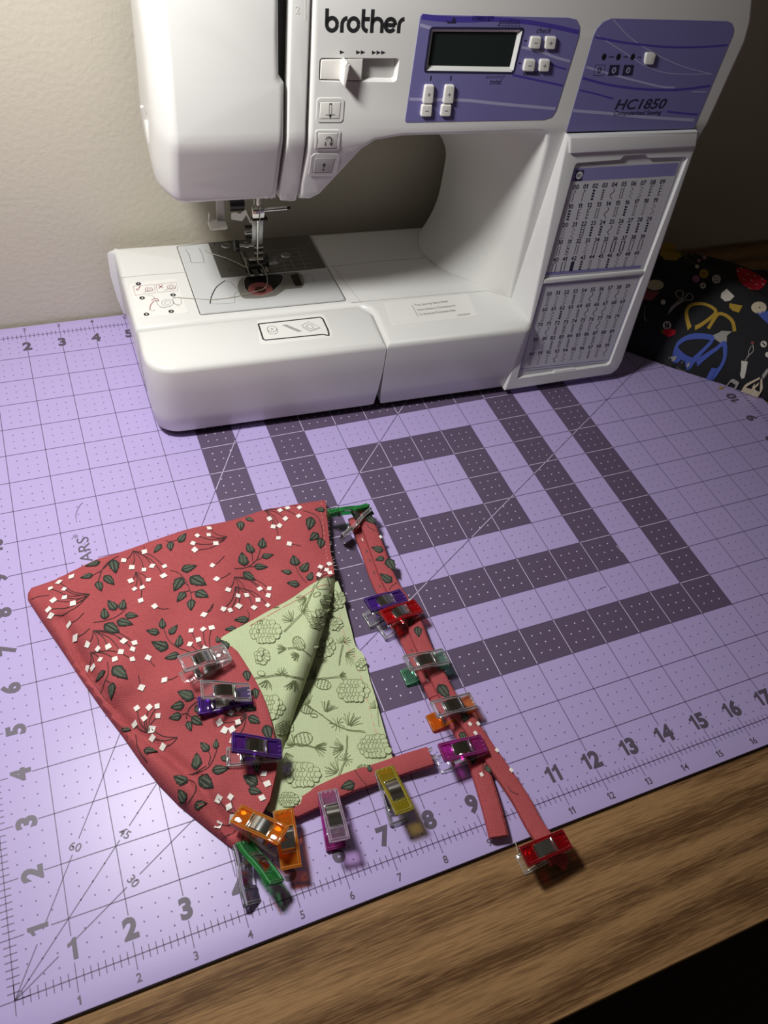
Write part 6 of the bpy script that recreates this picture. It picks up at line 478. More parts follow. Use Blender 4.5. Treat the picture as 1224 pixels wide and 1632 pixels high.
'pp_poly': [('white',[(24.436,13.499),(24.356,13.413),(24.272,13.361),(24.193,13.348),(24.132,13.373),(24.1,13.431),(24.103,13.51),(24.143,13.597),(24.212,13.675),(24.344,13.767),(24.49,13.836),(24.6,13.849),(24.62,13.781),(24.551,13.647)]),('white',[(23.791,13.412),(23.753,13.366),(23.704,13.338),(23.655,13.332),(23.614,13.349),(23.589,13.387),(23.586,13.437),(23.606,13.491),(23.645,13.538),(23.695,13.568),(23.746,13.575),(23.787,13.557),(23.811,13.518),(23.812,13.466)]),('white',[(22.238,12.69),(22.227,12.662),(22.196,12.653),(22.152,12.667),(22.103,12.7),(22.06,12.746),(22.029,12.794),(22.018,12.837),(22.029,12.865),(22.061,12.874),(22.107,12.862),(22.157,12.83),(22.201,12.785),(22.229,12.734)]),('white',[(22.2,13.322),(22.182,13.296),(22.155,13.283),(22.122,13.285),(22.089,13.301),(22.064,13.328),(22.05,13.36),(22.052,13.392),(22.068,13.417),(22.097,13.431),(22.131,13.431),(22.165,13.416),(22.19,13.389),(22.202,13.355)]),('white',[(24.612,10.698),(24.591,10.666),(24.557,10.65),(24.518,10.653),(24.48,10.675),(24.451,10.711),(24.437,10.754),(24.441,10.796),(24.462,10.828),(24.497,10.844),(24.538,10.842),(24.576,10.82),(24.605,10.783),(24.617,10.74)]),('gold',[(24.238,13.925),(24.11,13.797),(24.025,13.744),(23.943,13.73),(23.879,13.755),(23.846,13.815),(23.849,13.898),(23.889,13.989),(23.997,14.101),(24.144,14.208),(24.295,14.281),(24.407,14.295),(24.427,14.222),(24.355,14.08)]),('pink',[(23.768,13.767),(23.715,13.705),(23.65,13.666),(23.585,13.656),(23.532,13.677),(23.502,13.725),(23.501,13.791),(23.53,13.863),(23.584,13.926),(23.652,13.969),(23.721,13.982),(23.774,13.961),(23.802,13.91),(23.8,13.841)]),('white',[(24.628,10.375),(24.614,10.351),(24.589,10.34),(24.559,10.345),(24.528,10.364),(24.502,10.394),(24.487,10.428),(24.487,10.46),(24.501,10.484),(24.526,10.496),(24.559,10.492),(24.59,10.474),(24.615,10.444),(24.629,10.408)]),('red',[(26.611,14.89),(27.096,14.814),(27.183,14.374),(27.151,13.792),(26.735,13.476),(26.095,13.123),(25.141,12.689),(25.162,13.067),(26.052,14.124)]),('red',[(22.004,12.761),(22.173,12.673),(22.364,12.505),(22.313,12.451),(22.164,12.501),(22.036,12.638)]),('leafy',[(21.946,12.824),(22.027,12.746),(22.036,12.638),(21.971,12.688)]),('white',[(24.341,13.002),(24.404,12.618),(24.196,12.531),(24.04,12.579),(23.985,12.774),(24.089,12.919)]),('gold',[(24.134,12.457),(24.456,12.179),(24.243,12.016),(24.099,12.168),(24.06,12.34)]),('gold',[(24.875,17.083),(25.357,17.164),(25.323,16.58),(25.019,16.032),(23.685,15.019),(23.267,15.13),(23.354,15.57)]),('leafy',[(25.243,16.593),(25.684,16.732),(25.525,16.23),(25.066,15.977),(24.806,15.977)]),('cream',[(25.096,11.769),(25.02,11.689),(24.922,11.651),(24.818,11.661),(24.724,11.712),(24.659,11.796),(24.634,11.894),(24.657,11.99),(24.726,12.065),(24.83,12.107),(24.947,12.107),(25.053,12.063),(25.12,11.98),(25.133,11.874)]),('blue',[(24.717,11.751),(25.075,11.64),(24.867,11.233),(24.79,11.464)]),('cream',[(22.398,13.898),(22.32,13.819),(22.203,13.778),(22.07,13.782),(21.944,13.827),(21.846,13.901),(21.793,13.988),(21.799,14.073),(21.866,14.142),(21.985,14.187),(22.133,14.197),(22.274,14.165),(22.377,14.094),(22.42,13.997)]),('rose',[(21.83,14.137),(21.801,13.864),(22.143,13.69),(21.828,13.557),(21.575,13.686),(21.495,13.851)]),('white',[(23.896,10.726),(24.052,10.597),(24.003,10.45),(23.984,10.336),(23.925,10.379),(23.875,10.472)]),('gold',[(23.495,10.518),(23.454,10.489),(23.397,10.479),(23.346,10.491),(23.32,10.521),(23.329,10.557),(23.37,10.586),(23.427,10.596),(23.478,10.584),(23.504,10.554)]),('white',[(24.337,14.529),(24.24,14.437),(24.157,14.374),(24.092,14.343),(24.053,14.345),(24.043,14.377),(24.064,14.432),(24.118,14.504),(24.2,14.585),(24.306,14.668),(24.42,14.742),(24.505,14.779),(24.508,14.74),(24.435,14.64)]),('pinkish',[(25.51,15.597),(25.444,15.531),(25.365,15.471),(25.289,15.429),(25.237,15.418),(25.231,15.449),(25.268,15.515),(25.331,15.594),(25.404,15.666),(25.473,15.717),(25.529,15.742),(25.564,15.739),(25.573,15.71),(25.555,15.66)]),('pinkish',[(25.957,15.794),(25.898,15.733),(25.835,15.688),(25.778,15.666),(25.74,15.672),(25.729,15.705),(25.747,15.76),(25.789,15.823),(25.848,15.884),(25.912,15.93),(25.969,15.952),(26.008,15.946),(26.019,15.912),(26,15.858)]),('rose',[(24.281,10.93),(24.272,10.915),(24.256,10.908),(24.238,10.91),(24.22,10.92),(24.207,10.937),(24.2,10.956),(24.202,10.976),(24.212,10.99),(24.228,10.998),(24.246,10.996),(24.264,10.986),(24.277,10.969),(24.283,10.949)]),('grey',[(23.193,11.783),(23.437,11.729),(23.52,11.738),(23.804,11.562),(23.629,11.522),(23.559,11.316),(23.449,11.439),(23.308,11.642)]),('grey',[(22.569,13.184),(22.719,13.104),(22.383,13.04),(22.143,12.956),(22.303,13.118)])],
'pp_stroke': [('gold',0.11,[(22.704,12.31),(22.68,12.588),(22.756,12.821),(22.999,12.904),(23.325,12.803),(23.542,12.587),(23.594,12.368),(23.336,12.251),(23.029,12.209),(22.845,12.234)]),('gold',0.11,[(23.185,12),(23.43,12.162),(23.658,12.267),(23.848,12.104),(23.939,11.826),(23.872,11.525)]),('blue',0.1,[(22.76,11.629),(22.536,11.881),(22.367,12.121),(22.415,12.209),(22.673,12.148),(23.009,11.927),(23.249,11.699),(23.118,11.633),(22.906,11.616),(22.751,11.647)]),('blue',0.1,[(22.796,11.585),(23,11.477),(23.291,11.42),(23.509,11.395),(23.52,11.136),(23.436,10.982),(23.325,10.989),(23.204,11.109)]),('grey',0.035,[(22.779,13.179),(22.636,13.327),(22.641,13.478),(22.806,13.553),(22.908,13.423),(22.77,13.257),(22.578,13.204)]),('grey',0.035,[(22.648,13.154),(22.873,13.222),(23.084,13.339),(23.152,13.18),(23.032,13.065),(22.87,13.122),(22.683,13.127)]),('cream',0.03,[(24.333,10.054),(24.18,10.122),(24.034,10.199),(24.061,10.156),(24.174,10.039),(24.238,9.994),(24.226,10.047)]),('cream',0.035,[(24.364,10.021),(24.391,9.911),(24.425,9.83),(24.406,9.811),(24.29,9.924),(24.254,9.989),(24.328,9.977)]),('grey',0.1,[(24.39,10.023),(24.53,10.089)]),('grey',0.02,[(24.065,10.681),(24.095,10.806),(24.19,10.888)]),('grey',0.025,[(23.987,10.657),(24.067,10.708),(24.205,10.736),(24.232,10.9)]),('grey',0.02,[(23.517,10.533),(23.692,10.563),(23.809,10.455),(23.898,10.347),(23.852,10.383)]),('grey',0.025,[(22.159,12.189),(22.259,12.137),(22.412,12.009)]),('grey',0.02,[(22.694,11.694),(22.739,11.631),(22.564,11.619),(22.46,11.813),(22.546,11.836),(22.617,11.76)]),('grey',0.02,[(25.124,16.043),(24.476,15.065),(24.187,14.508)]),('grey',0.02,[(25.487,16.184),(25.471,15.868),(25.424,15.598)]),('grey',0.02,[(25.702,16.303),(25.783,16.029),(25.873,15.808)]),('grey',0.06,[(27.373,14.927),(28.525,15.412),(28.76,15.173)]),('grey',0.012,[(21.58,13.533),(21.533,13.328),(21.582,13.201)])],
'pp_dot': [('white',(26.789,14.809)),('white',(26.459,14.614)),('white',(26.696,14.334)),('white',(26.878,14.163)),('white',(26.217,14.001)),('white',(26.496,13.92)),('white',(27.007,13.903)),('white',(26.451,13.592)),('white',(25.6,13.323)),('white',(26.741,13.568)),('white',(25.197,12.829)),('white',(25.904,13.082))],
'pp_hole': [(24.28,13.614),(24.374,13.579),(24.2,13.494),(24.28,13.463),(23.685,13.47),(23.713,13.434),(22.096,12.809),(22.161,12.762),(22.102,12.757),(22.16,12.718),(24.049,14.012),(24.153,14),(23.962,13.899),(24.053,13.881),(24.514,10.778),(24.54,10.716),(24.89,11.867)],
'tail': [(10.218,-0.817,0.27),(10.214,-1.07,0.25),(10.191,-1.232,0.22),(10.102,-1.278,0.1)],
'clips': [((4.938,4.901,1.12),(3.952,4.714,1.42),'clear','clear','clear clip with clear lower lever,topmost of three on red fabric opening',0),((5.148,3.861,1.05),(4.202,4.004,1.45),'clear','purple','clear clip with purple lower lever,middle of three on red fabric opening',0),((5.358,2.551,0.92),(4.592,2.751,1.3),'purple','clear','purple clip with clear lower lever,lowest of three on red fabric opening',0),((4.332,1.511,0.85),(4.873,0.894,1.05),'orange','clear','orange clip lying across the pointed bottom tip of the red fabric',0),((5.144,1.382,0.62),(4.993,0.393,0.55),'orange','clear','orange clip pointing downwards at hem end over mat number 5',0),((4.357,1.07,0.42),(4.62,0.291,0.62),'green','clear','green clip with clear lower lever,tipped on edge above mat number 4',-0.75),((6.096,1.476,0.62),(5.98,0.512,0.8),'pinkclear','magenta','clear pinkish clip with magenta lower lever on hem above mat number 6',0),((7.379,1.567,0.55),(7.372,0.61,0.78),'yellow','clear','yellow clip with clear lower lever on hem above mat number 7',0),((9.525,8.291,0.66),(8.394,8.336,0.66),'green','clear','green clip standing on its side at upper end of the long tape',1.25),((9.334,5.445,0.6),(8.476,5.318,0.8),'purple','clear','purple clip on long tape,partly behind the bright red clip',0),((9.722,5.097,0.58),(8.524,4.847,0.86),'red','clear','bright red clip with clear lower lever on the long tape',0),((9.751,3.632,0.55),(8.654,3.606,0.8),'clear','teal','clear clip with pale green lower lever on long tape below red clip',0),((9.913,2.433,0.52),(8.782,2.383,0.8),'clear','orange','clear clip with orange lower lever on the two stacked tapes',0),((9.717,1.451,0.5),(8.534,1.467,0.74),'magenta','clear','magenta clip with clear lower lever on the shorter tape',0),((10.366,-0.928,0.52),(9.323,-0.967,0.62),'darkred','clear','dark red clip on tape end over the bare wooden desk',0)],
}
def ydep(x, z):
    """how far back the leaning front of the machine lies at (x, z), in inches"""
    if x > 9.3 or z > 8.1: return 0.14*z
    t = 8.1 - z
    if t < 0.5: return 0.14*8.1 - 0.14*t + 0.46*t*t/1.0
    return 0.14*8.1 - 0.07 + 0.115 + 0.25*(t-0.5)
def seg_d(px, py, poly, closed=True):
    b = 1e9; n = len(poly)
    for i in range(n if closed else n-1):
        x0, y0 = poly[i]; x1, y1 = poly[(i+1) % n]
        dx, dy = x1-x0, y1-y0; L = dx*dx+dy*dy
        t = 0 if L == 0 else max(0, min(1, ((px-x0)*dx+(py-y0)*dy)/L))
        d = math.hypot(px-x0-t*dx, py-y0-t*dy)
        if d < b: b = d
    return b
def inside(px, py, poly):
    c = False; j = len(poly)-1
    for i in range(len(poly)):
        xi, yi = poly[i]; xj, yj = poly[j]
        if (yi > py) != (yj > py) and px < (xj-xi)*(py-yi)/(yj-yi)+xi: c = not c
        j = i
    return c
def idw(x, y, ctl, p=2.6):
    s = w = 0
    for a, b, c in ctl:
        d = ((x-a)**2+(y-b)**2+0.05)**(p/2); s += c/d; w += 1/d
    return s/w
def sm(t):
    t = max(0, min(1, t)); return t*t*(3-2*t)
def h_red(x, y):
    h = idw(x, y, D['red_ctl'])
    h += 0.09*math.sin(1.9*x+0.8*y+1.0)*math.sin(0.9*y-0.5*x) + 0.025*math.sin(3.7*x-2.6*y)
    d = seg_d(x, y, D['red_fold'], False)
    h = 0.08 + (h-0.08)*math.sqrt(max(0, 1-(1-min(1, d/0.42))**2))
    c = seg_d(x, y, D['red_crease'], False)
    return h - 0.17*math.exp(-(c/0.13)**2)*sm(d/0.2)
def h_flap(x, y):
    h = idw(x, y, D['flap_ctl'])
    d = seg_d(x, y, D['flap_fold'], False)
    h += 0.05*math.sin(1.7*x+2.2*y)
    return h - 0.30*(1-min(1, d/0.30))**2
def h_low(x, y):
    return idw(x, y, D['low_ctl']) + 0.025*math.sin(2.1*x-1.2*y)
def h_pouch(x, y):
    d = (x-21.15)*0.69 + (y-13.05)*0.724
    e = (x-21.15)*0.724 - (y-13.05)*0.69
    d -= 0.10*math.sin(e*0.9+0.5)
    if d <= 0: return 0.0
    b = 2.15*math.sqrt(1-(1-min(1, d/2.3))**2)
    b *= 1 - 0.25*max(0, d-2.5)/2
    b *= sm((e+3.4)/2.0)*0.35+0.65
    b += 0.08*math.sin(2.2*d+0.8*e)*min(1, d) - 0.05*math.exp(-((d-0.28)/0.12)**2)*min(1, d/0.3)
    return max(0.02, b)
# ------------------------------------------------------------------ warm the glyph cache while the scene is empty
for c in '0123456789': glyphs(c, 0, 0.05); glyphs(c, 0, 0.0); glyphs(c, 0, 0.012)
# ------------------------------------------------------------------ room and desk
def slab(name, lo, hi, m, parent=None, bevel=0, **pr):
    b = MB(); b.box([(lo[i]+hi[i])/2 for i in range(3)], [hi[i]-lo[i] for i in range(3)], m, bevel=bevel); return b.build(name, parent, 40 if bevel else None, **pr)
slab('wall_back', (-45, 18.62, -29), (75, 22.0, 70), 'wall', kind='structure')
slab('floor', (-45, -50, -30), (75, 18.62, -29), 'floor', kind='structure')
desk = empty('desk', (10, 7.5, -29), 'brown wood-grain desk standing against the wall under the purple cutting mat', 'desk')
def dpart(name, lo, hi, m, bevel=0):
    b = MB(); b.box([(lo[i]+hi[i])/2 for i in range(3)], [hi[i]-lo[i] for i in range(3)], m, bevel=bevel)
    return b.build(name, desk, 40 if bevel else None, origin=(10, 7.5, -29))
dpart('desktop', (-14, -3.60, -1.10), (46, 18.55, -0.095), 'wood', 0.05)
dpart('front_rail', (-12, 1.0, -4), (44, 1.8, -1.10), 'wood_edge')
for x in (-12.5, 43.0):
    for y in (1.0, 16.8): dpart('leg', (x, y, -29), (x+1.5, y+1.5, -1.10), 'wood_edge')
# ------------------------------------------------------------------ cutting mat with its printed grid
mt = empty('cutting_mat', (0, 0, -0.09), 'large lilac cutting mat with plum squares, inch grid and ruler numbers lying on the desk', 'cutting mat')
MO = (0, 0, -0.09)
cor = fillet([(-0.62, -0.55), (24.62, -0.55), (24.62, 18.50), (-0.62, 18.50)], 0.4)
b = MB(); shell(b, cor, lambda u, v, d: (u, v, -d), 'lilac', r=0.012, depth=0.03); b.build('lilac_sheet', mt, 50, MO)
b = MB(); shell(b, offset(cor, 0.015), lambda u, v, d: (u, v, -0.031-d), 'mat_back', r=0, depth=0.059, back=lambda u, v: (u, v, -0.09)); b.build('dark_backing', mt, None, MO)
def dark(i, j):
    for x0, y0, x1, y1 in ((6, 3, 17, 14), (8, 5, 15, 12), (10, 7, 13, 10)):
        if x0 <= i <= x1 and y0 <= j <= y1 and (i in (x0, x1) or j in (y0, y1)): return True
    return False
def flat(z): return lambda u, v: (u, v, z)
for x0, y0, x1, y1 in ((6, 3, 18, 15), (8, 5, 16, 13), (10, 7, 14, 11)):
    sq = MB(); R_ = lambda a, b_, c, d: sq.poly([(a, b_), (c, b_), (c, d), (a, d)], flat(0.0025), 'lilac_dark')
    R_(x0, y0, x1, y0+1); R_(x0, y1-1, x1, y1); R_(x0, y0+1, x0+1, y1-1); R_(x1-1, y0+1, x1, y1-1)
    sq.build('plum_square_print', mt, None, MO)
ln = MB(); z5 = flat(0.005)
LW = 0.017
def gl(x0, y0, x1, y1, wd=LW):
    n = max(1, int(round(math.hypot(x1-x0, y1-y0)*24))); run = None; pts = []
    col = lambda t: 'line_light' if (lambda x, y: all(dark(math.floor(x+ex), math.floor(y+ey)) for ex in (-.004, .004) for ey in (-.004, .004)))(x0+(x1-x0)*t, y0+(y1-y0)*t) else 'line_dark'
    k = 0
    while k < n:
        c = col((k+.5)/n); s = k
        while k < n and col((k+.5)/n) == c: k += 1
        ln.ribbon([(x0+(x1-x0)*s/n, y0+(y1-y0)*s/n), (x0+(x1-x0)*k/n, y0+(y1-y0)*k/n)], wd*(1.15 if c == 'line_light' else 1), z5, c)
for x in range(1, 24): gl(x, 0.70, x, 17.30)
for y in range(1, 18):
    if y == 9: gl(0.70, y, 2.20, y); gl(2.75, y, 23.30, y)
    else: gl(0.70, y, 23.30, y)
for x0, y0, x1, y1 in ((0, 0, 24, 0), (0, 18, 24, 18), (0, 0, 0, 18), (24, 0, 24, 18)): gl(x0, y0, x1, y1)
for k in range(0, 193):
    t = 0.11 if k % 8 else 0.25
    for Y, s in ((0, 1), (18, -1)): gl(k/8, Y-t*s*(1 if k % 8 else .95), k/8, Y+t*s, LW*0.9)
for k in range(0, 145):
    t = 0.11 if k % 8 else 0.25
    for X, s in ((0, 1), (24, -1)): gl(X-t*s*(1 if k % 8 else .95), k/8, X+t*s, k/8, LW*0.9)
for a, lab, (lx, ly), end in ((30, '30', (2.2, 1.26), 23.5), (45, '45', (2.2, 2.19), 17.5), (60, '60', (1.29, 2.24), 9.9)):
    c, s = math.cos(math.radians(a)), math.sin(math.radians(a)); L = end/c; d0 = math.hypot(lx, ly); e0 = 0.62 if a == 60 else 0.0
    for q0, q1 in ((0.02, 0.88 if a != 45 else 1.0), (1.12 if a != 45 else 1.0, d0-0.15), (d0+0.15, L)): gl(c*q0, s*q0, c*q1, s*q1)
    ln.text(lab, z5, 'numeral', 0.23, lx, ly, math.radians(a-90), bold=0.012)
ln.build('grid_line_print', mt, None, MO)
dt = MB()
for i in range(24):
    for j in range(18):
        for a in (.25, .5, .75):
            for c in (.25, .5, .75):
                x, y = i+a, j+c
                if (j in (0, 17) and c == (.5 if 1 else 0) and a != .5) or x < .3 or y < .3: pass
                r = 0.021 if dark(i, j) else 0.0165
                dt.add([(x+r*math.cos(k*1.0472), y+r*math.sin(k*1.0472), 0.005) for k in range(6)], [[0, 1, 2, 3, 4, 5]], 'dot_light' if dark(i, j) else 'line_dark')
dt.build('quarter_inch_dot_print', mt, None, MO, kind='stuff')
z6 = flat(0.0065); Q = math.pi/2
def numeral(n, name, x, y, size, rot=0, bold=0.05):
    b = MB(); b.text(str(n), z6, 'numeral', size, x, y, rot, bold=bold); b.build(name, mt, None, MO)
for y, ys in ((0.48, -0.36), (17.52, 18.34)):
    for n in range(1, 24): numeral(n, 'ruler_numeral', n, y, 0.50); numeral(n, 'small_numeral', n, ys, 0.205, 0, 0.012)
for x, xs in ((0.48, -0.36), (23.52, 24.36)):
    for n in range(1, 18): numeral(n, 'ruler_numeral', x, n, 0.50, Q); numeral(n, 'small_numeral', xs, n, 0.205, Q, 0.012)
b = MB(); b.text('FISKARS', z6, 'numeral', 0.41, 2.47, 8.91, Q, sx=1.62/(glyphs('FISKARS')[2]*.41)); b.ribbon([(2.33+.05*math.cos(k*.5236), 9.80+.05*math.sin(k*.5236)) for k in range(12)], .012, z6, 'numeral', closed=True); b.text('R', z6, 'numeral', 0.075, 2.33, 9.80, Q); b.build('wordmark_print', mt, None, MO)
# ------------------------------------------------------------------ sewing machine (its own frame: x right, y back, z up from the mat)
SO = (5.0, 12.45, 0.0)
sm_ = empty('sewing_machine', SO, 'white computerized sewing machine with purple control panels standing on the lilac cutting mat', 'sewing machine', rz=math.radians(-2.4))
def S(mb, name, ang=35, parent=None, **p): return mb.build(name, parent or sm_, ang, **p)
FC = [('v', z) for z in (6.4, 6.8, 7.2, 7.5, 7.62, 7.74, 7.86, 7.98, 8.1, 9.0, 10.0)]
YB = 5.45
def front(off=0.0): return lambda u, v, d=0.0: (u, ydep(u, v)-off+d, v)
def onf(off): return lambda u, v: (u, ydep(u, v)-off, v)
# flat bed: rings from the bed's top edge down to the mat
BT = 2.6
def bedf(h=0.0): return lambda u, v, d=0.0: (u, v, BT+h-d)
def base_ring(P, name, m='white', r=0.16, bottom=0.14, tuck=0.14):
    b = MB(); shell(b, P, bedf(), m, r=r, depth=[(0, 0.9), (-tuck*0.3, 1.7), (-tuck*0.7, BT-bottom-0.18), (-tuck-0.12, BT-bottom)]); return S(b, name, 40)
ax = D['acc_r']; at_ = D['acc_top']
G = 0.012
acc = [(-0.17, 1.76), (-0.17, 0.95), (-0.10, 0.42), (0.22, 0.08), (0.85, 0.0), (6.30, 0.0), (6.44, 1.42), (6.40, 1.68), (6.10, 1.88)]
acc = fillet([(-0.17, 1.77), (-0.17, 0.0), (6.36, -0.0), (6.44, 1.5), (6.12, 1.92), (1.43, 1.83)], [0.04, 0.85, 0.02, 0.2, 0.1, 0], 7)
base_ring(acc, 'accessory_box')
bedp = [(-0.30, 5.78), (-0.20, 1.80), (1.43, 1.86), (6.14, 1.95), (6.39, 1.72), (6.465, 1.5), (6.385, 0.0), (10.95, 0.0), (11.3, 0.55), (11.3, 5.78)]
bedp = fillet(bedp, [0.2, 0.03, 0, 0.05, 0.1, 0.05, 0.02, 0.42, 0.05, 0.1], 6)
base_ring(bedp, 'flat_bed')
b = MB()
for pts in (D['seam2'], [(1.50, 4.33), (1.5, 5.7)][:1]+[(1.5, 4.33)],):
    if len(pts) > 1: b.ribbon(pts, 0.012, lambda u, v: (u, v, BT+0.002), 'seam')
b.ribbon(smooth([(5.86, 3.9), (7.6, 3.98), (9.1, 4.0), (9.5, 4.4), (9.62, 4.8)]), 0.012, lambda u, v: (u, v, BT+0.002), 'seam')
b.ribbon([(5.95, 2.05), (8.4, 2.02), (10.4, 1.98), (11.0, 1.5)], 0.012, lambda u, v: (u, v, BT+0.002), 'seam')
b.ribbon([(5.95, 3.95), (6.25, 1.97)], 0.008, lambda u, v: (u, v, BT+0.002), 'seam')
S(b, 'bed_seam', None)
b = MB()
for x, y in ((0.8, 0.9), (0.8, 4.9), (10.5, 0.9), (14.0, 1.2), (14.0, 4.7)): b.lathe([(0.0, 0.0), (0.34, 0.0), (0.32, 0.22), (0, 0.22)], (x, y, 0.012), 'black_plastic', 14)
S(b, 'rubber_foot', 40)
# C-shaped body: arm over the bed and the column on the right, with the tunnel narrowing to the back
A_ = D['arm']
armP = [(4.12, 11.75)] + [A_[1], A_[2], A_[3], A_[4], (4.08, 6.20)] + [(4.36, 6.17), (4.60, 6.31), (5.46, 7.56), (5.75, 7.78), (6.4, 7.87), (10.16, 7.87), (10.34, 7.78), (10.40, 7.55), (10.62, 5.2), (10.88, 2.6), (10.95, 0.22), (14.70, 0.16), (14.98, 0.26), (15.0, 0.5), (15.22, 7.5), (15.50, 9.2), (15.62, 9.9), (15.58, 10.35), (15.1, 11.75)]
armP = fillet(armP, [0, 0, 0, 0, 0, 0.05, .15, .2, .25, .2, .2, .12, .1, .1, 0, 0, 0.05, .1, .1, .1, 0, .3, .3, .2, .3], 4)
def ybody(x, z):
    """the casing's own front: below the arm the column stands upright behind the leaning chart holder"""
    if x < 9.3 or z > 7.98: return ydep(x, z)
    return 0.14*7.98+(7.98-z)*0.075
def casing(u, v, d=0.0): return (u, ybody(u, v)+d, v)
def lerp_tab(T_, y):
    for (a, va), (c, vc) in zip(T_, T_[1:]):
        if y <= c: return va+(vc-va)*max(0, (y-a)/(c-a))
    return T_[-1][1]
def tunnel(u, v, t):
    """move a point of the tunnel's rim towards the smaller rounded opening at the back; t = 0 front, 1 back"""
    if v > 7.95 or u > 11.0 or v < 0: return u, v
    if u > 10.36 and v <= 7.6:                       # the column's inner wall
        if v < 2.55: return u, v
        f = (v-2.6)/(7.87-2.6); zb = 2.62+f*(6.15-2.62)
        x_low = lerp_tab([(0, 10.88), (.14, 10.34), (.23, 10.12), (.36, 9.55), (.46, 9.28), (.62, 9.06), (.76, 9.02), (.9, 9.2), (1, 9.42)], t)
        x_mid = 9.86+(u-9.86)*(1-t)**1.8
        g = max(0, 1-f/.42)**2
        x = x_low*g+x_mid*(1-g) - 0.75*max(0, (f-.68)/.32)**2*t
        return x, v+(zb-v)*t
    if v > 7.5 and u > 5.5:                           # the ceiling
        f = min(1, (u-5.5)/(10.36-5.5)); ub = 5.5+(9.1-5.5)*f
        return u+(ub-u)*t*(1 if f > .3 else f/.3), v+(6.15+0.5*(1-f)-v)*t
    return u, v
b = MB()
lcdh = D['lcd_in']; 
holes = [(offset(fillet(D['slider'], 0.06), 0.0), 0.03, 0.16, 'grey_plastic'), (fillet(D['lcd_mid'], 0.04), 0.085, 0.08, None)]
shell(b, armP, casing, 'white', r=0.11, depth=None, holes=holes, cuts=FC+[('u', 9.3)], seg=5)
# side walls, lofted to the back
E_ = armP if area2(armP) > 0 else armP[::-1]
E_ = dens(E_, 0.35); n = len(E_); rings = []
TS = (0.0, .06, 0.12, .2, 0.28, .36, 0.46, .55, 0.64, .73, 0.82, .91, 1.0)
for t in TS:
    R_ = []
    for u, v in E_:
        y0 = ybody(u, v)+0.11; x, z = tunnel(u, v, t); R_.append((x, y0+(YB-y0)*t, z))
    rings.append(R_)
V = [p for r_ in rings for p in r_]; Fa = [[k*n+i, (k+1)*n+i, (k+1)*n+(i+1) % n, k*n+(i+1) % n] for k in range(len(TS)-1) for i in range(n)]
b.add(V, Fa, 'white')
b.poly(E_, lambda u, v: (tunnel(u, v, 1)[0], YB, tunnel(u, v, 1)[1]), 'white')
S(b, 'arm_and_column', 32)
# column seam: rounded ridge inside the tunnel
# head with its lean front
hd = [(0.98, 11.75), (1.03, 10.5), (1.06, 9.45), (1.045, 7.9), (1.03, 6.9), (1.06, 6.25), (3.50, 6.25)] + [(3.53, 7.82), (3.545, 9.03), (3.425, 9.19), (3.435, 11.75)]
hd = fillet(hd, [0, 0, 0, .3, .2, .42, .04, 0.2, .02, .02, 0], 5)
b = MB()
def headf(u, v, d=0.0):
    k = max(0, min(1, (1.75-u)/.65)); q = min(1, max(0, d-0.02)/1.0)
    return (u-0.30*k*math.sin(q*math.pi/2)+0.10*k*max(0, d-1.3)/2.5, ydep(u, v)-0.03+d, v)
shell(b, hd, headf, 'white', r=0.15, cuts=FC, seg=6, depth=[.3, .45, .6, .8, 1.0, 1.3, 1.8, 2.4, 3.0], back=lambda u, v: headf(u, v, 4.95-ydep(u, v)))
S(b, 'head_cover', 35)
sp = D['strip']; sp = [(sp[0][0], 11.7)]+sp[1:-1]+[(sp[-1][0], 11.7)]
b = MB(); shell(b, fillet(sp, [0, 0, .3, .3, .05, .06, .06, .05, .3, 0, 0], 3), front(-0.015), 'white', r=0.045, depth=0.7, cuts=FC); S(b, 'thread_guide_strip', 35)
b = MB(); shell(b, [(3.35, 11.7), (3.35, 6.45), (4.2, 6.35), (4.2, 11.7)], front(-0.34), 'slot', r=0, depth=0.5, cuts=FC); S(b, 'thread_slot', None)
b = MB(); b.box((3.62, ydep(3.6, 6.3)+0.25, 6.28), (0.10, 0.2, 0.12), 'white_key', bevel=0.02); S(b, 'thread_guide_hook')
# embossed numerals beside the slot
b = MB(); e_ = onf(0.012)
for t, x, z, s in (('3', 3.86, 6.30, 0.17),): b.text(t, onf(-0.009), 'white_key', s, x, z, bold=0.02)
b.ribbon([(3.74, 6.42), (3.74, 6.2)], 0.025, onf(-0.009), 'white_key'); b.ribbon([(3.97, 6.46), (3.96, 6.22), (3.9, 6.18), (3.8, 6.18)], 0.025, onf(-0.009), 'white_key')
b.text('2', onf(-0.009), 'white_key', 0.2, 3.82, 10.42, bold=0.02); b.ribbon([(3.98, 10.6), (3.99, 10.3)], 0.025, onf(-0.009), 'white_key'); b.poly([(3.95, 10.32), (4.03, 10.32), (3.99, 10.24)], onf(-0.009), 'white_key')
b.text('5', onf(0.037), 'white_key', 0.15, 3.23, 6.36, bold=0.02); b.ribbon([(3.38, 6.42), (3.36, 6.29)], 0.025, onf(0.037), 'white_key')
S(b, 'embossed_threading_numeral', None)
b = MB(); b.tube([(0.76, 3.0, 7.55), (0.66, 2.9, 7.9)], [0.05, 0.04], 'white_key', 8); b.box((0.74, 3.0, 7.3), (0.08, 0.3, 0.5), 'white_key', bevel=0.03); S(b, 'side_thread_hook')
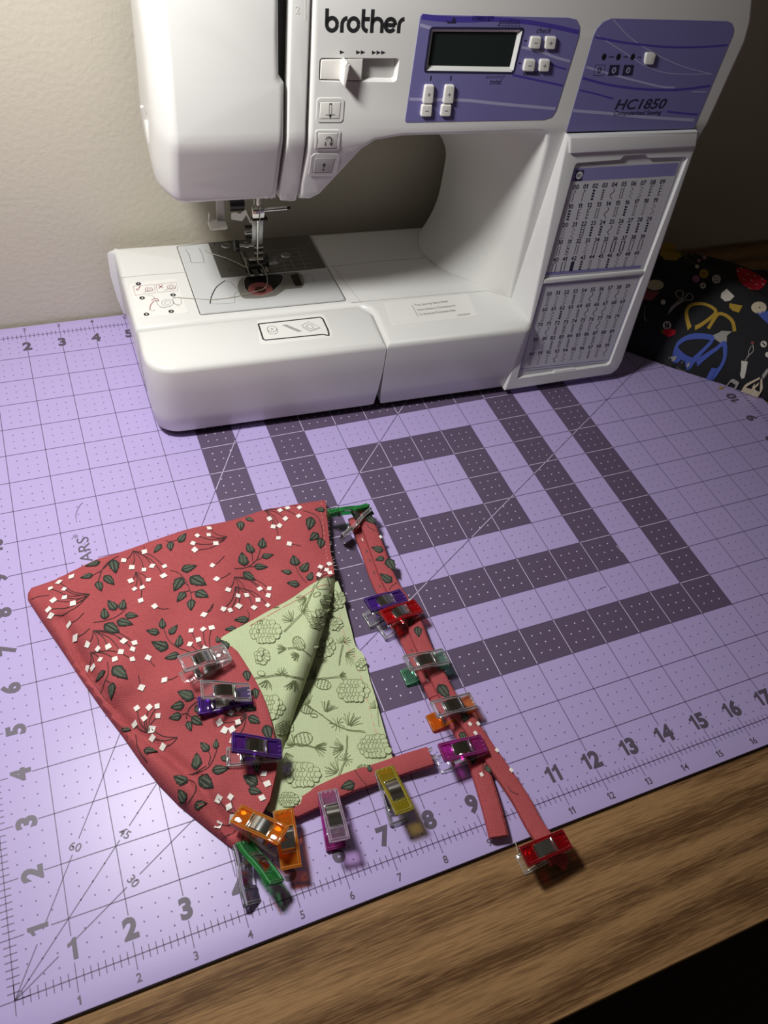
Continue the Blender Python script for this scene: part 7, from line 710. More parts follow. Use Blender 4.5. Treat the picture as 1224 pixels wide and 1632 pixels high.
# purple control panels
def panel(P, name, r=0.0):
    b = MB(); shell(b, P, front(0.012), 'purple', r=0.006, depth=0.03, cuts=FC); return S(b, name, None)
b = MB(); Fh = fillet(D['lcd_mid'], 0.04)
shell(b, fillet(D['pur1'], 0.06), front(0.010), 'purple', r=0.005, depth=0.02, holes=[(Fh, 0.0, 0.012, None)], cuts=FC); p1 = S(b, 'control_panel', None)
b = MB(); shell(b, fillet(D['pur2'], 0.06), front(0.010), 'purple', r=0.005, depth=0.02, cuts=FC); p2 = S(b, 'model_panel', None)
def clipped(P, poly, lcd=None):
    run = []; out = []
    for p in P:
        if inside(p[0], p[1], poly) and not (lcd and inside(p[0], p[1], lcd)): run.append(p)
        else:
            if len(run) > 1: out.append(run)
            run = []
    if len(run) > 1: out.append(run)
    return out
for nm_, par, poly, lcd in (('p1', p1, offset(fillet(D['pur1'], .06), -0.01), offset(D['lcd_mid'], 0.0)), ('p2', p2, offset(fillet(D['pur2'], .06), -0.01), None)):
    b = MB()
    for kind, m, o in (('light', 'purple_light', 0.0115), ('dark', 'purple_dark', 0.0125)):
        for w_, P in D['%s_%s' % (nm_, kind)]:
            P = smooth(P, 10)
            for r_ in clipped(P, poly, lcd): b.ribbon(r_, [w_*0.9]*len(r_), onf(o), m)
    S(b, 'wave_stripe_print', None, par)
b = MB(); b.ribbon(fillet(offset(D['lcd_mid'], 0.02), 0.06), 0.05, onf(0.0135), 'ink', closed=True); S(b, 'display_border_print', None, p1)
b = MB(); b.poly(offset(D['lcd_mid'], -0.088), onf(-0.064), 'lcd'); S(b, 'display', None)
tx = MB(); T = D['ptxt']; of = onf(0.0135)
tx.text('position', of, 'ink', 0.165, T['position'][0], T['position'][1]+0.05, align='L', shear=0.25)
tx.text('check', of, 'ink', 0.165, T['check'][0], T['check'][1]+0.05, align='L', shear=0.2)
tx.text('del/add', of, 'ink', 0.165, T['delx'][0], T['delx'][1]+0.05, align='L', shear=0.25)
tx.text('total', of, 'ink', 0.165, T['total'][0], T['total'][1]+0.05, align='L', shear=0.25)
dx, dz = T['dash']
for k in range(7): tx.ribbon([(dx+k*0.085, dz), (dx+k*0.085+0.055, dz)], 0.016, of, 'ink')
zx, zz_ = T['zig']; tx.ribbon([(zx+k*0.019, zz_+(0.035 if k % 2 else -0.03)) for k in range(26)], 0.012, of, 'ink')
sx_, sz_ = T['shoe']; tx.poly([(sx_, sz_), (sx_+.06, sz_-.05), (sx_+.26, sz_-.05), (sx_+.26, sz_-.01), (sx_+.2, sz_+.08), (sx_+.14, sz_-.02), (sx_+.06, sz_-.01)], of, 'ink')
for P in D['ticks']: tx.ribbon(P, 0.03, of, 'ink')
S(tx, 'panel_lettering', None, p1)
for i, P in enumerate(D['keys']):
    b = MB(); Pf = fillet(P, 0.045); shell(b, Pf, front(0.085), 'white_key', r=0.025, depth=0.11); k_ = S(b, 'rocker_key', 40)
    cx, cz = sum(p[0] for p in P)/4, sum(p[1] for p in P)/4; t = MB(); o = onf(0.087)
    t.ribbon([(cx-.045, cz), (cx+.045, cz)], 0.018, o, 'ink_grey')
    if i in (0, 2, 5, 7): t.ribbon([(cx, cz-.045), (cx, cz+.045)], 0.018, o, 'ink_grey')
    S(t, 'key_symbol', None, k_)
# round-letter maker's name, drawn with broad strokes
lb = MB(); (bx0, bz0), (bx1, bz1), (bt0, bt1) = D['logo_base']; Lw = bx1-bx0; xh = 0.42*(bt1-bz0)/0.46*0.62; lof = onf(0.003)
sw = 0.072; R0 = 0.115; z0 = bz0+0.035
def arc(cx, cz, r, a0, a1, n=14, sx=1): return [(cx+r*sx*math.cos(math.radians(a0+(a1-a0)*k/n)), cz+r*math.sin(math.radians(a0+(a1-a0)*k/n))) for k in range(n+1)]
def L_(P): lb.ribbon(P, sw*1.12, lof, 'black')
u = bx0+0.04; st = Lw/1.615; z1 = z0+2*R0; asc = z0+0.40
def X(q): return u+q*st
rr = R0
L_([(X(0), asc), (X(0), z0+rr)]); L_(arc(X(0)+rr, z0+rr, rr, 0, 360, 20))
L_([(X(.31), z0-.035), (X(.31), z0+rr)]); L_(arc(X(.31)+rr, z0+rr, rr, 180, 90, 6))
L_(arc(X(.44)+rr, z0+rr, rr, 0, 360, 20))
L_([(X(.74), asc), (X(.74), z0+rr)]); L_(arc(X(.74)+rr, z0+rr, rr, 180, 270, 6)); L_([(X(.74), z1-.01), (X(.74)+.15, z1-.01)])
L_([(X(.93), asc), (X(.93), z0-.035)]); L_(arc(X(.93)+rr, z0+rr, rr, 180, 0, 10)+[(X(.93)+2*rr, z0-.035)])
L_(arc(X(1.21)+rr, z0+rr, rr, -35, -360, 18)); L_([(X(1.21), z0+rr), (X(1.21)+2*rr, z0+rr)])
L_([(X(1.5), z0-.035), (X(1.5), z0+rr)]); L_(arc(X(1.5)+rr, z0+rr, rr, 180, 90, 6))
S(lb, 'maker_name_print', None)
b = MB()
for P in D['arrows']: b.poly(P, onf(0.003), 'black')
S(b, 'speed_arrow_print', None)
b = MB(); shell(b, fillet(D['slide_tab'], 0.05), front(0.0), 'white_key', r=0.03, depth=0.14); sl = S(b, 'speed_slider', 40)
b = MB(); shell(b, fillet(D['slide_fin'], 0.03), front(0.27), 'white_key', r=0.025, depth=0.30); S(b, 'slider_fin', 40, sl)
for i, m in ((1, 'white_key'), (2, 'white_key'), (3, 'grey_plastic')):
    b = MB(); b.ribbon(fillet(D['btn%dr' % i], 0.05), 0.035, onf(0.016), 'white', closed=True)
    shell(b, fillet(offset(D['btn%dr' % i], 0.02), 0.06), front(0.014), 'white', r=0.012, depth=0.03, cuts=FC, holes=[(fillet(D['btn%d' % i], 0.05), 0, 0.02, 'slot')]); fr_ = S(b, 'button_surround', 40)
    b = MB(); shell(b, fillet(offset(D['btn%d' % i], -0.012), 0.05), front(0.022), m, r=0.02, depth=0.05); bt = S(b, 'needle_button', 40)
    cx, cz = D['icons'][i-1]; t = MB(); o = onf(0.0235)
    if i == 1:
        t.ribbon([(cx-.11, cz-.08), (cx+.11, cz-.08)], .014, o, 'black'); t.ribbon([(cx-.028, cz+.14), (cx-.028, cz-.05), (cx, cz-.1)], .012, o, 'black'); t.ribbon([(cx+.028, cz+.14), (cx+.028, cz-.05), (cx, cz-.1)], .012, o, 'black'); t.poly([(cx-.028, cz+.13), (cx+.028, cz+.13), (cx+.028, cz+.16), (cx-.028, cz+.16)], o, 'black'); t.poly([(cx-.035, cz-.08), (cx, cz-.17), (cx+.035, cz-.08)], o, 'black')
    elif i == 2:
        t.ribbon([(cx-.07, cz-.1), (cx-.07, cz+.0)], .022, o, 'black'); t.ribbon(arc(cx, cz+.04, .07, 170, 15, 8)+[(cx+.07, cz-.06)], .022, o, 'black'); t.poly([(cx+.03, cz-.04), (cx+.11, cz-.04), (cx+.07, cz-.11)], o, 'black')
    else:
        t.ribbon([(cx, cz-.02), (cx, cz+.06)], .03, o, 'black'); t.poly([(cx-.05, cz+.04), (cx+.05, cz+.04), (cx, cz+.12)], o, 'black'); t.poly([(cx-.02, cz-.1), (cx+.02, cz-.1), (cx+.02, cz-.05), (cx-.02, cz-.05)], o, 'black')
    S(t, 'button_symbol', None, bt)
# right panel: lights, selector button, lettering
for x, z in D['leds']:
    b = MB(); b.poly(arc(x, z, .075, 0, 345, 16, .85), onf(0.0135), 'ink'); b.poly(arc(x, z, .05, 0, 345, 16, .85), onf(0.0155), 'dark_metal'); S(b, 'indicator_light', None)
b = MB(); shell(b, fillet(D['ledbtn'], 0.04), front(0.075), 'white_key', r=0.025, depth=0.10); S(b, 'needle_selector_button', 40)
t = MB(); o = onf(0.0135)
for P in D['ledline']: t.ribbon(P, 0.022, o, 'ink')
for i, P in enumerate(D['ledico']):
    cx, cz = sum(p[0] for p in P)/4, sum(p[1] for p in P)/4
    if i == 0: t.ribbon(P, .012, o, 'ink', closed=True); t.poly(arc(cx, cz, .065, 0, 345, 14, .9), o, 'ink'); t.text('A', onf(.0155), 'purple_light', .11, cx, cz, bold=.02)
    else:
        t.poly(P, o, 'ink'); t.poly(arc(cx, cz, .068, 0, 345, 14, .9), onf(.0155), 'purple_light')
        for k in (-1, 0, 1): t.ribbon([(cx+k*.025, cz-.035), (cx+k*.018, cz+.035)], .014, onf(.0175), 'ink')
(h0, hz), (h1, _) = T['hc'], T['hc2']; V_, F__, W_ = glyphs('HC1850', 0.22, 0.018); s_ = 0.33
t.text('HC1850', o, 'ink', s_, h0, hz+.36*s_, align='L', shear=0.22, bold=0.018, sx=(h1-h0)/(W_*s_))
(h0, hz), (h1, _) = T['cs'], T['cs2']; V_, F__, W_ = glyphs('Computerized Sewing', 0.25, 0.008); s_ = 0.15
t.text('Computerized Sewing', o, 'ink', s_, h0, hz+.36*s_, align='L', shear=0.25, bold=0.008, sx=(h1-h0)/(W_*s_))
S(t, 'panel_lettering', None, p2)
# stitch-chart holder on the column
b = MB(); rec = D['rec']
dP = [(10.87, 7.86), (14.86, 7.86), (15.03, 7.4), (14.88, 0.75), (14.80, 0.45), (14.58, 0.30)]+[(10.64, 0.25), (10.98, 2.6)]
shell(b, fillet(dP, [0, 0, .1, .3, .2, .2, 0, 0], 4), front(0.10), 'door_white', r=0.06, depth=1.8, holes=[(fillet(offset(rec, -0.0), 0.03), 0.02, 0.085, 'card')], cuts=[('v', 3.9), ('u', 12.9)]); dr = S(b, 'chart_holder', 35)
b = MB(); shell(b, [(10.88, 7.86), (14.86, 7.86), (14.98, 7.45), (11.02, 7.43)], front(0.19), 'door_white', r=0.06, depth=0.22); S(b, 'holder_lip', 40, dr)
b = MB(); shell(b, fillet(D['divbar'], 0.02), front(0.10), 'door_white', r=0.03, depth=0.10); S(b, 'holder_divider', 40, dr)
b = MB(); shell(b, D['tab'], front(0.085), 'door_white', r=0.02, depth=0.09); S(b, 'holder_tab', 40, dr)
for nm_, P in (('upper_stitch_card', D['card1']), ('lower_stitch_card', D['card2'])):
    b = MB(); shell(b, P, front(0.030), 'card', r=0, depth=0.012); c_ = S(b, nm_, None, dr)
t = MB(); o = onf(0.0325)
t.poly(D['band1'], o, 'card_band'); t.poly(D['band1b'], o, 'card_band'); t.ribbon(D['c2line'], 0.03, o, 'card_band', closed=True)
cx, cz = D['stc']; o2 = onf(0.0345)
t.poly([(cx-.13, cz-.15), (cx+.11, cz-.15), (cx+.11, cz+.13), (cx-.13, cz+.13)], o2, 'ink'); t.poly(arc(cx-.01, cz, .10, 0, 345, 18), onf(.0365), 'card'); t.text('80', onf(.0385), 'ink', .12, cx-.01, cz)
rnd = random.Random(5)
def stitch(x, z, n):
    h = 0.30; top = z-0.10; P = lambda f, s: (x+f, top-s*h); k = n % 100
    if 34 <= k <= 41 or k in (42,):
        wv_ = .055; q = [P(-wv_, 0), P(wv_, 0), P(wv_, 1), P(-wv_, 1)]
        if k == 42: t.poly(q[::-1], o2, 'ink')
        else:
            if k in (40,): q = [P(0, -.1), P(wv_, .15), P(wv_, 1), P(-wv_, 1), P(-wv_, .15)]
            t.ribbon(q, .03 if k in (36, 37) else .018, o2, 'ink', closed=True)
        return
    typ = {0: 6, 1: 6, 2: 4, 3: 3, 11: 7, 12: 7, 22: 8, 23: 4, 24: 4, 26: 7, 27: 4, 28: 4, 29: 4, 8: 7, 9: 7, 25: 5, 65: 5, 66: 5, 14: 5}.get(k, rnd.choice([0, 0, 0, 1, 2, 3, 4, 5, 9]))
    wd = .014; a = .05
    if typ == 0: m_ = rnd.choice([4, 5, 6, 8]); t.ribbon([P(a if i % 2 else -a, i/m_) for i in range(m_+1)], wd, o2, 'ink')
    elif typ == 1:
        for s in (-1, 1): t.ribbon([P(s*(a*.5 if i % 2 else a), i/6) for i in range(7)], wd, o2, 'ink')
    elif typ == 2:
        for s in (-1, 1): t.ribbon([P(s*(a if i % 2 else -a), i/5) for i in range(6)], wd*.8, o2, 'ink')
    elif typ == 3:
        t.ribbon([P(0, 0), P(0, 1)], wd, o2, 'ink')
        for i in range(5): t.ribbon([P(-a, .1+i*.2), P(0, .18+i*.2), P(a, .1+i*.2)], wd*.8, o2, 'ink')
    elif typ == 4:
        for i in range(4): t.poly([P(-a*.8, i*.25), P(a*.8, i*.25+.05), P(a*.6, i*.25+.2), P(-a*.8, i*.25+.17)][::-1], o2, 'ink')
    elif typ == 5: t.ribbon([P(.05*math.sin(i*.9), i/8) for i in range(9)], wd*1.2, o2, 'ink')
    elif typ == 6: t.ribbon([P(-.03, .05), P(.02, .0), P(.02, .15), P(-.02, .2), P(-.02, 1)], wd, o2, 'ink')
    elif typ == 7:
        t.ribbon([P(-a*.5, 0), P(-a*.5, 1)], wd, o2, 'ink')
        for i in range(4): t.ribbon([P(-a*.5, i*.28+.05), P(a, i*.28)], wd, o2, 'ink')
    elif typ == 8:
        for s in (-a, a): t.ribbon([P(s, 0), P(s, 1)], wd, o2, 'ink')
        for i in range(5): t.ribbon([P(-a, i*.25), P(a, i*.25)], wd, o2, 'ink')
    else:
        for i in range(3): t.ribbon(arc(x, top-(.17+i*.33)*h, .045, 0, 330, 8), wd, o2, 'ink')
for r_, row in enumerate(D['grid']):
    for c, (x, z) in enumerate(row):
        t.text('%d%d' % (r_, c), o2, 'ink', 0.175, x, z, bold=0.012); stitch(x, z, r_*10+c)
S(t, 'stitch_chart_print', None, dr)
# needle plate, bobbin and presser foot
b = MB(); P = D['plate']; shell(b, fillet([P[0], (5.68, 5.60), P[3], P[4]], 0.08), bedf(0.03), 'plate_silver', r=0.02, depth=0.05, holes=[(fillet(D['bobin'], 0.22), 0, 0.026, 'bobbin_dark')]); pl = S(b, 'plate_cover', 40)
b = MB(); b.ribbon(fillet([offset(P, 0.03)[i] for i in range(len(P))], 0.08), 0.03, lambda u, v: (u, v, BT+0.004), 'steel', closed=True); S(b, 'plate_rim', None, pl)
zt = lambda h: (lambda u, v: (u, v, BT+h))
b = MB(); shell(b, fillet(D['metal'], 0.05), bedf(0.044), 'needle_plate', r=0.01, depth=0.03); npl = S(b, 'needle_plate', 40)
b = MB()
for P in D['rules']: b.ribbon(P, 0.014, zt(0.0465), 'steel')
for P in D['dots']: b.poly(arc(P[0], P[1], 0.05, 0, 345, 12), zt(0.0465), 'bobbin_dark'); b.poly(arc(P[0]+.01, P[1]-.01, 0.028, 0, 345, 10), zt(0.0485), 'steel')
S(b, 'plate_marking', None, npl)
for P in D['screws']:
    b = MB(); b.lathe([(0.0, .062), (.13, .062), (.15, .044)], (P[0], P[1], BT), 'steel', 20); b.box((P[0], P[1], BT+.0625), (.24, .03, .004), 'bobbin_dark', Matrix.Rotation(-.5, 4, 'Z')); S(b, 'plate_screw', 40, npl)
for P in D['dogs']:
    b = MB(); b.poly(P, zt(0.0465), 'bobbin_dark')
    for k in (.3, .6): b.ribbon([(P[0][0]+(P[1][0]-P[0][0])*k, P[0][1]+(P[1][1]-P[0][1])*k), (P[3][0]+(P[2][0]-P[3][0])*k, P[3][1]+(P[2][1]-P[3][1])*k)], .035, zt(0.052), 'chrome')
    S(b, 'feed_dog', None, npl)
b = MB(); bob = D['bob']; shell(b, fillet(bob, 0.12), bedf(0.036), 'smoke', r=0.012, depth=0.02, holes=[(fillet(offset(D['bobin'], 0.015), 0.22), 0, 0.02, None), (fillet(D['hole'], 0.04), 0, 0.004, 'bobbin_dark')]); S(b, 'bobbin_cover', 40)
c = D['bobc']; b = MB(); b.lathe([(.16, .008), (.17, .018), (.20, .028), (.33, .028), (.36, .018), (.36, .006)], (c[0], c[1]-.05, BT), 'rose', 28); b.lathe([(0, .010), (.17, .012)], (c[0], c[1]-.05, BT), 'rose_dark', 20); S(b, 'bobbin', 40)
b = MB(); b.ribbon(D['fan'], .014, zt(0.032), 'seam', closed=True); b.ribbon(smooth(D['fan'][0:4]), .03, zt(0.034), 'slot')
for P in D['sqL']+D['sqR']: b.ribbon(P, .016, zt(0.032), 'ink_grey')
S(b, 'plate_cover_marking', None, pl)
nx, ny = 3.58, 4.0          # needle position over the plate
b = MB(); b.box((nx+.06, ny+.1, 4.9), (.22, .22, 2.6), 'steel', bevel=0.02); S(b, 'presser_bar')
b = MB(); b.tube([(nx, ny-.20, 6.9), (nx, ny-.20, 4.7)], .05, 'chrome', 10); S(b, 'needle_bar', 40)
b = MB(); b.box((nx+.0, ny-.20, 4.62), (.34, .26, .30), 'chrome', bevel=0.04); b.box((nx+.04, ny-.24, 4.44), (.44, .20, .05), 'dark_metal', bevel=0.02)
b.tube([(nx+.15, ny-.20, 4.66), (nx+.82, ny-.20, 4.68)], .07, 'chrome', 12); b.tube([(nx+.80, ny-.20, 4.68), (nx+.92, ny-.20, 4.68)], .035, 'dark_metal', 8); S(b, 'needle_clamp', 40)
b = MB(); b.tube([(nx+.0, ny-.22, 4.5), (nx, ny-.22, 3.2), (nx, ny-.22, 2.95)], [.022, .02, .006], 'chrome', 8); S(b, 'needle', 40)
b = MB(); b.box((nx+.03, ny-.02, 3.95), (.32, .16, .85), 'steel', bevel=0.03); b.box((nx-.20, ny, 4.05), (.26, .12, .07), 'dark_metal', bevel=0.02); b.box((nx-.22, ny, 3.88), (.20, .14, .06), 'chrome', bevel=0.02); b.box((nx-.18, ny, 3.72), (.26, .12, .06), 'dark_metal', bevel=0.02)
for k in range(4): b.box((nx+.06, ny-.12, 3.46-.09*k), (.26, .06, .035), 'dark_metal' if k % 2 else 'chrome', bevel=0.01)
S(b, 'foot_shank', 40)
b = MB(); b.lathe([(0, -.06), (.15, -.06), (.17, 0), (.15, .06), (0, .06)], (nx-.56, ny, 3.48), 'black_plastic', 18, 'X'); b.tube([(nx-.52, ny, 3.48), (nx-.05, ny, 3.46)], .05, 'chrome', 10); b.lathe([(0, -.05), (.10, -.05), (.10, .05), (0, .05)], (nx-.28, ny, 3.47), 'chrome', 14, 'X'); S(b, 'shank_screw', 40)
b = MB()
for s in (-1, 1): b.box((nx-.08+s*.13, ny+.05, 2.72), (.12, .95, .05), 'chrome', bevel=0.02); b.box((nx-.08+s*.13, ny-.46, 2.78), (.12, .14, .05), 'chrome', Matrix.Rotation(-.5, 4, 'X'), bevel=0.02)
b.box((nx-.02, ny-.12, 2.92), (.5, .28, .20), 'dark_metal', bevel=0.03); b.box((nx-.02, ny-.12, 3.08), (.42, .10, .05), 'chrome', bevel=0.015)
b.tube([(nx-.22, ny-.1, 2.9), (nx+.45, ny-.16, 2.9)], .045, 'chrome', 10); b.box((nx+.30, ny-.10, 3.0), (.1, .3, .3), 'black_plastic', bevel=0.03)
S(b, 'presser_foot', 40)
b = MB(); b.box((nx+.30, ny-.20, 3.0), (.72, .10, .11), 'c_clear', Matrix.Rotation(.08, 4, 'Z'), bevel=0.02); b.box((nx+.52, ny-.20, 3.04), (.18, .18, .18), 'c_clear', bevel=0.03); b.tube([(nx+.5, ny-.20, 3.02), (nx+.80, ny-.20, 3.02)], .04, 'c_clear', 8); S(b, 'clear_foot_guide', 40)
b = MB(); b.box((2.58, 3.95, 5.25), (.22, .12, 1.9), 'grey_plastic', bevel=0.03); b.box((2.46, 3.80, 4.30), (.50, .42, .12), 'white_key', bevel=0.06); b.box((2.27, 3.95, 4.45), (.05, .1, .25), 'white_key', bevel=0.02); S(b, 'needle_threader_lever', 40)
b = MB(); b.lathe([(0, -.2), (.2, -.2), (.2, .2), (0, .2)], (3.0, 3.9, 4.85), 'black_plastic', 14, 'X')
b.poly([(2.82, 4.68), (2.86, 4.48), (3.12, 4.42), (3.24, 4.60), (3.34, 4.34), (3.38, 4.36), (3.22, 4.76), (3.06, 4.64), (2.95, 4.70)][::-1], lambda u, v: (u, 3.70, v), 'white_key'); b.box((2.98, 3.76, 4.54), (.3, .1, .16), 'white_key', bevel=0.03); S(b, 'needle_threader_hook', 40)
b = MB(); b.tube(smooth([(nx+.05, ny-.36, 6.4), (nx+.03, ny-.36, 5.2), (nx+.02, ny-.36, 4.5), (nx, ny-.28, 3.6), (nx, ny-.28, 3.1), (nx+.12, ny-.3, 2.95), (nx+.2, ny-.6, 2.75), (nx+.06, ny-.95, 2.67), (nx-.3, ny-1.1, 2.66), (2.6, 2.75, 2.66), (2.0, 2.75, 2.65), (1.5, 2.9, 2.64), (1.0, 3.05, 2.62)]), .011, 'thread', 5); S(b, 'top_thread', 60)
b = MB(); b.tube(smooth([(nx-.2, ny-.1, 2.75), (2.9, 4.6, 2.68), (2.45, 5.0, 2.66), (2.3, 5.2, 2.68)]), .014, 'thread', 5); S(b, 'loose_thread_tail', 60)
# stickers on the bed
def sticker(P, name, h=0.006):
    b = MB(); shell(b, P, bedf(h), 'label', r=0.0, depth=0.006); return S(b, name, None)
s1_ = sticker(fillet(D['st1'], .08), 'bobbin_threading_label'); t = MB(); o = zt(0.0085)
for P in D['st1_a']: t.ribbon(P, .012, o, 'red_ink')
for P in D['st1_red']: t.ribbon(smooth(P), .022, o, 'red_ink')
for P in D['st1_blk']: t.ribbon(smooth(P), .012, o, 'ink_grey')
for i, P in enumerate(D['st1_n']): t.poly(arc(P[0], P[1], .075, 0, 345, 14), o, 'black'); t.text('14235'[i], zt(.0105), 'label', .11, P[0], P[1], bold=.02)
for i, P in enumerate(D['st1_c']):
    q = (.10, .11, .16)[i]
    for k in (.5, 1): t.ribbon(arc(P[0], P[1], q*k, 0, 360, 16), .012, o, 'red_ink' if i < 2 else 'ink_grey')
    if i < 2: t.ribbon([(P[0]-q, P[1]), (P[0]-q, P[1]-.09), (P[0]+q, P[1]-.09), (P[0]+q, P[1])], .012, o, 'red_ink')
S(t, 'label_print', None, s1_)
s2_ = sticker(fillet(D['st2'], .05), 'accessory_label'); t = MB(); t.ribbon(fillet(D['st2f'], .03), .045, o, 'black', closed=True)
P = D['st2i']; x, y = P[0]
t.ribbon(arc(x, y+.07, .13, 0, 360, 18, 1), .012, o, 'black'); t.ribbon(arc(x, y+.07, .03, 0, 360, 10), .012, o, 'black'); t.ribbon([(x-.13, y+.05), (x-.13, y-.08), (x-.06, y-.15), (x+.06, y-.15), (x+.13, y-.08), (x+.13, y+.05)], .012, o, 'black')
x, y = P[1]
for k in (0, .07): t.ribbon([(x-.2+k, y+.2), (x+.16+k, y-.16)], .014, o, 'black'); t.ribbon([(x-.18+k, y+.22), (x+.18+k, y-.15)], .01, o, 'black')
x, y = P[2]; t.ribbon([(x-.2, y+.08), (x+.02, y+.2), (x+.16, y+.06), (x+.28, y-.08), (x-.02, y-.18), (x-.2, y+.08)], .012, o, 'black'); t.ribbon(smooth([(x-.1, y), (x+.02, y+.1), (x+.1, y-.05), (x, y-.1), (x-.08, y)]), .012, o, 'black'); t.ribbon([(x-.2, y+.0), (x-.05, y-.22), (x+.28, y-.12)], .012, o, 'black')
S(t, 'label_print', None, s2_)
s3_ = sticker(fillet(D['st3'], .05), 'welcome_label'); t = MB(); A3 = D['st3t']; (ex0, ey0), (ex1, ey1), _, _e = D['st3e']
ang = math.atan2(ey0-A3[0][1], ex0-A3[0][0])
for i, s in enumerate(('Your Journey Starts Here!', 'Votre Aventure Commence Ici', 'Tu Aventura Comienza Aquí')):
    V_, F__, W_ = glyphs(s, 0, 0.0); tgt = (1.08, 1.25, 1.18)[i]; s_ = .15
    t.text(s, o, 'black', s_, A3[i][0], A3[i][1]+.05, ang, align='L', sx=tgt/(W_*s_))
t.text('CSP23R047', o, 'black', .09, A3[3][0], A3[3][1]+.02, ang, align='L', sx=1.0); t.ribbon(D['st3l'], .012, o, 'black')
S(t, 'label_print', None, s3_)
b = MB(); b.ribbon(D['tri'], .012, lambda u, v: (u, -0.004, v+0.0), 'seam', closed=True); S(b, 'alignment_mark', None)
# ------------------------------------------------------------------ half-sewn bonnet in red and sage cotton
bo = empty('fabric_bonnet', (5, 6, 0), 'half-sewn folded bonnet of red floral cotton with a pale green pinecone lining, on the mat', 'fabric')
BO = (5, 6, 0)
def cloth(mb, P, H, m, step=0.10, th=0.045, floor_=0.008):
    if area2(P) < 0: P = P[::-1]
    P = dens(P, step); vs = [Vector(p) for p in P]; n = len(P)
    xs = [p[0] for p in P]; ys = [p[1] for p in P]; y = min(ys); k = 0
    while y < max(ys):
        x = min(xs)+(step/2 if k % 2 else 0)
        while x < max(xs):
            if inside(x, y, P) and seg_d(x, y, P) > step*0.45: vs.append(Vector((x, y)))
            x += step
        y += step*0.87; k += 1
    r = delaunay_2d_cdt(vs, [(i, (i+1) % n) for i in range(n)], [], 1, 1e-6)
    co = [(v.x, v.y) for v in r[0]]; z = [H(*c) for c in co]; F_ = [list(f) for f in r[2]]
    top = [(c[0], c[1], zz) for c, zz in zip(co, z)]; bot = [(c[0], c[1], max(floor_, zz-th)) for c, zz in zip(co, z)]; N = len(co)
    cnt = {}
    for f in F_:
        for i in range(len(f)): a, b_ = f[i], f[(i+1) % len(f)]; cnt[(a, b_)] = 1
    side = [[a, N+a, N+b_, b_] for (a, b_) in cnt if (b_, a) not in cnt]
    mb.add(top+bot, F_+[[N+i for i in f[::-1]] for f in F_]+side, m)
b = MB(); cloth(b, D['red_poly'], h_red, 'red', 0.062); op = b.build('outer_panel', bo, 50, BO)
b = MB(); cloth(b, D['flap_poly'], h_flap, 'green', 0.085); fp = b.build('lining_flap', bo, 50, BO)
b = MB(); cloth(b, D['low_poly'], h_low, 'green', 0.10); lp = b.build('lining_panel', bo, 50, BO)
def on(H, e):
    def f(u, v):
        z = H(u, v); gx = (H(u+.01, v)-z)/.01; gy = (H(u, v+.01)-z)/.01; k = e/math.sqrt(1+gx*gx+gy*gy)
        return (u-gx*k, v-gy*k, z+k)
    return f
def leaf(mb, base, tip, fn, e, wd=0.27):
    """serrated leaf with a dark outline and midrib; fn(e) gives the surface lifted by e"""
    dx, dy = tip[0]-base[0], tip[1]-base[1]; L = math.hypot(dx, dy)
    if L < 1e-4: return
    ux, uy = dx/L, dy/L; W_ = max(wd*L, 0.05)*1.15
    prof = [(0, 0), (.10, .55), (.28, .98), (.40, .92), (.43, .80), (.60, .80), (.64, .62), (.80, .42), (1, 0)]
    f = lambda t, s: (base[0]+ux*L*t-uy*W_*s, base[1]+uy*L*t+ux*W_*s)
    mb.poly([f(t, -s) for t, s in prof]+[f(t, s) for t, s in prof[-2:0:-1]], fn(e), 'leaf_vein')
    g = lambda t, s: f(.5+(t-.5)*.80, s*.72)
    mb.poly([g(t, -s) for t, s in prof]+[g(t, s) for t, s in prof[-2:0:-1]], fn(e+.004), 'leaf')
    mb.ribbon([f(.02, 0), f(.9, 0)], .022*max(.7, L/.35), fn(e+.008), 'leaf_vein')
    for s in (-1, 1): mb.ribbon([f(.2, s*.28), f(.72, s*.30)], .02, fn(e+.008), 'leaf_light')
def dense(P, L=0.06):
    out = [P[0]]
    for a, b_ in zip(P, P[1:]):
        n = max(1, int(math.hypot(b_[0]-a[0], b_[1]-a[1])/L)); out += [(a[0]+(b_[0]-a[0])*k/n, a[1]+(b_[1]-a[1])*k/n) for k in range(1, n+1)]
    return out
def inred(P, mg=0.02): return all(inside(x, y, D['red_poly']) for x, y in P)
pr = MB(); fr_ = lambda e: on(h_red, e)
for P in D['stem']:
    Q = [p for p in dense(smooth(P, 4)) if inside(p[0], p[1], D['red_poly'])]; pr.ribbon(Q, 0.016, fr_(.014), 'stem')
for a, c in D['leaf']:
    mx_, my_, px_, py_ = (a[0]+c[0])/2, (a[1]+c[1])/2, (c[1]-a[1])*.3, (a[0]-c[0])*.3
    if inred([a, c, (mx_+px_, my_+py_), (mx_-px_, my_-py_)]) and min(seg_d(*q, D['red_fold'], False) for q in (a, c, (mx_+px_, my_+py_), (mx_-px_, my_-py_))) > .012: leaf(pr, a, c, fr_, .018)
rn = random.Random(2)
for x, y in D['flower']:
    a = rn.uniform(0, 1.57); r = rn.uniform(.072, .092); pts = [(x+r*rn.uniform(.85, 1.1)*math.cos(a+k*1.5708), y+r*rn.uniform(.85, 1.1)*math.sin(a+k*1.5708)) for k in range(4)]
    if inred(pts): pr.poly(pts, fr_(.024), 'berry')
pr.build('floral_print', op, None, BO)
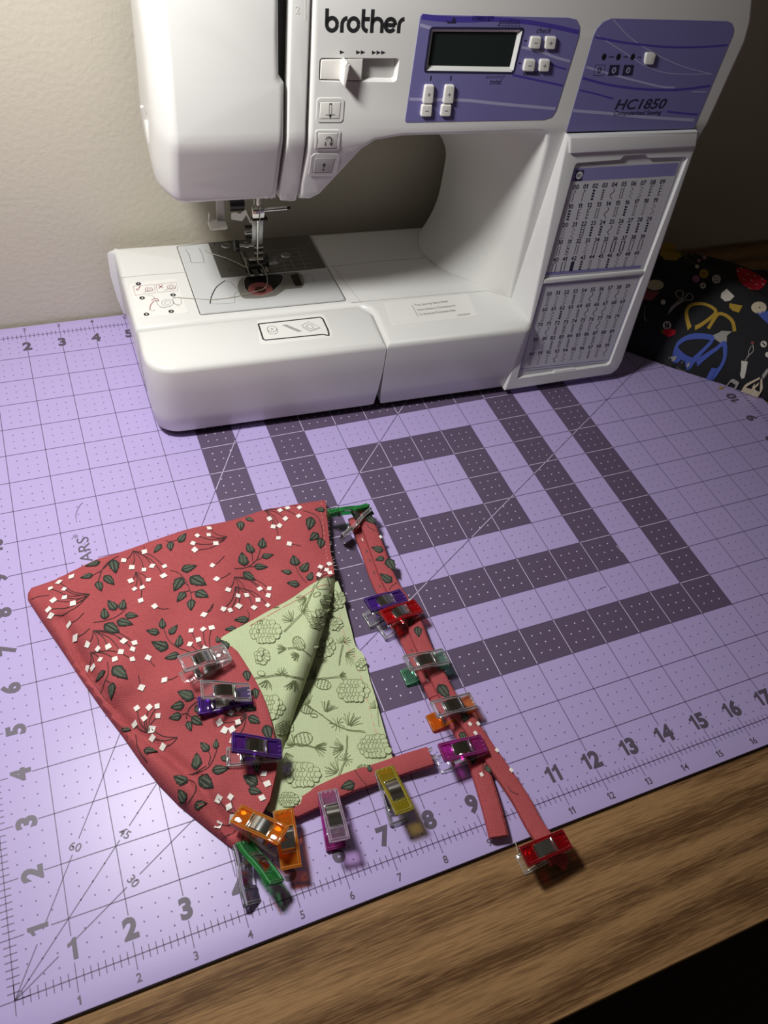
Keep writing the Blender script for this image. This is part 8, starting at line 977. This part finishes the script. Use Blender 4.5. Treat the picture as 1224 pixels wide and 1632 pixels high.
for nm_, par, H, k in (('pine_print', fp, h_flap, 'f'), ('pine_print', lp, h_low, 'l')):
    g = MB()
    for P in D['pine'][k]: g.ribbon(dense(smooth(P, 3)), 0.0115, on(H, .010), 'pine')
    for ci, (c, a, b_) in enumerate(D['cone'][k]):
        A2 = (a[0]-c[0], a[1]-c[1]); B2 = (b_[0]-c[0], b_[1]-c[1])
        q = 1.0 if math.hypot(*A2) > .072 else 1.35; eo = .011+(ci % 40)*.0005
        ring = [(c[0]+q*(A2[0]*math.cos(t)+B2[0]*math.sin(t)), c[1]+q*(A2[1]*math.cos(t)+B2[1]*math.sin(t))) for t in [k2*6.2832/12 for k2 in range(12)]]
        if q > 1: g.poly(ring, on(H, eo), 'pine_fill')
        g.ribbon(ring, 0.0125, on(H, eo+.0003), 'pine', closed=True)
    g.build(nm_, par, None, BO)
# folded binding along the red opening and along the lining's hem
FOLD = [(-.20, -.10), (-.215, -.05), (-.19, -.012), (-.12, 0.0), (.14, 0.0), (.19, -.012), (.205, -.05), (.19, -.10)]
def scale_prof(p, sx, sz): return [(a*sx, c*sz) for a, c in p]
def tape_leaf(mb, path, t0, lat0, t1, lat1):
    pass
def on_path(path):
    """surface coordinates of a tape: s along the path, u across, lifted by e"""
    acc_ = [0.0]
    for a, c in zip(path, path[1:]): acc_.append(acc_[-1]+(Vector(c)-Vector(a)).length)
    def at(s, u, e=0.0):
        s = max(0, min(acc_[-1]-1e-6, s)); i = max(k for k in range(len(acc_)-1) if acc_[k] <= s)
        f = (s-acc_[i])/(acc_[i+1]-acc_[i]); p = Vector(path[i]).lerp(Vector(path[i+1]), f)
        d = (Vector(path[min(i+2, len(path)-1)])-Vector(path[max(i-1, 0)])).normalized(); lat = d.cross(Vector((0, 0, 1))).normalized(); up = lat.cross(d)
        return tuple(p+lat*u+up*e)
    return at, acc_[-1]
def tape_print(mb, path, half, seed, leaves=True, marks=()):
    at, L = on_path(path); r = random.Random(seed); fn = lambda e: (lambda s, u: at(s, u, e+.002))
    if marks:
        for kind, s, u, ds, du in marks:
            if kind == 'leaf': leaf(mb, (s, u), (s+ds, u+du), fn, .006, .30)
            elif kind == 'berry': mb.poly([(s+.06*math.cos(q*1.57+.5), u+.05*math.sin(q*1.57+.5)) for q in range(4)], fn(.008), 'berry')
            else: mb.ribbon(smooth([(s, u), (s+ds*.5, u+du*.5+.05), (s+ds, u+du)], 4), .016, fn(.006), 'stem')
        return
    s = .15
    while s < L-.3:
        u = r.uniform(-half*.5, half*.5)
        if r.random() < .5: leaf(mb, (s, u*.3), (s+r.uniform(-.1, .3)+.01, max(-half*.8, min(half*.8, u+r.uniform(-.15, .15)))), fn, .006, .3)
        else: mb.poly([(s+.055*math.cos(q*1.57+.5), u+.05*math.sin(q*1.57+.5)) for q in range(4)], fn(.008), 'berry')
        s += r.uniform(.3, .6)
lo_path = smooth(D['bind_low'], 6)
b = MB(); strip(b, [(a*1.05, c*1.9) for a, c in FOLD], lo_path, 'red'); bl = b.build('hem_binding', bo, 40, BO)
b = MB(); tape_print(b, lo_path, .2, 1, marks=[('leaf', 1.75, .08, -.33, -.02), ('stem', 1.85, -.2, .12, .38), ('leaf', 2.15, -.05, .05, -.16), ('berry', 1.2, .19, 0, 0), ('leaf', .55, -.16, -.12, -.1)]); b.build('floral_print', bl, None, BO)
b = MB(); at_e, L_e = on_path(lo_path)
for k in range(16):
    p = Vector(at_e(L_e, rn.uniform(-.19, .19), rn.uniform(-.18, .0))); b.tube([p-Vector((.03, 0, 0)), p+Vector((rn.uniform(.02, .12), rn.uniform(-.03, .05), rn.uniform(-.04, .04)))], .008, 'fray' if k % 2 else 'leaf_vein', 4)
b.build('frayed_end', bl, None, BO)
ed_path = [(x, y, z+.045) for x, y, z in smooth(D['bind_edge'], 6)]
b = MB(); strip(b, [(a*.62, c*1.5) for a, c in FOLD], ed_path, 'red'); be = b.build('edge_binding', bo, 40, BO)
b = MB(); tape_print(b, ed_path, .12, 1, marks=[('leaf', .36, .02, -.28, .01), ('leaf', 1.0, -.04, .26, .08), ('leaf', 1.45, -.02, .25, .06), ('leaf', 2.3, .02, .35, -.03), ('berry', 2.62, .09, 0, 0), ('berry', 2.85, .1, 0, 0)]); b.build('floral_print', be, None, BO)
b = MB()
def dashes(P, fn, m, d=.10, g=.05, wd=.012):
    P = dense(smooth(P, 6), .02); i = 0; n = int(d/.02); q = int(g/.02)
    while i+n < len(P): b.ribbon(P[i:i+n], wd, fn, m); i += n+q
dashes([(8.55, 9.12), (8.33, 8.5), (8.2, 7.9), (8.03, 7.2), (7.9, 6.62)], on(h_red, .012), 'stitch')
b.build('topstitching', op, None, BO)
b = MB(); dashes([(7.75, 6.22), (7.2, 6.06), (6.6, 5.9), (5.9, 5.66), (5.35, 5.45)], on(h_flap, .012), 'stitch', .4, .03); b.build('seam_stitching', fp, None, BO)
b = MB(); dashes([D['low_poly'][i] for i in (6, 9, 12, 15, 18, 21, 24, 27)], lambda u, v: (u-.2, v, h_low(u-.2, v)+.012), 'stitch', .12, .06); b.build('seam_stitching', lp, None, BO)
b = MB()
E8 = D['red_poly']; edge = [E8[i] for i in (13, 14, 15, 16, 17)]
for a, c in zip(edge, edge[1:]):
    for k in range(9):
        f = rn.random(); x, y = a[0]+(c[0]-a[0])*f, a[1]+(c[1]-a[1])*f; z = h_red(x, y)-.02
        b.tube([(x-.02, y, z), (x+rn.uniform(.01, .09), y+rn.uniform(-.05, .05), z+rn.uniform(-.06, .02))], .006, 'fray' if k % 3 else 'berry', 4)
b.build('frayed_edge', op, None, BO)
# ------------------------------------------------------------------ folded tie tapes
FOLD2 = [(-.20, -.10), (-.215, -.085), (-.21, -.065), (-.175, -.062), (-.19, -.05), (-.185, -.033), (-.145, -.030), (-.155, -.018), (-.14, -.002), (-.08, 0.0), (.14, 0.0), (.19, -.012), (.205, -.05), (.19, -.10)]
def tape(name, path, label, prof, marks, mats='red', second=None):
    o = Vector(path[len(path)//2]); o.z = 0
    e = empty(name, o, label, 'fabric tape', 'red floral tie tapes'); P = smooth(path, 6)
    b = MB(); strip(b, prof, P, mats); q = b.build('top_fold', e, 40, o)
    b = MB(); tape_print(b, P, .2, 3, marks=marks); b.build('floral_print', q, None, o)
    if second:
        P2 = smooth(second[0], 6); b = MB(); strip(b, second[1], P2, mats); q2 = b.build('under_fold', e, 40, o)
        b = MB(); at2, L2 = on_path(P2)
        s = .2
        while s < L2-.2: b.ribbon([(s, .17), (s+rn.uniform(.05, .12), .17)], .03, lambda u, v: at2(u, v, .004), 'berry' if rn.random() < .5 else 'leaf'); s += rn.uniform(.12, .5)
        b.build('floral_print', q2, None, o)
    return e
mk = [('leaf', .08, -.02, .18, -.17), ('leaf', .32, .0, .2, -.15), ('stem', .8, -.1, -.25, .15), ('leaf', 1.42, -.12, -.12, .22), ('leaf', 1.62, -.08, .02, .2), ('leaf', 1.66, -.14, .28, -.06), ('berry', 1.0, -.18, 0, 0), ('leaf', 2.38, -.02, -.22, .16), ('stem', 2.55, .15, -.12, -.28), ('berry', 3.05, -.15, 0, 0), ('leaf', 3.42, 0.05, -.2, -.06), ('leaf', 3.55, .02, .1, .14), ('leaf', 3.75, -.02, .2, .05),
      ('berry', 4.5, .02, 0, 0), ('berry', 4.55, -.14, 0, 0), ('leaf', 5.3, .1, .28, -.05), ('leaf', 5.7, .1, .3, -.05), ('stem', 5.98, 0, .1, -.2), ('leaf', 6.18, -.05, .1, .15), ('berry', 6.42, .03, 0, 0), ('berry', 6.5, -.14, 0, 0), ('berry', 6.65, .04, 0, 0), ('stem', 6.5, -.1, -.05, -.1), ('berry', 7.2, -.16, 0, 0), ('berry', 7.7, -.16, 0, 0), ('stem', 7.95, .12, .25, -.1)]
tA = tape('tie_tape', D['tapeA'], 'longer red floral folded tape, running from green clip past mat edge to dark red clip', [(a*1.0, c*1.4) for a, c in FOLD2], [((m[0], m[1], m[2], m[3]*1.5, m[4]*1.3) if m[0] == 'leaf' else m) for m in mk], second=(D['tapeC'], [(a*1.05+.10, c*1.2) for a, c in FOLD]))
tape('tie_tape', D['tapeB'], 'shorter red floral folded tape ending with an open frayed end at the mat number 9', [(a*1.05, c*1.6) for a, c in FOLD2],
     [('leaf', .55, .08, .2, .06), ('leaf', 1.3, -.02, .28, -.1), ('leaf', 1.75, .06, .26, .06), ('leaf', 1.95, -.06, .3, -.1), ('leaf', 2.3, .05, .26, .1), ('stem', 2.5, -.15, .3, .1), ('leaf', 2.62, -.12, .2, -.06), ('berry', 2.8, .03, 0, 0)])
# tail of the long tape curling beyond the dark red clip
b = MB(); strip(b, [(a*.7, c*2.0) for a, c in FOLD], [Vector(p) for p in D['tail']], 'red'); e0 = Vector(D['tapeA'][len(D['tapeA'])//2]); e0.z = 0
b.build('tail_end', tA, 40, e0)
# ------------------------------------------------------------------ sewing clips
def lever_mesh(sgn):
    b = MB(); th = .055
    prof = [(0.0, .075), (.08, .085), (.20, .105), (.32, .14), (.50, .215), (.70, .285), (.88, .335), (1.06, .365)]
    h = lambda x: [p0[1]+(p1[1]-p0[1])*(x-p0[0])/(p1[0]-p0[0]) for p0, p1 in zip(prof, prof[1:]) if p0[0] <= x <= p1[0]+1e-9][0]
    def plate(x0, x1, y0, y1, lift=0, th=th, n=4, m='M'):
        vs = []; xs = [x0+(x1-x0)*k/n for k in range(n+1)]
        for x in xs:
            for y, zz in ((y0, 0), (y1, 0), (y1, -th), (y0, -th)): vs.append((x, y, sgn*(h(x)+lift+zz)))
        fs = [[i*4+k, i*4+(k+1) % 4, (i+1)*4+(k+1) % 4, (i+1)*4+k] for i in range(n) for k in range(4)]+[[0, 1, 2, 3][::-1], [n*4, n*4+1, n*4+2, n*4+3]]
        b.add(vs, fs, 'c_clear')
    plate(0, .36, -.20, .20)
    for s in (-1, 1): plate(.04, 1.06, s*.20-.03*(s+1)/2*2+(.0 if s > 0 else 0), s*.20+(.06 if s < 0 else 0), .045, .10, 7)
    plate(.78, 1.06, -.20, .20, -.01); plate(1.0, 1.06, -.20, .20, .05, .12, 1); plate(.30, .36, -.15, .15, .035, .05, 1)
    for k in range(4):
        x = .05; y = -.135+.09*k; b.box((x, y, sgn*(h(x)+.01)), (.05, .035, .03), 'c_clear')
    return b
def spring_mesh():
    b = MB(); w_ = .125; P = [(.33, .10), (.36, .19), (.42, .245), (.52, .285), (.62, .305), (.70, .30), (.76, .26), (.78, .20)]
    for s in (1, -1):
        vs = []; 
        for x, z in P:
            for y, dz in ((-w_, 0), (w_, 0), (w_, -.02), (-w_, -.02)): vs.append((x, y, s*(z+dz)))
        fs = [[i*4+k, i*4+(k+1) % 4, (i+1)*4+(k+1) % 4, (i+1)*4+k] for i in range(len(P)-1) for k in range(4)]; b.add(vs, fs, 'chrome')
    for s in (-1, 1): b.box((.40, s*.11, 0), (.10, .02, .36), 'chrome'); b.box((.335, 0, s*.165), (.045, .29, .05), 'chrome', bevel=.012); b.box((.775, 0, s*.235), (.045, .29, .05), 'chrome', bevel=.012)
    return b
def as_mesh(b, name, ang=30, bevel=0.0):
    ob = b.build(name, None, ang); me = ob.data; bpy.data.objects.remove(ob)
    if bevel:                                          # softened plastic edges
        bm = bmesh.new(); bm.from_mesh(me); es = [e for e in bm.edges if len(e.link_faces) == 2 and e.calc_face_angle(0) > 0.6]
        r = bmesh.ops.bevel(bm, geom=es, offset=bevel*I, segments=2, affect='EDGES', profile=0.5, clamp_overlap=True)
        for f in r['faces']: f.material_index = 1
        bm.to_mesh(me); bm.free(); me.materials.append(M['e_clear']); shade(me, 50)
    return me
lever_top, lever_bot, spring_me = as_mesh(lever_mesh(1), 'top_lever', bevel=0.012), as_mesh(lever_mesh(-1), 'bottom_lever', bevel=0.012), as_mesh(spring_mesh(), 'spring')
def clip(jaw, handle, top, bottom, label, roll=0.0):
    J, H_ = Vector(jaw), Vector(handle); loc = Vector((0, 0, .10)); d = (H_-J); L = 1.09; ex = d.normalized()
    slope = math.atan2(.30, 1.06); ey = Vector((0, 0, 1)).cross(ex).normalized(); ez = ex.cross(ey)
    if roll: q = Matrix.Rotation(roll, 3, ex); ey = q @ ey; ez = q @ ez
    rx = ex*math.cos(slope)-ez*math.sin(slope); rz = ez*math.cos(slope)+ex*math.sin(slope)
    mid = (J+H_)/2 - rx*.53-rz*.25
    e = empty('sewing_clip', (0, 0, 0), label, 'clip', 'sewing clips')
    e.matrix_world = Matrix(((rx.x, ey.x, rz.x, mid.x*I), (rx.y, ey.y, rz.y, mid.y*I), (rx.z, ey.z, rz.z, mid.z*I), (0, 0, 0, 1)))
    for nm_, me, c in (('top_lever', lever_top, top), ('bottom_lever', lever_bot, bottom), ('spring', spring_me, None)):
        o = bpy.data.objects.new(nm_, me); COL.objects.link(o); o.parent = e
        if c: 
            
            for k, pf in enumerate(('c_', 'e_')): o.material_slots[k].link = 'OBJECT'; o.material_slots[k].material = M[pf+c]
            if c not in ('clear', top) : o['label'] = c.replace('darkred', 'dark red').replace('pinkclear', 'pale pink').replace('teal', 'pale green')+' plastic lever'
    return e
for c in D['clips']: clip(*c)
# ------------------------------------------------------------------ black zip pouch with sewing print
PO = (25, 13, 0)
po = empty('fabric_pouch', PO, 'black cotton pouch printed with scissors, buttons and spools, beside the machine', 'pouch')
pouch_poly = [(20.35, 13.9), (21.15, 13.05), (22.3, 11.88), (23.5, 10.82), (24.7, 9.6), (26.5, 8.3), (29, 9.3), (30.6, 12), (30.2, 15), (29.06, 15.55), (26.95, 15.75), (25.95, 16.45), (24.4, 16.85), (23.2, 17.5), (21.6, 17.4), (20.6, 16)]
back_edge = [(30.6, 12), (30.2, 15), (29.06, 15.55), (26.95, 15.75), (25.95, 16.45), (24.4, 16.85), (23.2, 17.5), (21.6, 17.4), (20.6, 16), (20.35, 13.9)]
def h_po(x, y):
    d = seg_d(x, y, back_edge, False); return max(.012, h_pouch(x, y)*math.sqrt(max(0, 1-(1-min(1, d/.35))**2)))
b = MB(); cloth(b, pouch_poly, h_po, 'pouch', .13, 5.0, 0.006); pbd = b.build('pouch_body', po, 60, PO)
pp = MB()
for c, P in D['pp_poly']: pp.poly(dense(P+[P[0]], .08)[:-1], on(h_po, .014), 'p_'+c, cuts=[('u', q*.12+21) for q in range(80)])
for c, w_, P in D['pp_stroke']: pp.ribbon(dense(smooth(P, 6), .05), w_, on(h_po, .018), 'p_'+c)
for c, p in D['pp_dot']: pp.poly(arc(p[0], p[1], .045, 0, 330, 8), on(h_po, .020), 'p_'+c)
for p in D['pp_hole']: pp.poly(arc(p[0], p[1], .028, 0, 330, 7), on(h_po, .022), 'p_hole')
pp.build('sewing_notions_print', pbd, None, PO)
# ------------------------------------------------------------------ loose thread snippets
def snippet(P, m, label, r=.008):
    b = MB(); o = Vector((P[0][0], P[0][1], 0)); b.tube(smooth(P, 5), r, m, 5); ob = b.build('thread_snippet', None, 60, o, label=label, category='thread', group='loose thread snippets'); return ob
snippet([(2.42, 10.25, .02), (2.44, 10.5, .04), (2.56, 10.75, .03), (2.66, 10.85, .015)], 'thread_black', 'curled pale thread snippet lying on lilac mat above the wordmark', r=.006)
snippet([(4.55, .02, .015), (4.6, -.1, .02), (4.62, -.22, .015)], 'stitch', 'short pink thread snippet on mat edge beside small number 4')
snippet([(9.5, -.48, .02), (9.5, -.6, .03), (9.48, -.72, .0)], 'thread', 'thin white thread trailing from the shorter red tape')
snippet([(14.6, 4.45, .015), (14.9, 4.5, .03), (14.95, 4.35, .015)], 'line_light', 'tiny white curled thread on lowest plum band of mat')
snippet([(16.0, 5.35, .015), (15.95, 5.6, .02)], 'line_light', 'tiny white thread at the corner of the middle plum square')
